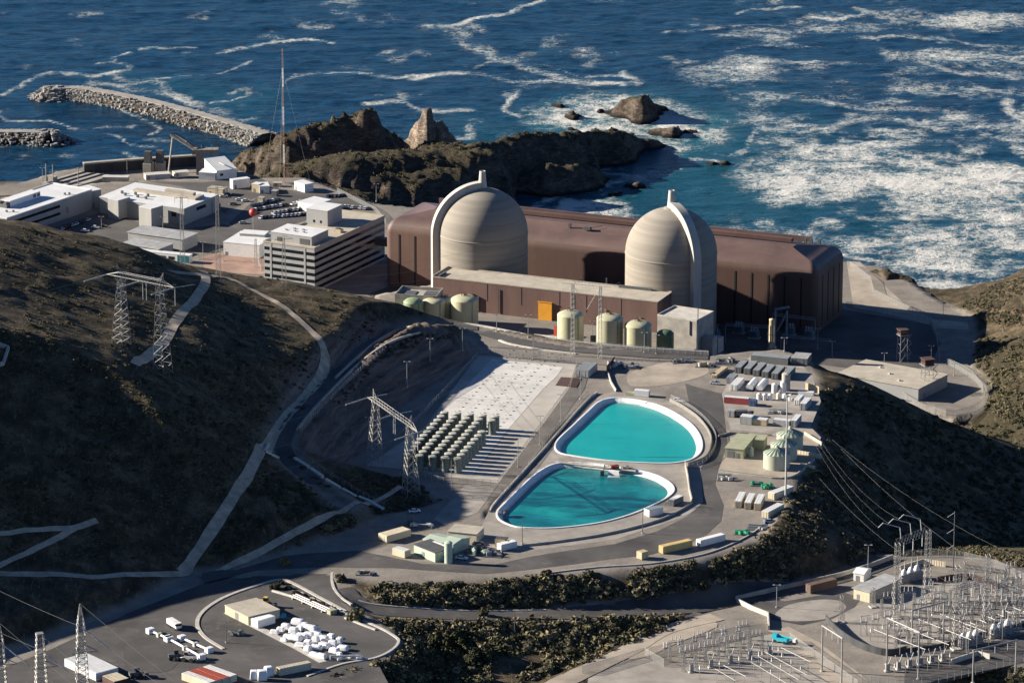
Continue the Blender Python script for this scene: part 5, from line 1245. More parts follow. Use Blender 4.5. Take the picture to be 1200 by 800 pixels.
# green sheds by the road
gs = dict(wall='sage')
block('green_shed', 'pale green shed with dark ridged roof beside the road', 'shed', (485,648.5), (510,658.5), 8, 3.6, PL+.06, 'sage', 'roof_dark', mono=.3, doors=[('f', 5, 6.4, 0, 2.2)])
block('green_shed', 'pale green shed with twin roof strips, farther left of the rear pair', 'shed', (496,641), (517,646.5), 9, 3.2, PL+.06, 'sage', 'sage', gable=.8)
block('green_shed', 'pale green shed with light roof, right of the rear pair', 'shed', (517,645.5), (531,649), 10, 3.8, PL+.06, 'sage', 'sage', gable=.9, doors=[('f', 1, 3, 0, 2.6)])
block('store_shed', 'large cream store shed behind the green sheds', 'shed', (524.5,632.5), (558.5,636), 9, 3.4, PL+.06, 'cont_cream', 'roof_tan', over=.2)
extra(bpy.data.objects['green_shed'], 'skylight', 'white_paint', ((1, 2.5, 4.55), (7, 1.2, .12)))
# junk and machinery helper: a pile of plant standing on one footprint
def skid(label, px, py, n, sx, sy, ms, z=PL+.06, seed=1, cat='machinery', name='equipment_skid', hmax=2.4, pipes=2):
    r = random.Random(seed); root = thing(name, label, cat, P(px, py, z), r.uniform(-.3, .3))
    MB().box((0, 0, 0), (sx, sy, .25)).build('base', 'steel_dark', root)
    for k in range(n):
        x, y = r.uniform(-.42, .42)*sx, r.uniform(-.42, .42)*sy; a = (r.uniform(.8, 2.2), r.uniform(.7, 1.8), r.uniform(.6, hmax))
        if k % 3 == 2: MB().bar((x-a[0]/2, y, .9), (x+a[0]/2, y, .9), r.uniform(.35, .6), 10).build('motor', r.choice(ms), root)
        else: MB().box((x, y, .25), a, r.uniform(0, 1)).box((x, y, .25+a[2]), (a[0]*.5, a[1]*.5, .3)).build('cabinet', r.choice(ms), root)
    for k in range(pipes):
        x0, x1, y = -sx*.45, sx*.45, r.uniform(-.4, .4)*sy; MB().tube([(x0, y, .3), (x0, y, 1.2+k*.3), (x1, y, 1.2+k*.3), (x1, y, .3)], .14, 6).build('pipe', r.choice(ms), root)
    return root
skid('clutter of dark green pumps right of the green sheds', 560, 648, 8, 9, 6, ['olive', 'steel_dark', 'sage'], seed=2)
skid('clutter of grey pump parts next to the white container by the sheds', 578, 650, 7, 7, 6, ['steel', 'steel_dark', 'pipe_blue'], seed=3, hmax=1.5)
skid('white wrapped tank trailer behind the long cream container', 494, 617, 6, 9, 4, ['steel_pale', 'white_paint'], seed=4)
skid('dark machine at the corner of the long cream container', 479, 614.5, 3, 2.4, 2.4, ['steel_dark'], seed=5, pipes=0)
skid('green machines on red stands beside the cream containers, right unit', 899, 571, 4, 5, 4, ['green_paint'], seed=6, hmax=1.8)
skid('green machines on red stands beside the cream containers, left unit', 887, 568, 4, 4.5, 4, ['green_paint'], seed=7, hmax=1.8)
skid('green lift truck at the outer bend of the terrace road', 870, 625, 4, 6, 3.5, ['green_paint'], seed=8, hmax=1.8)
skid('tangle of white pipe racks by the road bend', 849, 561, 7, 6, 5, ['steel_pale', 'steel'], seed=9, hmax=1.2, pipes=4)
skid('pale pump set on the far edge of the terrace beside the steel shed', 722, 430, 8, 8, 6, ['steel_pale', 'steel', 'steel_dark'], seed=10, hmax=3)
skid('grey pump set right of the pale pump set', 740, 431, 7, 7, 5, ['steel', 'steel_pale', 'steel_dark'], seed=11, hmax=2.2)
skid('dark grey flatbed truck load in the container yard', 911, 484, 4, 8, 3, ['steel', 'cont_slate'], seed=12, hmax=1.2)
skid('red and dark pump frame on the wall between the reservoirs', 716, 549, 5, 6, 2.6, ['red_paint', 'steel_dark'], seed=13, hmax=1.4, z=PL+.3)
skid('grey pump frame at the right end of the wall between the reservoirs', 735, 550.5, 5, 5, 2.4, ['steel', 'steel_dark'], seed=14, hmax=1.2, z=PL+.3)
skid('pale clutter along the far terrace edge under the concrete annex', 800, 424, 6, 10, 4, ['roof_tan', 'steel_pale', 'steel_dark'], seed=15, hmax=1.4)
skid('tan timber stack beside the dirt lot', 826, 429, 5, 8, 5, ['roof_tan', 'tan_paint', 'olive'], seed=16, hmax=1.6, pipes=1)
skid('grey scrap pile left of the slate containers', 850, 424, 6, 9, 5, ['steel', 'roof_tan', 'steel_dark'], seed=17, hmax=1.6)
skid('boat trailer and scrap at the foot of the scrub slope', 888, 619, 5, 8, 5, ['steel', 'pipe_blue', 'steel_dark'], seed=18, hmax=1.0)
skid('small pump set in the middle of the lower yard', 278, 743, 6, 5, 3, ['steel', 'steel_dark', 'steel_pale'], z=PL-.5, seed=19, hmax=1.2)
skid('green generator parked by the kerb above the lower reservoir', 590, 601, 3, 4, 2, ['steel', 'pipe_blue'], seed=20, hmax=1.2)
pl = thing('steel_plate', 'flat rusty brown steel plate on the concrete apron', 'plate', P(667, 447.5, PL+.06)); mb = MB()
q = [P(651,451.5,PL)-P(667,447.5,PL), P(675.5,454,PL)-P(667,447.5,PL), P(681,443.5,PL)-P(667,447.5,PL), P(657.5,442,PL)-P(667,447.5,PL)]
mb.prism([(a.x, a.y) for a in q], 0, .18).build('plate', 'rust_brown', pl)
sc = wall_line('site_screen', 'dark brown screen wall right of the grey steel shed', Z([(711,437),(720,426)]), 3.2, .3, 'rust_brown', n=1)
wall_line('barrier_wall', 'white edged barrier from the screen to the upper reservoir', Z([(712,437),(716,449),(722,459)]), 1.0, .5, 'concrete_pale', n=1)
fb = thing('footbridge', 'narrow pale walkway along the wall between the reservoirs', 'walkway', P(716, 546.5, PL+.45), 0)
a_, b_ = P(650,541,PL)-P(716,546.5,PL), P(745,552,PL)-P(716,546.5,PL)
MB().bar(a_, b_, .5).build('deck', 'pier_conc', fb)
mb = MB()
for k in range(22):
    q = a_.lerp(b_, k/21); mb.bar(q, q+Vector((0, 0, 1.3)), .06)
mb.bar(a_+Vector((0, 0, 1.3)), b_+Vector((0, 0, 1.3)), .06).build('railing', 'steel', fb)
ch = thing('suction_chute', 'white chute dipping from the walkway into the lower reservoir', 'chute', P(719, 552.5, PL))
MB().add([(-2, 0, .4), (2, 0, .4), (2.6, -5, -2), (-2.6, -5, -2), (-2, 0, .1), (2, 0, .1), (2.6, -5, -2.3), (-2.6, -5, -2.3)], [(0, 3, 2, 1), (4, 5, 6, 7), (0, 1, 5, 4), (1, 2, 6, 5), (2, 3, 7, 6), (3, 0, 4, 7)]).build('slab', 'liner', ch)
MB().box((-4.5, -1, -1.5), (1.6, 1.6, 2.4)).build('pump_box', 'steel_dark', ch)
for x, y, rz, c, lb in [(795,470.5,-25,'white','white pickup parked beside the upper reservoir wall'), (838,450,-20,'silver','silver car at the edge of the dirt lot'), (837,441,-70,'black','black truck beside the pale flatbed trailer'), (541,655,-15,'white','white pickup right of the green silo'), (902,612,10,'pale blue','pale blue pickup below the lowest cream container'), (560,638,20,'grey','grey car behind the dark green pumps'), (486,600,10,'white','white car on the track below the casks')]:
    car(x, y, PL+.07, R(rz), c, lb, None)
# casks' yard lamps and others
for x, y, h, lb in [(529,575,38,'slim lamp post in front of the casks'), (607,547,34,'lamp post on the walk left of the lower reservoir'), (633,521,34,'lamp post on the walk beside the cask shadows'), (657,494,32,'lamp post halfway along the storage pad fence'), (680,468,30,'lamp post at the corner of the upper reservoir'),
                    (432,521,32,'shaded lamp post left of the nearer pylon'), (477,454,30,'shaded lamp post in the purple cut'), (504,423,26,'lamp post at the edge of the pad shadow'), (542,411,26,'lamp post on the rim road verge'), (625,421,24,'lamp post behind the storage pad'),
                    (753,625,32,'dark pole beside the lower reservoir'), (612,637,28,'dark pole by the lower reservoir corner'), (755,414,24,'lamp post in front of the rightmost cream tank'), (769,415,22,'lamp post in front of the dark green tank'), (694,403,26,'lamp post between the cream tanks'),
                    (619,396,26,'lamp post below the orange door'), (582,389,20,'lamp post at the bend of the rim road'), (958,409,24,'lamp post with two arms on the hill shoulder'), (975,418,18,'lamp post right of the hill shoulder top'), (919,412,16,'short lamp post behind the slate containers'),
                    (1036,436,22,'lamp post at the near corner of the tan roofed building'), (1091,425,20,'lamp post behind the sunlit watch tower'), (1118,440,14,'lamp post at the bend of the compound fence'), (1105,376,20,'lamp post on the rim track by the cove'), (1017,671,33,'tall lamp post beside the white gabled shed'),
                    (910,712,27,'lamp post at the edge of the turning circle'), (265,753,29,'black pole standing in the lower yard'), (603,740,26,'pale pole in the dark scrub below the terrace')]:
    lamp_post(x, y, h, lb, arms=0 if 'pole' in lb and 'lamp' not in lb else 2, m='steel_dark' if 'dark' in lb or 'black' in lb else 'steel')
# fences
def fence(label, pts, h=2.4, step=3.0, z=None, n=1, group='chain link fences', rail=True):
    q = smooth(pts, n) if n > 1 else [Vector(p) for p in pts]
    o0 = q[0].copy(); root = thing('chain_link_fence', label, 'fence', o0, 0, group); post = MB(); mesh = MB(); rl = post
    for a, b in zip(q[:-1], q[1:]):
        L = (b-a).length; k = max(1, int(L/step))
        for i in range(k): c = a.lerp(b, i/k)-o0; post.bar(c, c+Vector((0, 0, h)), .07)
        mesh.quad(a-o0, b-o0, b-o0+Vector((0, 0, h)), a-o0+Vector((0, 0, h))); rl.bar(a-o0+Vector((0, 0, h)), b-o0+Vector((0, 0, h)), .05)
    post.bar(q[-1]-o0, q[-1]-o0+Vector((0, 0, h)), .07)
    mesh.build('mesh_panel', 'chain_link', root); post.build('fence_frame', 'mesh_fence_post', root)
    return root
fence('fence along the right edge of the storage pad', Z([(584,567),(640,493),(668,455),(676,428)]))
fence('fence between the walk and the reservoir wall', Z([(596,575),(650,505),(690,462)]), 1.8)
fence('fence in front of the storage casks', Z([(470,553),(520,566),(584,569)]))
fence('fence behind the storage pad', Z([(556,414),(620,420),(676,426)]))
fence('fence along the cut toe left of the pad', Z([(560,418),(500,482),(440,541)]), 2.2)
fence('tall fence round the upper reservoir pump road', Z([(786,468),(806,478),(826,494),(838,511),(838,526),(828,541),(808,549)]), 2.2, n=4)
fence('fence along the kerb in front of the round tanks', Z([(640,401),(700,407),(760,412),(830,417)], PL), 2.4)
fence('fence along the outer bench track', [up(G(*p), .1) for p in [(352,508),(372,484),(400,456),(428,430),(452,411)]], 2.0)
fence('fence beside the white drain lengths', [up(G(*p), .1) for p in [(346,530),(380,553),(420,578),(450,594)]], 1.6)
fence('fence round the compound with the sunlit watch tower', [P(*p, GR) for p in [(1040,452),(1065,472),(1085,482),(1120,488),(1148,478),(1153,462),(1136,440),(1112,428)]], 3.2, n=3)
fence('second fence outside the compound bend', [P(*p, GR) for p in [(1110,426),(1142,446),(1158,463),(1150,484),(1120,492)]], 2.4, n=3)
fence('fence on the shaded ground right of the turbine hall', [P(*p, GR) for p in [(992,360),(1040,370),(1090,378),(1098,400),(1101,425)]], 3.0)
fence('fence along the outfall road to the sea', [P(*p, GR) for p in [(996,312),(1020,330),(1024,345),(1060,362),(1092,374)]], 2.6)
fence('fence along the road behind the office block', [P(*p, GR) for p in [(395,225),(440,248),(452,262)]], 2.4)
fence('fence round the works court below the gatehouse', [P(*p, GR) for p in [(232,305),(262,296),(300,300),(306,318)]], 2.4)

# ================================================================ lower yard
zl = PL-.5
c_ = block('beige_store', 'flat roofed beige store in the lower yard', 'store', (263.8,718.5), (291,732.3), 13.5, 3.1, zl, 'cont_cream', 'roof_tan', over=.15, doors=[('f', 7, 9, 0, 2.6)])
for k in range(1, 12): panel(MB(), 'f', c_['_L'], 13.5, c_['_L']*k/12-.05, c_['_L']*k/12+.05, .1, 3.0, .06).build('wall_rib', 'cont_cream', c_)
container('white pod cabin with round windows beside the beige store', (302.5,736), (322.5,730), 4, 2.8, 'white_paint', 'white_paint', 'l', zl, name='pod_cabin', cat='cabin')
container('white flat roofed cabin at the bottom left behind the lattice masts', (75.7,780.5), (112.5,798), 9.5, 2.9, 'cont_white', 'roof_white', 'l', zl, name='site_cabin', cat='cabin')
container('small red and cream roofed shed beside the white cabin', (120,799), (134,806), 6, 2.4, 'rust_brown', 'cont_cream', 'l', zl, name='site_shed', cat='shed')
for k, (rf, tx) in enumerate([('cont_white', 'front white roofed'), ('cont_roof_red', 'front red roofed'), ('cont_roof_red', 'rear red roofed'), ('cont_white', 'rear white roofed')]):
    mat('cont_roof_red', (.36, .075, .04), .12, .4, .6)
    ox, oy = k*8.3, -k*2.5
    container('%s container of the four side by side at the bottom edge' % tx, (213+ox, 796.5+oy), (245+ox, 808+oy), 3.1, 2.6, 'cont_cream', rf, 'l', zl, group='four containers at the bottom edge')
container('long beige container at the bottom edge by the scrub', (328,792), (365,784.5), 2.7, 2.7, 'cont_cream', 'roof_tan', 'l', zl)
# shrink wrapped loads: soft edged, each with its own size
def wrapped(px, py, s, label, rz, seed, z=zl):
    r = random.Random(seed); root_p = P(px, py, z); bm = bmesh.new(); bmesh.ops.create_cube(bm, size=1)
    bmesh.ops.bevel(bm, geom=bm.edges[:]+bm.verts[:], offset=.12, segments=2, affect='EDGES', profile=.6)
    bmesh.ops.subdivide_edges(bm, edges=[e for e in bm.edges if e.calc_length() > .5], cuts=2, use_grid_fill=True)
    for v in bm.verts:
        tp = .5+v.co.z
        v.co = Vector((v.co.x*s[0]*(1-.16*tp), v.co.y*s[1]*(1-.16*tp), (v.co.z+.5)*s[2]))+Vector((r.uniform(-1, 1), r.uniform(-1, 1), r.uniform(0, .6)))*.10
    me = bpy.data.meshes.new('wrapped_load'); bm.to_mesh(me); bm.free()
    o = link('wrapped_load', me, 'wrap_white', None, True); o.location = root_p; o.rotation_euler = (0, 0, rz)
    return tag(o, label, 'wrapped load', 'white wrapped loads in the lower yard')
WR = [(329,739,2),(335,737,3),(349,731,4.0),(344,741,2.6),(352,738,2.8),(357,735,2.4),(364,739,3),(372,740,2),(336,747,2.6),(346,749,3.2),(354,747,3),(362,747,2.6),(371,744,2.4),(322,742,2),(352,757,2.6),(361,754,3),(370,752,3),(379,750,3),(361,762,2.8),(371,760,3),(380,758,3.2),(390,756,3),(368,768,2.6),(392,764,2.8),(402,761,3),(377,771,2.6),(398,768,2.2),(333,751,1.8),(388,747,2.4),(398,753,2.6)]
RW = ['top', 'upper', 'upper middle', 'middle', 'lower middle', 'bottom']
ordr = sorted(range(len(WR)), key=lambda k: WR[k][1])
for n_, k in enumerate(ordr):
    x, y, s = WR[k]; ro = n_//5; mem = sorted(ordr[ro*5:ro*5+5], key=lambda q: WR[q][0]); c = mem.index(k)
    lb = 'white wrapped load in the %s row of the stack, %s from the left' % (RW[ro], WORD[c])
    wrapped(x, y, (s*rnd.uniform(.8, 1.75), s*rnd.uniform(.65, 1.0), s*rnd.uniform(.5, .9)), lb, R(-28)+rnd.uniform(-.15, .15), k)
for k, (x, y, s) in enumerate([(298,795,3), (307,796,3.4), (315,791,3.2)]): wrapped(x, y, (s, s*.9, s*1.05), 'white wrapped load of the trio at the bottom edge, ' + ['left', 'middle', 'right and rearmost'][k], .2*k, 50+k)
skid('white trough trailer loaded with pipe at the right end of the wrapped loads', 405, 772, 5, 12, 3, ['wrap_white', 'steel_pale'], z=zl, seed=30, hmax=1.0, pipes=3)
skid('bright blue lift beside the wrapped loads', 335, 724, 3, 3.5, 2.5, ['cyan_paint'], z=zl, seed=31, hmax=1.6, pipes=0)
def loader(px, py, rz, z, m, label):
    root = thing('wheel_loader', label, 'loader', P(px, py, z), rz)
    MB().box((-.8, 0, .9), (3.6, 2.0, 1.3)).build('body', m, root); MB().box((.2, 0, 2.2), (1.5, 1.6, 1.3)).build('cab', 'glass_dark', root); MB().box((.2, 0, 3.5), (1.6, 1.7, .12)).build('roof', m, root)
    MB().bar((.8, .7, 1.6), (3.2, .7, 1.0), .18).bar((.8, -.7, 1.6), (3.2, -.7, 1.0), .18).build('arms', m, root); MB().box((3.6, 0, .3), (1.0, 2.8, 1.1)).build('bucket', 'steel_dark', root)
    for x in (-1.8, 1.2):
        for s in (-1.1, 1.1): MB().bar((x, s-.3, .8), (x, s+.3, .8), .8, 14).build('wheel', 'tyre', root)
    return root
loader(311, 710, R(-20), zl, 'yellow_paint', 'yellow wheel loader behind the beige store')
loader(206, 772, R(10), zl, 'steel_dark', 'dark tractor at the end of the pipe spools')
loader(220, 774, R(160), zl, 'steel_pale', 'pale tractor at the end of the pipe spools')
loader(160, 793, R(20), zl, 'steel_dark', 'dark loader near the red and cream shed')
def truck(px, py, rz, z, label, body='white_paint', tank='white_paint', L=7.5):
    root = thing('truck', label, 'truck', P(px, py, z), rz)
    MB().box((0, 0, .6), (L, 2.0, .3)).build('chassis', 'steel_dark', root); MB().box((L/2-1, 0, .9), (2.0, 2.3, 1.9)).build('cab', body, root); MB().box((L/2-.45, 0, 1.75), (1.0, 2.34, .8)).build('windscreen', 'glass_dark', root)
    MB().box((-1.1, 0, .9), (L-2.6, 2.3, 1.9)).build('box', tank, root)
    for x in (-L/2+1, -L/2+2.2, L/2-1.1):
        for s in (-1, 1): MB().bar((x, s-.15, .5), (x, s+.15, .5), .5, 12).build('wheel', 'tyre', root)
    return root
truck(204, 735, R(-58), zl, 'white service truck in the lower yard beside the pipe spools')
truck(872, 488, R(5), PL+.07, 'grey flatbed truck between the red container and the cabins', 'steel', 'steel_dark')
for k, (pts, tx) in enumerate([([(176,738.5),(197,747.5)], 'far left'), ([(198,748),(236,769)], 'long middle'), ([(213,747),(245,761)], 'right')]):
    a, b = P(*pts[0], zl+.9), P(*pts[1], zl+.9); o0 = (a+b)/2; o0.z = zl
    root = thing('pipe_spool', 'white pipe spool with boxed ends, the %s one in the lower yard' % tx, 'pipe spool', o0, 0, 'white pipe spools')
    MB().bar(a-o0, b-o0, .42, 8).build('pipe', 'wrap_white', root); an = math.atan2((b-a).y, (b-a).x)
    for q in (a, b): MB().box((q.x-o0.x, q.y-o0.y, 0), (2.0, 2.6, 1.9), an).build('crate', 'wrap_white', root)
    m_ = (a+b)/2-o0; MB().box((m_.x, m_.y, 0), (1.2, 1.8, 1.5), an).build('saddle', 'steel_pale', root)
rk = thing('pipe_rack', 'long rack of white and rusty pipes beside the kerb in the lower yard', 'pipe rack', P(365, 708, zl), ang(P(345,698,zl), P(386,716,zl)))
for k in range(6): MB().bar((-11, -1.6+k*.65, .8), (11, -1.6+k*.65, .8), .24, 6).build('pipe', 'wrap_white' if k % 2 == 0 else 'rust_brown', rk)
for x in (-9, -3, 3, 9): MB().box((x, 0, 0), (.5, 4.4, .58)).build('sleeper', 'tan_paint', rk)
MB().box((12.5, 0, 0), (2.2, 3, 1.6)).build('end_crate', 'olive', rk)
wall_line('barrier_wall', 'pale concrete barrier in line with the pipe rack', [P(*p, zl) for p in [(319,692.5),(345,700)]], .6, .7, 'concrete_pale', n=1)
wall_line('kerb_wall', 'pale kerb stones leading from the pipe rack to the yellow bush', [P(*p, zl) for p in [(404,724),(424,732),(440,738)]], .5, .7, 'kerb', n=1)
mc = skid('small white slab with dark debris on the tip of the scrub island', 428, 672, 4, 7, 4, ['concrete_pale', 'steel_dark'], seed=40, hmax=.5, pipes=0)
kw = thing('guard_hut', 'tiny white hut at the foot of the purple cut', 'hut', P(393, 549, PL)); MB().box((0, 0, 0), (2, 2, 2.6)).build('wall', 'white_paint', kw); MB().box((0, 0, 2.6), (2.5, 2.5, .2)).build('roof', 'white_paint', kw); MB().box((0, -1.03, 1.3), (1.2, .06, .8)).build('window', 'glass_dark', kw)
# ================================================================ pylons and conductors
mat('galv', (.31, .30, .28), .12, 1, .5, .35)
mat('steel_dim', (.20, .195, .185), .1, 1, .6, .2)
mat('insul', (.50, .49, .465), .08, 1, .3)
def lattice(mb, b0, b1, w0, w1, n, r=.11, rb=.06, rz=0.0):
    """square lattice column from b0 to b1"""
    b0, b1 = Vector(b0), Vector(b1); cs, sn = math.cos(rz), math.sin(rz)
    def cor(t, k):
        w = (w0+(w1-w0)*t)/2; x, y = ((-w, -w), (w, -w), (w, w), (-w, w))[k]; return b0.lerp(b1, t)+Vector((x*cs-y*sn, x*sn+y*cs, 0))
    ts = [1-(1-k/n)**1.0 for k in range(n+1)]
    for k in range(4): mb.bar(cor(0, k), cor(1, k), r)
    for i in range(n):
        for k in range(4):
            a, b = k, (k+1) % 4
            mb.bar(cor(ts[i], a), cor(ts[i+1], b), rb).bar(cor(ts[i], b), cor(ts[i+1], a), rb)
            if i: mb.bar(cor(ts[i], a), cor(ts[i], b), rb)
    return mb
WIRES = []
def wire(a, b, sag, label, r=.055, m='galv', group='overhead conductors', n=18):
    a, b = Vector(a), Vector(b); o0 = a.copy()
    pts = [a.lerp(b, k/n)-Vector((0, 0, 4*sag*(k/n)*(1-k/n)))-o0 for k in range(n+1)]
    o = MB().tube(pts, r, 4).build('power_line', m); o.location = o0
    return tag(o, label, 'power line', group)
def pylon(bl, br, label, h=27.5):
    """two lattice masts carrying a bridge; strain insulators reach out towards the camera side"""
    c = (bl+br)/2; rz = math.atan2((br-bl).y, (br-bl).x); root = thing('pylon', label, 'pylon', c, rz, 'twin mast pylons')
    Ls = (br.xy-bl.xy).length; zt = max(bl.z, br.z)+h-c.z
    for s, b in ((-1, bl), (1, br)):
        mb = MB(); lattice(mb, (s*Ls/2, 0, b.z-c.z-.5), (s*Ls/2*.92, 0, zt), 5.6, 2.0, 9, .11, .06)
        mb.build('mast', 'galv', root)
        pk = MB()
        for x, y in ((-.9, -.9), (.9, -.9), (.9, .9), (-.9, .9)): pk.bar((s*Ls/2*.92+x, y, zt), (s*(Ls/2*.92+2.2), 0, zt+5.2), .1)
        pk.bar((s*Ls/2*.92+1, 0, zt+2), (s*Ls/2*.92-.6, 0, zt+2.4), .07); pk.build('peak', 'galv', root)
    br_ = MB(); hw = Ls/2+6.5; n_ = 14
    for y in (-.8, .8):
        br_.bar((-hw, y*.3, zt), (hw, y*.3, zt), .11).bar((-Ls/2, y, zt+1.9), (Ls/2, y, zt+1.9), .11).bar((-hw, 0, zt), (-Ls/2, y, zt+1.9), .1).bar((hw, 0, zt), (Ls/2, y, zt+1.9), .1)
        for k in range(n_):
            x0, x1 = -Ls/2+Ls*k/n_, -Ls/2+Ls*(k+1)/n_
            br_.bar((x0, y*.3, zt), ((x0+x1)/2, y, zt+1.9), .06).bar(((x0+x1)/2, y, zt+1.9), (x1, y*.3, zt), .06)
    for s in (-1, 1): br_.bar((s*(Ls/2-.9), 0, zt-4), (s*(Ls/2-3.6), 0, zt), .1).bar((s*(Ls/2-.9), 0, zt-4), (s*(Ls/2+3), 0, zt), .1)
    br_.build('bridge', 'galv', root)
    tips = []
    M = Matrix.Translation(c) @ Matrix.Rotation(rz, 4, 'Z')
    for x in (-hw, 0.0, hw):
        d = (M.inverted().to_3x3() @ Vector((-8.6, -4.8, -1.6))); e = Vector((x, 0, zt))+d
        MB().bar((x, 0, zt-.1), e, .26, 6).build('strain_insulator', 'insul', root); tips.append(M @ e)
        d2 = (M.inverted().to_3x3() @ Vector((7.5, 6.5, -.6))); e2 = Vector((x, 0, zt))+d2
        MB().bar((x, 0, zt-.1), e2, .15, 6).build('strain_insulator', 'insul', root); tips.append(M @ e2)
        for q in ((1.2, 3.0) if x == 0 else ((.4,) if x > 0 else ())):
            MB().bar((x+q, 0, zt), (x+q, 0, zt-7.4), .16, 6).build('jumper_insulator', 'insul', root)
    return root, tips
pyA, tA = pylon(G(142, 403), G(191, 436), 'twin mast pylon straddling the curving spur path on the dark hill')
pyB, tB = pylon(up(P(439, 548, PL), 0), G(482, 580), 'twin mast pylon in front of the storage casks')
POS = ['left', 'middle', 'right']
for k in range(3):
    a = tA[2*k]; wire(a, a+Vector((-230, -135, 10)), 9, '%s conductor running from the hill pylon off the left edge' % POS[k])
    a = tB[2*k]; wire(a, a+Vector((-250, -118, 6)), 12, '%s conductor from the cask pylon across the dark hillside' % POS[k])
    b = tA[2*k+1]; wire(b, b+Vector((150, 210, -45)), 6, '%s conductor from the hill pylon towards the plant' % POS[k], r=.03)
    b = tB[2*k+1]; wire(b, P(676+16*k, 338, 62), 5, '%s conductor from the cask pylon to the dead end frame' % POS[k], r=.03)
# dead end frame in front of the auxiliary building
f0, f1 = P(671, 417, PL), P(703, 420, PL); hF = hpx(f0, 84)
df = thing('dead_end_frame', 'slim lattice dead end frame in front of the brown auxiliary building', 'lattice frame', (f0+f1)/2, math.atan2((f1-f0).y, (f1-f0).x)); Lf_ = (f1-f0).length
for s in (-1, 1): lattice(MB(), (s*Lf_/2, 0, -.3), (s*Lf_/2, 0, hF), 1.6, .9, 14, .07, .04).build('mast', 'galv', df)
mb = MB(); mb.bar((-Lf_/2-5, 0, hF), (Lf_/2+5, 0, hF), .1).bar((-Lf_/2, 0, hF+1.2), (Lf_/2, 0, hF+1.2), .08).bar((-Lf_/2, 0, hF), (0, 0, hF-11), .07).bar((Lf_/2, 0, hF), (0, 0, hF-11), .07)
for k in range(8): mb.bar((-Lf_/2+Lf_*k/8, 0, hF), (-Lf_/2+Lf_*(k+.5)/8, 0, hF+1.2), .05).bar((-Lf_/2+Lf_*(k+.5)/8, 0, hF+1.2), (-Lf_/2+Lf_*(k+1)/8, 0, hF), .05)
mb.build('bridge', 'galv', df)
# slim lattice masts near the offices
def slim_mast(px, py, hp, label, w0=2.0, w1=.8, z=None, arm=0, m='steel_dim', group='slim lattice masts'):
    p = G(px, py) if z is None else P(px, py, z); h = hpx(p, hp); root = thing('lattice_mast', label, 'lattice mast', p, R(15), group)
    lattice(MB(), (0, 0, -.5), (0, 0, h), w0, w1, max(8, int(h/2.2)), .06, .03).build('mast', m, root)
    if arm:
        mb = MB(); mb.bar((-arm, 0, h-1), (arm, 0, h-1), .09).bar((-arm, 0, h-1), (0, 0, h+.6), .06).bar((arm, 0, h-1), (0, 0, h+.6), .06).build('crossarm', m, root)
        for s in (-1, 0, 1): MB().bar((s*arm, 0, h-1), (s*arm, 0, h-3), .1).build('insulator', 'insul', root)
    return root
slim_mast(214, 310, 80, 'slim lattice mast in front of the workshop', arm=3)
slim_mast(256, 325, 106, 'taller slim lattice mast right of the workshop', arm=4)
slim_mast(333, 332, 54, 'slim lattice mast against the office block front', arm=4)
slim_mast(300, 314, 34, 'short slim mast beside the canteen', 1.6, .7)
# tall masts at the bottom left corner
def tall_mast(px, py, top, label, flat=False):
    p = P(px, py, PL-.6); h = hpx(p, py-top); root = thing('transmission_mast', label, 'transmission mast', p, R(20), 'tall masts at the lower left')
    t0 = .80 if not flat else 1.0
    lattice(MB(), (0, 0, -.3), (0, 0, h*t0), 4.4, 2.3, 13, .13, .075).build('mast', 'galv', root)
    if not flat: lattice(MB(), (0, 0, h*t0), (0, 0, h), 2.3, .3, 5, .1, .06).build('peak', 'galv', root)
    else: MB().box((0, 0, h), (2.4, 2.4, .4)).build('cap', 'galv', root)
    ar = MB(); za = h*.5
    for s in (-1, 1): ar.bar((0, s*1.0, za), (6, 0, za), .1).bar((0, s*1.0, za+3.6), (6, 0, za), .1).bar((0, s*.8, za), (-3.4, 0, za), .1).bar((0, s*.8, za+2.6), (-3.4, 0, za), .1).bar((3, s*.5, za), (3, s*.5, za+1.8), .06)
    ar.build('crossarm', 'galv', root)
    return root, p, h
tm = [tall_mast(97, 822, 705, 'tall pointed lattice mast in front of the white cabin'), tall_mast(49, 822, 741, 'flat topped lattice mast second from the left edge', True), tall_mast(2, 830, 727, 'pointed lattice mast cut by the left edge')]
for (r_, p, h), tx in zip(tm, ('pointed mast by the white cabin', 'flat topped mast', 'mast at the left edge')):
    t = p+Vector((0, 0, h)); wire(t, t+Vector((120, -90, -62)), 2, 'thin earth wire dropping right from the ' + tx, r=.05)
    t2 = p+Vector((.6, 0, h*.76)); e = t2+Vector((9, -3.2, -6.5))
    i_ = MB().bar(t2-p, e-p, .22, 6).build('strain_insulator', 'insul', None); i_.parent = r_; i_.matrix_parent_inverse = Matrix.Identity(4); i_.rotation_euler = (0, 0, -R(20))
    wire(e, e+Vector((95, -60, -40)), 2, 'thick conductor dropping right from the ' + tx, r=.07)
    wire(t2, t2+Vector((-90, 70, 22)), 3, 'conductor leaving to the upper left from the ' + tx, r=.035)

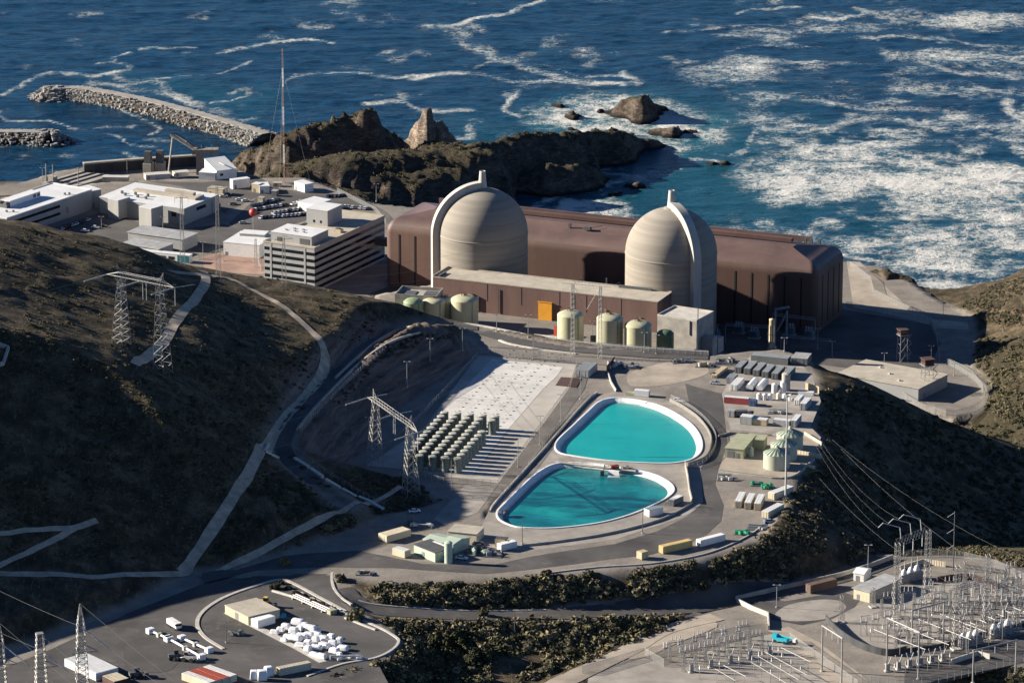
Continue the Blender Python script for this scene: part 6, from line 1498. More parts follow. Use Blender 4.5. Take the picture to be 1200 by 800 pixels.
# ================================================================ switchyard
zs = SW+.07
def column(px, py, top, label, w=2.2, m='galv'):
    p = P(px, py, zs); h = hpx(p, py-top); root = thing('lattice_column', label, 'lattice column', p, R(20), 'lattice columns of the switchyard')
    lattice(MB(), (0, 0, 0), (0, 0, h), w, w*.62, int(h/2.0), .085, .05).build('mast', m, root)
    lattice(MB(), (0, 0, h), (0, 0, h+1.0), w*.62, w*.62, 1, .07, .05).build('head', m, root)
    MB().box((0, 0, -.1), (w+.8, w+.8, .5)).build('footing', 'concrete_pale', root)
    return root, p, h
cols = {}
for k, (x, y, t, lb) in enumerate([(1050,724,638,'left leg of the tall gantry where the lines arrive'), (1086,705,623,'right leg of the tall gantry where the lines arrive'), (1120,760,664,'tall lattice column nearest the lower fence'), (1155,745,651,'tallest lattice column in the middle right of the switchyard'), (1191,735,676,'lattice column at the right edge of the picture'),
                                  (1130,704,660,'shorter lattice column behind the gravel hollow'), (1023,711,690,'short lattice column at the left edge of the switchyard'), (986,729,700,'slim lattice column beside the turning circle'), (1178,704,668,'lattice column beside the far switchyard fence')]):
    cols[k] = column(x, y, t, lb, 2.6 if k < 5 else 1.7)
def girder(a, b, label, d=1.6, drop=True, n=None):
    c = (a+b)/2; L = (b-a).length; root = thing('girder', label, 'girder', c, math.atan2((b-a).y, (b-a).x), 'lattice girders of the switchyard'); mb = MB(); hw = L/2; s = (b.z-a.z)/L
    n = n or max(4, int(L/2.2)); tl = lambda x: x*s
    for y in (-d/2, d/2):
        for z in (0, d): mb.bar((-hw, y, z+tl(-hw)), (hw, y, z+tl(hw)), .085)
        for k in range(n):
            x0, x1, x2 = -hw+L*k/n, -hw+L*(k+.5)/n, -hw+L*(k+1)/n
            mb.bar((x0, y, tl(x0)), (x1, y, d+tl(x1)), .055).bar((x1, y, d+tl(x1)), (x2, y, tl(x2)), .055)
    mb.build('truss', 'galv', root)
    if drop:
        for k in range(3): x = -hw+L*(.2+.3*k); MB().bar((x, 0, tl(x)), (x, 0, tl(x)-4.2), .2, 6).build('insulator', 'insul', root)
    return root
def top(k, f=1.0): r_, p, h = cols[k]; return p+Vector((0, 0, h*f))
girder(top(0), top(1), 'wide girder of the tall gantry where the lines arrive', 2.2)
girder(top(2, .72), top(3, .70), 'girder between the two nearest tall columns')
girder(top(3, .70), top(4, .66), 'girder running to the right edge column')
girder(top(5, .9), top(8, .9), 'far girder behind the gravel hollow', 1.2)
# arched insulator strings on the tall gantry
gp = top(0); gq = top(1)
for k in range(3):
    p = gp.lerp(gq, .1+.33*k)+Vector((0, 0, 2.2)); o0 = p
    r_ = thing('line_trap', 'white bent insulator arm on top of the tall gantry, ' + ['left', 'middle', 'right'][k], 'insulator', o0, 0, 'bent insulator arms')
    MB().tube([(0, 0, 0), (-.5, 0, 4.4), (-6.8, -1.2, 6.5), (-8.6, -1.5, 4.8)], .16, 6).build('arm', 'insul', r_)
    wire(o0+Vector((-8.6, -1.5, 4.8)), P(946+6*k, 520+4*k, 96)+Vector((0, 0, 6)), 4, '%s line climbing from the tall gantry towards the silos' % POS[k], r=.022, m='steel_dim')
for k, (a, b) in enumerate([((975,515),(1240,672)), ((985,525),(1215,700)), ((960,560),(1130,690))]):
    wire(P(*a, 108), P(*b, 92), 5, 'long pale line crossing the dark gully, ' + ['uppermost', 'middle', 'lowest'][k], r=.024, m='steel_dim')
dp = thing('wood_pole', 'dark pole with three short arms beside the dark gully', 'pole', P(1117, 668, zs)); h = hpx(dp.location, 70)
MB().lathe([(.22, 0), (.14, h)], 8).build('shaft', 'steel_dark', dp)
for k in range(3): MB().bar((0, 0, h-.5-k*6.5), (-2.8, -.6, h-2.2-k*6.5), .1, 6).build('arm', 'insul', dp)
# portal frames of plain tubes
def portal(A, B, hp, label, m='steel'):
    a, b = P(A[0], A[1], zs), P(B[0], B[1], zs); u = b-a; L = u.length; h = hpx(a, hp); root = thing('portal_frame', label, 'portal frame', (a+b)/2, math.atan2(u.y, u.x), 'tube portal frames')
    for s in (-1, 1): MB().lathe([(.34, 0), (.28, h)], 10, (s*L/2, 0, 0)).build('post', m, root); MB().lathe([(.7, -.2), (.7, .35)], 10, (s*L/2, 0, 0)).build('footing', 'concrete_pale', root)
    MB().bar((-L/2-.4, 0, h-.3), (L/2+.4, 0, h-.3), .3, 8).build('beam', 'steel', root)
    for k in range(3): x = -L/2+L*(.2+.3*k); MB().bar((x, 0, h-.5), (x, 0, h-3.2), .16, 6).build('insulator', 'insul', root)
    return root
portal((1039,778),(1076,795),56,'grey tube portal nearest the lower right fence'); portal((1068,767),(1105,757),54,'grey tube portal behind the nearest one'); portal((963,786),(986,801),55,'grey tube portal between the two gravel yards')
portal((1140,800),(1190,788),40,'grey tube portal cut by the bottom right corner')
# bus supports in rows
def support(kind, px, py, label, z=zs, group='bus supports of the switchyard'):
    global SUPP
    p = P(px, py, z)
    if kind in SUPP: return dup(SUPP[kind], p, R(18)+rnd.uniform(-.1, .1), label, group)
    root = thing('bus_support', label, 'bus support', p, R(18), group)
    if kind == 'post':
        MB().bar((0, 0, 0), (0, 0, 3.6), .13).build('pedestal', 'galv', root); MB().lathe([(.16, 0), (.24, .15), (.14, .3), (.24, .6), (.14, .75), (.24, 1.1), (.14, 1.3), (.2, 1.7)], 8, (0, 0, 3.6)).build('insulator', 'insul', root)
    elif kind == 'switch':
        mb = MB()
        for x, y in ((-1.1, -.5), (1.1, -.5), (1.1, .5), (-1.1, .5)): mb.bar((x*1.1, y*1.1, 0), (x*.9, y*.8, 5.2), .09)
        mb.bar((-1.2, -.5, .3), (1.0, -.4, 5), .05).bar((1.2, -.5, .3), (-1.0, -.4, 5), .05); mb.box((0, 0, 5.2), (2.8, 1.4, .25)).build('frame', 'galv', root)
        for x in (-1, 1): MB().lathe([(.17, 0), (.27, .3), (.17, .6), (.27, .95), (.17, 1.3), (.22, 1.9)], 8, (x, 0, 5.4)).build('insulator', 'insul', root)
        MB().bar((-1.6, 0, 7.4), (2.6, 0, 7.7), .16, 6).build('blade', 'insul', root)
    elif kind == 'coil':
        MB().bar((-.6, 0, 0), (-.6, 0, 3), .12).bar((.6, 0, 0), (.6, 0, 3), .12).box((0, 0, 3), (2, .8, .2)).build('frame', 'galv', root)
        for x in (-.6, .6):
            q = MB()
            for k in range(4): q.lathe([(.12, 0), (.42, .12), (.42, .28), (.12, .42)], 10, (x, 0, 3.2+k*.55))
            q.build('coil', 'insul', root)
    elif kind == 'frame':
        mb = MB()
        for x in (-2.4, 2.4): lattice(mb, (x, 0, 0), (x, 0, 7.2), 1.1, .7, 5, .07, .04)
        mb.bar((-2.8, -.3, 7.2), (2.8, -.3, 7.2), .08).bar((-2.8, .3, 7.2), (2.8, .3, 7.2), .08).bar((-2.8, 0, 7.9), (2.8, 0, 7.9), .07)
        for x in (-2.4, -1.2, 0, 1.2): mb.bar((x, -.3, 7.2), (x+.6, 0, 7.9), .04).bar((x+.6, 0, 7.9), (x+1.2, .3, 7.2), .04)
        mb.build('frame', 'galv', root)
        for x in (-1.6, 0, 1.6): MB().lathe([(.14, 0), (.22, .3), (.14, .6), (.22, .95), (.14, 1.3), (.18, 1.8)], 8, (x, 0, 7.9)).build('insulator', 'insul', root)
    else:
        MB().box((0, 0, 0), (2.2, 1.8, .4)).build('plinth', 'concrete_pale', root); MB().box((0, 0, .4), (1.4, 1.1, 2.4)).build('cabinet', 'steel', root)
        for x in (-.4, .4): MB().bar((x, 0, 2.8), (x*3.4, 0, 5.4), .17, 8).build('bushing', 'insul', root)
    SUPP[kind] = root
    return root
SUPP = {}
# grid directions in the picture: rows run (37,-16), steps towards the camera run (22,13)
def grid(o, nu, nv, du, dv, kinds, where, skip=()):
    n = 0
    for v in range(nv):
        for u in range(nu):
            if (u, v) in skip: continue
            x, y = o[0]+u*du[0]+v*dv[0], o[1]+u*du[1]+v*dv[1]
            if x > 1215 or y > 812: continue
            kd = kinds[v % len(kinds)]
            w_ = {'post': 'slim post insulator', 'switch': 'disconnect switch frame', 'coil': 'stacked white coil pair', 'breaker': 'twin bushing breaker', 'frame': 'low lattice frame'}[kd]
            support(kd, x, y, '%s, %s from left in the %s row %s' % (w_, WORD[u], ['farthest', 'second', 'third', 'fourth', 'nearest'][v] if nv > 1 else 'single', where), group='bus supports ' + where); n += 1
grid((1032,736), 7, 4, (25,-6.2), (10,8.5), ['switch', 'post', 'breaker', 'post'], 'of the middle switchyard', skip=[(0, 0), (6, 3), (5, 3)])
grid((1040,722), 7, 2, (24,-6), (9,7), ['frame', 'switch'], 'behind the tall gantry', skip=[(0, 1)])
grid((1046,752), 5, 2, (25,-6.2), (11,9), ['frame', 'frame'], 'in the field of low frames')
grid((1012,744), 3, 2, (14,-3.5), (8,7), ['switch', 'post'], 'at the left switchyard corner')
grid((1128,722), 4, 2, (20,-5), (8,8), ['post', 'switch'], 'of the right switchyard')
grid((780,768), 6, 1, (17,-3.9), (0,0), ['coil'], 'of the lower gravel yard')
grid((792,774), 4, 2, (26,-6), (16,11), ['frame', 'frame'], 'above the pale bus bars')
grid((1100,716), 5, 2, (20,-4), (9,9), ['frame', 'switch'], 'left of the far fence')
grid((800,779), 5, 3, (23,-5.4), (10,8), ['switch', 'breaker', 'post'], 'in the lower gravel yard', skip=[(4, 0)])
grid((905,772), 4, 3, (11,8), (-12,6), ['post', 'post', 'post'], 'beside the cyan boom lift')
grid((1040,786), 6, 2, (13,-2.5), (8,7), ['breaker', 'post'], 'along the lower fence')
def busbar(A, B, h, label, z=zs):
    a, b = P(A[0], A[1], z+h), P(B[0], B[1], z+h); o0 = (a+b)/2; o0.z = z
    root = thing('bus_bar', label, 'bus bar', o0, 0, 'pale bus bars'); MB().bar(a-o0, b-o0, .10, 6).build('tube', 'steel', root)
    for t_ in (.08, .5, .92): q = a.lerp(b, t_)-o0; MB().bar(q, Vector((q.x, q.y, 0)), .09).build('stand', 'galv', root)
    return root
for k, (A, B, h) in enumerate([((838,783),(862,797),5),((848,779),(874,792),5),((888,768),(936,796),5),((896,763),(945,790),5),((880,775),(925,802),5),((915,758),(950,775),5)]):
    busbar(A, B, h, 'pale bus bar in the lower gravel yard, %s of six' % ['leftmost', 'second from the left', 'third from the left', 'fourth from the left', 'fifth from the left', 'rightmost'][k])
for k in range(7):
    x, y = 1128+10*k, 733-3.6*k
    busbar((x, y), (x+8, y+3.4), 9, 'short pale bar in the raised row between the tall columns, %s from the left' % WORD[k])
for k in range(4):
    x, y = 1024+26*k, 737-6*k
    busbar((x, y), (x+62, y+24), 6.5, 'long thin bus bar across the middle switchyard, %s from the left' % WORD[k])
def big_tr(px, py, label):
    p = P(px, py, SW+.1); root = thing('transformer', label, 'transformer', p, R(18), 'white bushing transformers')
    MB().box((0, 0, 0), (4, 3.2, .4)).build('plinth', 'concrete', root); MB().box((0, 0, .4), (3.0, 2.4, 2.8)).build('tank', 'steel', root)
    MB().lathe([(1.1, 0), (1.2, .9), (.9, 2.0), (.3, 2.6)], 14, (0, 0, 2.6)).build('dome', 'white_paint', root, True)
    MB().lathe([(.3, 0), (.2, .5), (.28, .6), (.1, 3.6)], 8, (.3, 0, 5.0)).build('bushing', 'insul', root)
    MB().box((1.9, 0, .8), (.6, 2.2, 2)).build('radiator', 'steel', root)
for g, pts in (('near the lower fence', [(1128,757),(1136,755),(1143,753)]), ('right of the tallest column', [(1164,746),(1172,744),(1180,741)]), ('under the tall gantry', [(1059,682),(1067,679),(1074,677)])):
    for k, (x, y) in enumerate(pts): big_tr(x, y, 'squat white topped transformer, %s of three %s' % (POS[k], g))
block('relay_building', 'flat roofed tan relay building between the gantry and turning circle', 'building', (1000,701), (1019,706), 20, 4.2, SW+.05, 'cont_cream', 'roof_grey', over=.6, doors=[('f', 1.5, 2.8, 0, 2.2)])
block('gable_shed', 'small white gabled shed by the shaded road', 'shed', (1000,679.5), (1012,681.5), 7, 3.0, SW+.05, 'white_paint', 'white_paint', gable=1.0, doors=[('f', 1, 2.4, 0, 2.1)])
container('long brown container by the shaded wall', (950,695.5), (981,687.5), 3, 3.2, 'cont_brown', 'cont_brown', 'l', SW+.06)
lf = thing('boom_lift', 'cyan boom lift parked in the lower gravel yard', 'boom lift', P(915, 752, SW+.1), R(-32))
MB().box((0, 0, .7), (6.0, 2.4, 1.2)).build('body', 'cyan_paint', lf); MB().box((-2.2, 0, 1.9), (1.8, 2.0, 1.1)).build('cab', 'cyan_paint', lf); MB().bar((-1.5, .3, 2.4), (5.2, .3, 2.0), .35).build('boom', 'cyan_paint', lf); MB().box((5.8, .3, 1.2), (1.2, 2.0, 1.1)).build('basket', 'white_paint', lf)
for x in (-2, 2):
    for s in (-1.2, 1.2): MB().bar((x, s-.25, .55), (x, s+.25, .55), .55, 12).build('wheel', 'tyre', lf)
wall_line('bund_wall', 'dark curved bund wall along the near side of the switchyard gravel', [P(*p, SW) for p in [(968,728),(985,745),(1010,760),(1040,768),(1062,764)]], 2.6, .5, 'dark_wall', n=4)
wall_line('bund_wall', 'dark bund between the switchyard gravel and the transformer court', [P(*p, SW) for p in [(1062,764),(1110,757),(1160,742),(1210,732)]], 1.6, .5, 'dark_wall', n=3)
wall_line('bund_wall', 'dark curved bund behind the gravel hollow', [P(*p, SW) for p in [(1098,682),(1130,678),(1152,683),(1165,690)]], 2.2, .6, 'rust_brown', n=4)
wall_line('bund_wall', 'low tan wall behind the white gabled shed', [P(*p, SW) for p in [(1055,668),(1082,660),(1108,664)]], 2.0, .5, 'cont_cream', n=1)
wall_line('bund_wall', 'tan wall at the pit by the lower fence', [P(*p, SW) for p in [(1115,778),(1145,768),(1160,772)]], 2.0, .5, 'concrete_pale', n=1)
fence('fence along the far side of the switchyard', [P(*p, SW) for p in [(1048,655),(1090,651),(1130,655),(1165,664),(1200,680),(1240,700)]], 3)
fence('fence along the near edge of the switchyard', [P(*p, SW) for p in [(1010,800),(1060,806),(1110,798),(1160,786),(1215,770)]], 3)
fence('fence on the left of the lower gravel yard', [P(*p, SW) for p in [(682,790),(755,768),(778,781)]], 3)
fence('fence behind the white coil pairs', [P(*p, SW) for p in [(760,768),(820,755),(866,742),(900,740)]], 3)
fence('fence right of the lower gravel yard', [P(*p, SW) for p in [(925,750),(965,778),(1005,806)]], 3)
# ================================================================ rocks of the coast
def rock_mat(name, k, vegk=1.0):
    rt = NT(name); v = rt.pos()
    n1 = rt.noise(rt.mapping(v, (1, 1, 1.6)), .13, 8, .72); n2 = rt.noise(v, .9, 6, .7); n3 = rt.noise(rt.mapping(v, (.5, .5, 2.4), (.35, .2, 0)), .45, 6, .7)
    c = rt.ramp(rt.math('ADD', rt.math('MULTIPLY', n1, .55), rt.math('MULTIPLY', n3, .45)), [(.36, (.030*k, .024*k, .020*k)), (.5, (.085*k, .066*k, .050*k)), (.66, (.24*k, .185*k, .135*k))])
    c = rt.mix(rt.mrange(n2, .5, .68, 0, .8), c, (.040*k, .032*k, .026*k))
    geo = rt.node('ShaderNodeNewGeometry'); sx = rt.node('ShaderNodeSeparateXYZ'); rt.link(geo.outputs['Normal'], sx.inputs[0])
    veg = rt.mix(n2, (.028, .027, .016), (.105, .082, .050))
    fl = rt.mrange(rt.math('ADD', sx.outputs['Z'], rt.math('MULTIPLY', rt.math('SUBTRACT', n1, .5), 1.1)), .66, .84, 0, vegk)
    sz = rt.node('ShaderNodeSeparateXYZ'); rt.link(v, sz.inputs[0])
    c = rt.mix(rt.math('MULTIPLY', fl, rt.mrange(sz.outputs['Z'], 5, 11)), c, veg)
    c = rt.mix(rt.mrange(sz.outputs['Z'], 3.2, 1.0), c, (.022, .019, .017))
    rt.color(c); rt.rough(.93); rt.b.inputs['Specular IOR Level'].default_value = .2; rt.bump(rt.math('ADD', rt.math('MULTIPLY', n3, 1.4), rt.math('MULTIPLY', n2, .7)), 1.6, 1.0)
    MATS[name] = rt.m
rock_mat('sea_rock', 1.3); rock_mat('stack_rock', 2.7, .2)
def massif(name, ridges, step=1.6, rough=5.0, seed=1, sharp=1.5, m='sea_rock', crag=1.0):
    """rock built as a height field round ridge lines (pixel x, y, elevation, half width in metres)"""
    rw = []
    for r in ridges: rw.append([(*P(p[0], p[1], p[2]), p[3]) for p in r])
    allp = [p for r in rw for p in r]; mw = max(p[3] for p in allp)
    x0, x1 = min(p[0] for p in allp)-mw-6, max(p[0] for p in allp)+mw+6; y0, y1 = min(p[1] for p in allp)-mw-6, max(p[1] for p in allp)+mw+6
    X, Y = np.meshgrid(np.arange(x0, x1, step), np.arange(y0, y1, step)); h = np.full(X.shape, -6.0)
    wx = (fbm(X/13, Y/13, 4, seed)-.5)*13; wy = (fbm(X/13, Y/13, 4, seed+5)-.5)*13
    for r in rw:
        for a, b in zip(r[:-1], r[1:]):
            dx, dy = b[0]-a[0], b[1]-a[1]; t = np.clip(((X+wx-a[0])*dx+(Y+wy-a[1])*dy)/max(dx*dx+dy*dy, 1e-6), 0, 1)
            d = np.hypot(X+wx-a[0]-t*dx, Y+wy-a[1]-t*dy); e = a[2]+t*(b[2]-a[2]); w_ = a[3]+t*(b[3]-a[3])
            h = np.maximum(h, (e+6)*np.clip(1-(d/w_)**sharp, 0, 1)**.8-6)
    k = np.clip((h+4)/10, 0, 1)
    h = h+k*((ridged(X/18, Y/18, 4, seed+9)-.62)*rough*1.1+(ridged(X/6.5+Y/30, Y/6.5, 4, seed+19)-.6)*rough*.85*crag+(ridged(X/2.6, Y/2.6, 2, seed+29)-.55)*1.5*crag)
    h = np.maximum(h, -6)
    idx = np.arange(X.size).reshape(X.shape); f = np.stack([idx[:-1, :-1], idx[:-1, 1:], idx[1:, 1:], idx[1:, :-1]], -1).reshape(-1, 4)
    keep = h.reshape(-1)[f].max(1) > -5.5; f = f[keep]; u_, inv = np.unique(f, return_inverse=True)
    vv = np.stack([X, Y, h], -1).reshape(-1, 3)[u_]; f = inv.reshape(f.shape)
    o0 = vv.mean(0); o0[2] = 0
    o = link(name, np_mesh(name, vv-o0, f), m, None, True); o.location = o0
    return o
struct(massif('headland_crag', [[(278,196,5,14),(298,178,18,22),(335,160,30,26),(372,147,35,28),(402,138,37,26),(428,131,40,24),(445,142,33,22),(458,162,18,18)], [(330,185,14,26),(400,172,22,28),(452,172,20,22)], [(383,134,40,8),(388,138,38,9)], [(403,131,40,8),(408,134,39,8)], [(424,127,44,9),(434,128,43,10)]], 1.3, 4.6, 3))
struct(massif('headland_ridge', [[(312,205,22,22),(345,192,27,30),(400,182,31,34),(460,178,31,32),(520,175,30,30),(560,176,30,24)], [(440,200,24,30),(520,195,24,24),(560,190,22,22)], [(350,215,26,28),(420,225,22,26)]], 1.5, 1.5, 13, 2.2, crag=1.0))
struct(massif('peninsula', [[(545,175,27,24),(590,165,27,19),(630,158,25,15),(680,156,21,13),(715,154,19,12),(745,160,9,11),(775,167,2,8)], [(500,170,24,20),(545,170,26,20)]], 1.6, 4.0, 23, 1.9))
struct(massif('sea_cliff', [[(1002,318,24,12),(1018,318,27,15),(1040,318,29,17),(1062,326,26,16),(1080,340,17,14),(1094,354,6,11)]], 1.4, 2.6, 83, 2.0))
tag(massif('sea_rock', [[(600,214,3,10),(615,204,10,13),(640,195,15,15),(680,192,14,15),(703,200,5,11)]], 1.4, 2.6, 33, 1.8), 'large dark rock island in the cove just off the peninsula', 'rock')
tag(massif('sea_stack', [[(480,160,8,9),(487,147,20,8),(497,130,33,7),(502,129,34,6)], [(505,140,26,8),(514,141,23,8),(524,157,8,8)], [(490,165,8,12),(515,165,8,12)]], 1.0, 3.4, 43, 1.3, m='stack_rock'), 'pale pinnacle of rock standing behind the headland', 'rock')
tag(massif('sea_rock', [[(716,127,3,9),(735,118,9,11),(748,110,17,10),(762,118,9,10),(782,124,3,8)]], 1.2, 2.6, 53, 1.2), 'pointed dark rock with white top in the open surf', 'rock')
tag(massif('sea_rock', [[(762,152,2.5,7),(775,149,5,7),(790,148,6,8),(800,150,3,6)], [(812,153,2,5),(818,153,1.5,4)]], 1.2, 1.6, 63, 1.5), 'low flat rock in foam right of the peninsula tip', 'rock')
for k, (x, y, e, w_, lb) in enumerate([(671,131,5,6,'small jagged rock in the surf, right of the flat one'), (657,122,2,6,'small flat rock at the top of the surf'), (666,149,1.6,5,'tiny rock close behind the peninsula'), (706,127,2.6,5,'small rock just left of the pointed one'), (836,188,2.6,7,'left one of two dark rocks in the round foam patch'), (851,188,2.6,7,'right one of two dark rocks in the round foam patch'),
                                      (747,213,3.4,7,'dark rock in the cove right of the island'), (719,225,1.6,5,'tiny dark rock below the island'), (641,223,1.4,4,'tiny rock in the foam under the island'), (276,195,6,9,'tan boulder at the left foot of the crag'), (262,193,4,7,'tan boulder beside the white sloping shed'), (26,157,2,6,'low rock by the left breakwater'), (17,222,3,6,'pale rock at the shore behind the long warehouse')]):
    tag(massif('sea_rock', [[(x-3,y+.5,e*.7,w_),(x,y,e,w_),(x+3,y+.3,e*.6,w_)]], 1.0, 1.2, 70+k*7, 1.5), lb, 'rock', 'small rocks along the shore')
mat('armour', (.30, .285, .26), .4, .35, .9, dirt=(.22, .21, .19))
mat('armour_crest', (.30, .28, .245), .2, .15, .9)
def breakwater(pts, label, w=17, e=5.2, seed=1, nblk=2300):
    q = smooth([P(p[0], p[1], e) for p in pts], 8); o0 = q[0].copy(); o0.z = 0; root = thing('breakwater', label, 'breakwater', o0); mb = MB(); prof = [(-w/2-9, -4), (-w/2, e-1.6), (-w*.24, e), (w*.24, e), (w/2, e-1.6), (w/2+9, -4)]; sd_ = []
    for i, p in enumerate(q):
        t = q[min(i+1, len(q)-1)]-q[max(i-1, 0)]; t.z = 0; t.normalize(); s = Vector((-t.y, t.x, 0)); sd_.append(s)
        for d_, z in prof: a = p+s*d_-o0; mb.v.append((a.x, a.y, z))
    n = len(prof)
    for i in range(len(q)-1):
        for k in range(n-1): mb.f.append((i*n+k, i*n+k+1, (i+1)*n+k+1, (i+1)*n+k))
    mb.f += [tuple(range(n-1, -1, -1)), tuple((len(q)-1)*n+k for k in range(n))]
    mb.build('mound', 'sea_rock', root)
    cr = MB()
    for i, p in enumerate(q):
        for d_ in (-w*.2, w*.2): a = p+sd_[i]*d_-o0; cr.v += [(a.x, a.y, e+.1), (a.x, a.y, e+.9)]
    for i in range(len(q)-1):
        b = i*4; cr.f += [(b+1, b+3, b+7, b+5), (b, b+1, b+5, b+4), (b+2, b+6, b+7, b+3)]
    cr.build('crest', 'armour_crest', root)
    r = random.Random(seed); bl = MB()
    for k in range(nblk):
        i = r.uniform(0, len(q)-1.01); p = q[int(i)].lerp(q[int(i)+1], i % 1); s = sd_[int(i)]; side = -1 if r.random() < .7 else 1; d_ = side*r.uniform(w*.22, w/2+6.5)
        ad = abs(d_); z = e if ad < w*.24 else (e-1.6*(ad-w*.24)/(w*.26) if ad < w/2 else e-1.6-(ad-w/2)*(e+2.4)/9)
        a = p+s*d_-o0; sz = r.uniform(.9, 1.8); bl.box((a.x, a.y, z-.5), (sz, sz*r.uniform(.6, 1), sz*r.uniform(.6, 1.0)), r.uniform(0, 3))
        if i < 1.5 or i > len(q)-2.5: pass
    for k in range(nblk//9):
        an = r.uniform(0, 2*PI); rr_ = r.uniform(3, w/2+7); p = q[0] if pts[0][0] < 100 else q[-1]; sz = r.uniform(1.4, 2.6)
        zz = e-max(0, rr_-w*.3)*.62; bl.box((p.x-o0.x+rr_*math.cos(an), p.y-o0.y+rr_*math.sin(an), zz-.6), (sz, sz*.8, sz*.9), an)
    ao = bl.build('armour_blocks', 'armour', root); ao['kind'] = 'stuff'
    return root
breakwater([(62,104.5),(90,104),(120,108),(180,120),(250,139),(290,151),(312,158)], 'long curved breakwater of pale blocks running out from the crag')
breakwater([(56,156),(30,155),(-20,155),(-60,154)], 'short breakwater at the left edge of the picture', seed=4, nblk=1000)

# ================================================================ scrub
leafm = NT('foliage'); v = leafm.pos(); ob_ = leafm.attr('tone')
nn = leafm.noise(v, .35, 4, .65)
a1 = leafm.ramp(ob_, [(0, (.034, .040, .020)), (.35, (.078, .072, .040)), (.6, (.120, .100, .070)), (.8, (.165, .150, .075)), (1, (.27, .21, .125))])
leafm.color(leafm.mix(leafm.mrange(nn, .4, .7, 0, .4), a1, (.034, .036, .020))); leafm.rough(.9); leafm.b.inputs['Specular IOR Level'].default_value = .15
MATS['foliage'] = leafm.m
nr = np.random.default_rng(5)
def bush_proto(n, seed):
    """a loose dome of leaf-sized quads"""
    g = np.random.default_rng(seed); th = g.uniform(0, 2*np.pi, n); cz = g.uniform(0.02, 1, n); r = (1-g.random(n)**2*.45)
    lob = 1+.28*np.sin(th*g.integers(2, 5)+g.uniform(0, 6))+.15*np.sin(th*7+cz*5)
    sn = np.sqrt(1-cz**2); c = np.stack([sn*np.cos(th)*r*lob, sn*np.sin(th)*r*lob, cz*r*(.85+.25*np.sin(3*th))], -1)
    nrm = c/np.linalg.norm(c, axis=1, keepdims=True)+g.normal(0, .5, (n, 3)); nrm /= np.linalg.norm(nrm, axis=1, keepdims=True)
    t = np.cross(nrm, g.normal(0, 1, (n, 3))); t /= np.linalg.norm(t, axis=1, keepdims=True); b = np.cross(nrm, t)
    s = g.uniform(.13, .27, n)[:, None]*(1.0 if n < 80 else 1.15)
    q = np.stack([c-t*s-b*s*.7, c+t*s-b*s*.6, c+t*s*.8+b*s*.7, c-t*s*.9+b*s*.8], 1)
    return q.reshape(-1, 3)
PROTO = [bush_proto(n, 10+n) for n in (50, 58, 64, 70, 54, 60)]
BIG = [bush_proto(n, 40+n) for n in (90, 110, 130)]
def scrub(name, pos, size, tone, label, protos=PROTO, flat=.75):
    V, T = [], []
    for k in range(len(pos)):
        q = protos[int(nr.integers(len(protos)))]; a = nr.uniform(0, 6.28); c_, s_ = math.cos(a), math.sin(a); s = size[k]
        V.append(np.stack([(q[:, 0]*c_-q[:, 1]*s_)*s+pos[k, 0], (q[:, 0]*s_+q[:, 1]*c_)*s+pos[k, 1], q[:, 2]*s*flat+pos[k, 2]-.12*s], -1)); T.append(np.full(len(q), tone[k])+nr.normal(0, .04, len(q)))
    V = np.concatenate(V); T = np.clip(np.concatenate(T), 0, 1); f = np.arange(len(V)).reshape(-1, 4); o0 = V.mean(0)
    o = link(name, np_mesh(name, V-o0, f, {'tone': T}, False), 'foliage'); o.location = o0
    return tag(o, label, 'scrub', None, 'stuff')
def nat_at(x, y):
    i = np.clip(np.searchsorted(GX, x)-1, 0, len(GX)-2); j = np.clip(np.searchsorted(GY, y)-1, 0, len(GY)-2); return natural[j, i]
SHEETS = [ROAD_A, LOWYARD]
def scatter(poly, n, lo, hi, tones, clump=0.0, seed=0, keep=.55, maxpath=True):
    """points on visible ground inside a pixel polygon, thinned by clump noise"""
    g = np.random.default_rng(100+seed); xs = [p[0] for p in poly]; ys = [p[1] for p in poly]; out = []
    tries = 0
    while len(out) < n and tries < n*6:
        tries += 1
        x, y = g.uniform(min(xs), max(xs)), g.uniform(min(ys), max(ys))
        if not bool(in_poly(np.array(x), np.array(y), poly)): continue
        p = G(x, y)
        if nat_at(p.x, p.y) < keep: continue
        if fbm(np.array(p.x/18.), np.array(p.y/30.), 3, 77+seed) < clump: continue
        if any(d_ < w_ for d_, w_ in ((path_d(p.x, p.y), 3.2),)): continue
        out.append(p)
    pos = np.array([tuple(p) for p in out]); k = len(pos)
    sz = lo+(hi-lo)*g.random(k)**2.2; tn = np.clip(g.choice(tones, k)+g.normal(0, .06, k), 0, 1)
    return pos, sz, tn
PATHS = [[tuple(G(*p))[:2] for p in q] for q in (DP, [(238,318),(241,330),(232,346),(214,366),(202,384),(192,402),(176,416),(158,428)], [(-20,627),(30,622),(84,619),(114,611)], [(-10,668),(24,652),(60,635),(88,620)], [(-20,671),(60,673),(130,675),(220,673)], [(235,676),(290,655),(345,625),(385,604),(420,588),(470,570)])]
def path_d(x, y):
    b = 1e9
    for q in PATHS:
        for a, c in zip(q[:-1], q[1:]):
            dx, dy = c[0]-a[0], c[1]-a[1]; t = min(1, max(0, ((x-a[0])*dx+(y-a[1])*dy)/(dx*dx+dy*dy))); b = min(b, math.hypot(x-a[0]-t*dx, y-a[1]-t*dy))
    return b
scrub('hill_scrub', *scatter([(0,262),(150,288),(330,328),(500,366),(440,384),(340,500),(300,560),(225,655),(0,660)], 2600, .35, 1.5, [.1, .3, .5, .6], .45, 1), label='low dark scrub scattered over the left hillside')
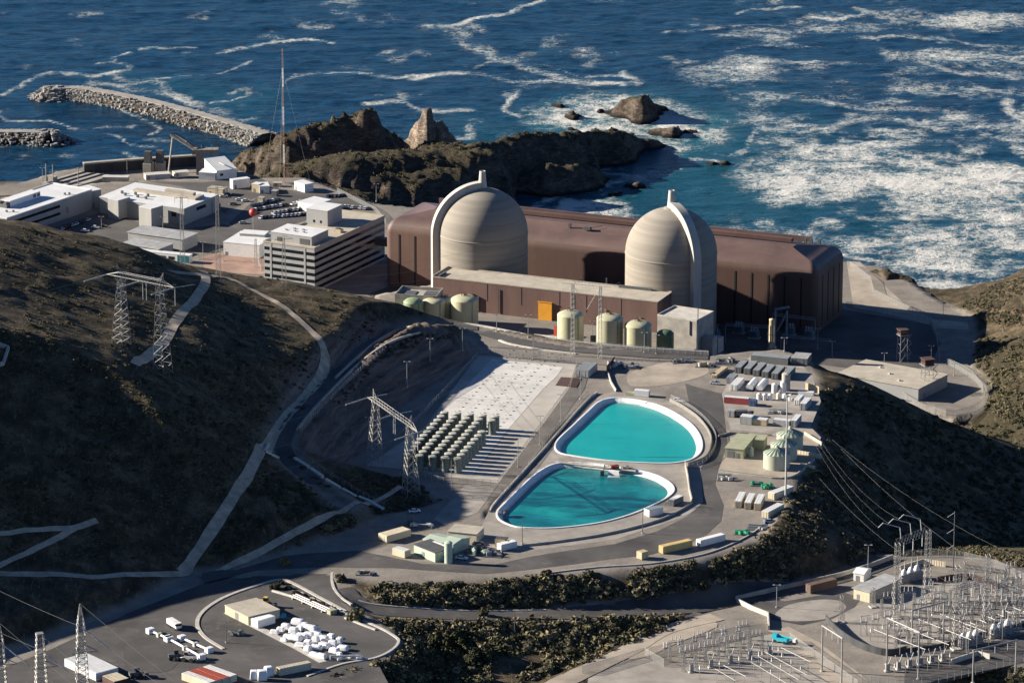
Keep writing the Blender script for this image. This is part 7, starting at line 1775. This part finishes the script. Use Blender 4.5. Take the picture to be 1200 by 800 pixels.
scrub('dry_grass', *scatter([(0,262),(150,288),(330,328),(500,366),(440,384),(340,500),(300,560),(225,655),(0,660)], 4200, .25, .75, [.7, .85, .95], .36, 2), label='tufts of dry tan grass over the left hillside', flat=.5)
scrub('slope_scrub', *scatter([(240,672),(300,650),(385,602),(450,610),(430,640),(330,655)], 700, .7, 2.2, [.2, .5, .6, .9], .3, 3), label='mixed scrub on the slope above the fork of the road')
scrub('slope_scrub', *scatter([(230,650),(280,570),(330,520),(410,590),(380,605),(300,650)], 500, .5, 1.4, [.1, .3, .5], .35, 13), label='low shaded scrub between the dirt path and the curved track')
scrub('verge_scrub', *scatter([(395,556),(480,560),(546,580),(500,612),(450,606),(405,580)], 500, .4, 1.3, [.2, .5, .6], .35, 4), label='dry scrub in front of the pylon and casks')
scrub('bench_scrub', *scatter([(350,520),(362,486),(400,446),(450,402),(500,390),(548,394),(500,400),(440,430),(380,500)], 420, .4, 1.3, [.1, .4, .6], .3, 5), label='dark scrub along the top of the purple cut')
scrub('island_scrub', *scatter([(392,672),(440,684),(560,684),(700,672),(800,660),(850,648),(900,620),(880,690),(760,712),(640,716),(520,716),(440,706),(398,690)], 1300, .6, 3.0, [.1, .3, .5, .65, .9], .33, 6, keep=.2), label='dense dark scrub on the slope below the terrace road')
scrub('lower_scrub', *scatter([(440,726),(560,728),(700,724),(800,722),(760,745),(690,775),(620,800),(360,800),(440,776),(472,752)], 1500, .6, 3.3, [.1, .3, .5, .7, .9], .34, 7, keep=.2), label='dense scrub in the hollow below the descending road')
scrub('shoulder_scrub', *scatter([(900,612),(930,580),(960,520),(950,440),(990,470),(1010,560),(1040,640),(960,690),(880,698)], 1300, .6, 2.1, [.2, .5, .6, .9], .3, 8, keep=.3), label='grey brown scrub over the shoulder right of the terrace')
scrub('gully_scrub', *scatter([(990,440),(1060,480),(1150,500),(1200,470),(1200,640),(1050,640),(1000,560)], 1100, .6, 2.0, [.05, .2, .4], .3, 9, keep=.3), label='dark scrub filling the shaded gully')
scrub('field_scrub', *scatter([(1030,650),(1060,632),(1200,632),(1200,690),(1130,655)], 700, .5, 1.7, [.3, .6, .8], .3, 10, keep=.3), label='sunlit scrub and grass behind the switchyard')
scrub('coast_scrub', *scatter([(1118,366),(1160,335),(1200,325),(1200,384),(1130,376)], 500, .5, 1.6, [.3, .55, .65], .3, 11, keep=.3), label='low coastal scrub on the hill by the cove')
scrub('bank_scrub', *scatter([(1130,400),(1200,392),(1200,500),(1150,480)], 450, .6, 2.0, [.2, .6, .8], .3, 12, keep=.3), label='green and tan scrub on the bank right of the compound')
scrub('corner_scrub', *scatter([(1050,812),(1120,800),(1200,780),(1200,800)], 150, .6, 1.6, [.2, .7, .8], .2, 14, keep=.1), label='scrub and grass in the bottom right corner')
def scrub_on(names, n, lo, hi, tones, label, zmin=8, seed=1):
    g = np.random.default_rng(seed); P_ = []
    for nm in names:
        o = bpy.data.objects[nm]; c = np.zeros(len(o.data.vertices)*3, np.float32); o.data.vertices.foreach_get('co', c); c = c.reshape(-1, 3)+np.array(o.location)
        nz = np.zeros(len(c)*3, np.float32); o.data.vertices.foreach_get('normal', nz); nz = nz.reshape(-1, 3)[:, 2]
        ok = np.nonzero((c[:, 2] > zmin) & (nz > .62) & (fbm(c[:, 0]/14, c[:, 1]/14, 3, 9) > .45))[0]; P_.append(c[g.choice(ok, min(n, len(ok)), False)])
    pos = np.concatenate(P_); k = len(pos)
    scrub('headland_scrub', pos, lo+(hi-lo)*g.random(k)**2, np.clip(g.choice(tones, k)+g.normal(0, .06, k), 0, 1), label)
scrub_on(['headland_crag', 'headland_ridge', 'peninsula'], 420, .4, 1.6, [.05, .2, .5, .7], 'dark scrub clinging to the headland behind the plant')
# single trees and large bushes
mat('bark', (.06, .045, .035), .2, 2, .9)
def tree(px, py, r, h, tone, label, seed, trunk=.35, cat='tree', name='tree'):
    p = G(px, py); root = thing(name, label, cat, p, seed*.7); g = np.random.default_rng(seed)
    tk = MB(); tk.bar((0, 0, -.3), (.2, 0, h*.45), .22*r/2.5, 7, .13*r/2.5)
    for k in range(5):
        a = 2*PI*k/5+seed; tk.bar((.1, 0, h*(.18+.06*k)), (r*.6*math.cos(a), r*.6*math.sin(a), h*(.5+.07*k)), .1*r/2.5, 5, .04)
    tk.build('trunk', 'bark', root)
    V, T = [], []
    for k in range(16):
        a = g.uniform(0, 2*np.pi); d_ = r*.72*np.sqrt(g.random()); zc = h*(trunk+(.95-trunk)*g.random()*(1-.45*(d_/r))); s = r*g.uniform(.28, .46); q = BIG[int(g.integers(3))]
        up_ = g.random() < .4; V.append(np.stack([q[:, 0]*s+d_*np.cos(a), q[:, 1]*s+d_*np.sin(a), (q[:, 2] if up_ else q[:, 2]*1.5-.55)*s+zc-s*.3], -1)); T.append(np.full(len(q), np.clip(tone+g.normal(0, .07), 0, 1)))
    V = np.concatenate(V); T = np.concatenate(T)
    o = link('crown', np_mesh('crown', V, np.arange(len(V)).reshape(-1, 4), {'tone': T}, False), 'foliage', root)
    return root
tree(418, 726, 3.4, 5.0, .82, 'round yellow green tree by the kerb at the road fork', 3, .1)
tree(538, 764, 5.5, 8.5, .02, 'largest dark green tree in the hollow below the road', 5, .15)
tree(560, 778, 4.6, 6.5, .06, 'dark tree right of the largest one in the hollow', 6, .15)
tree(512, 756, 3.6, 5.2, .12, 'dark bushy tree left of the largest one in the hollow', 7, .1)
tree(566, 722, 2.0, 4.2, .35, 'narrow tree against the slope beside the pale pole', 8, .1)
tree(607, 690, 2.8, 3.8, .5, 'pale green bush high on the dark slope below the road', 9, .05)
tree(640, 676, 2.2, 3.2, .25, 'bush overhanging the kerb at the middle of the terrace road', 10, .05)
tree(334, 662, 2.6, 3.2, .8, 'pale rounded bush on the slope above the fork', 11, .05)
tree(322, 690, 2.0, 2.4, .15, 'dark bush at the tip of the kerbed yard island', 12, .05)
tree(400, 680, 2.4, 3.0, .45, 'bush at the tip of the scrub island', 13, .05)
tree(825, 690, 2.4, 3.0, .3, 'lone bush halfway up the shaded slope', 14, .05)
tree(921, 588, 1.4, 1.6, .75, 'mossy yellow bush at the foot of the lighting mast', 15, .0)
for k, (x, y) in enumerate([(330,684),(338,690),(347,696),(356,700),(366,706),(378,710),(392,716)]):
    tree(x, y, 1.5, 1.6, .15+.04*k, 'small clipped bush, %s from the left in the kerbed yard strip' % WORD[k], 30+k, .05, 'bush', 'bush')
# stones in the sea-side of the headland and boulders on the verge
mat('boulder', (.34, .30, .24), .25, .5, .9)
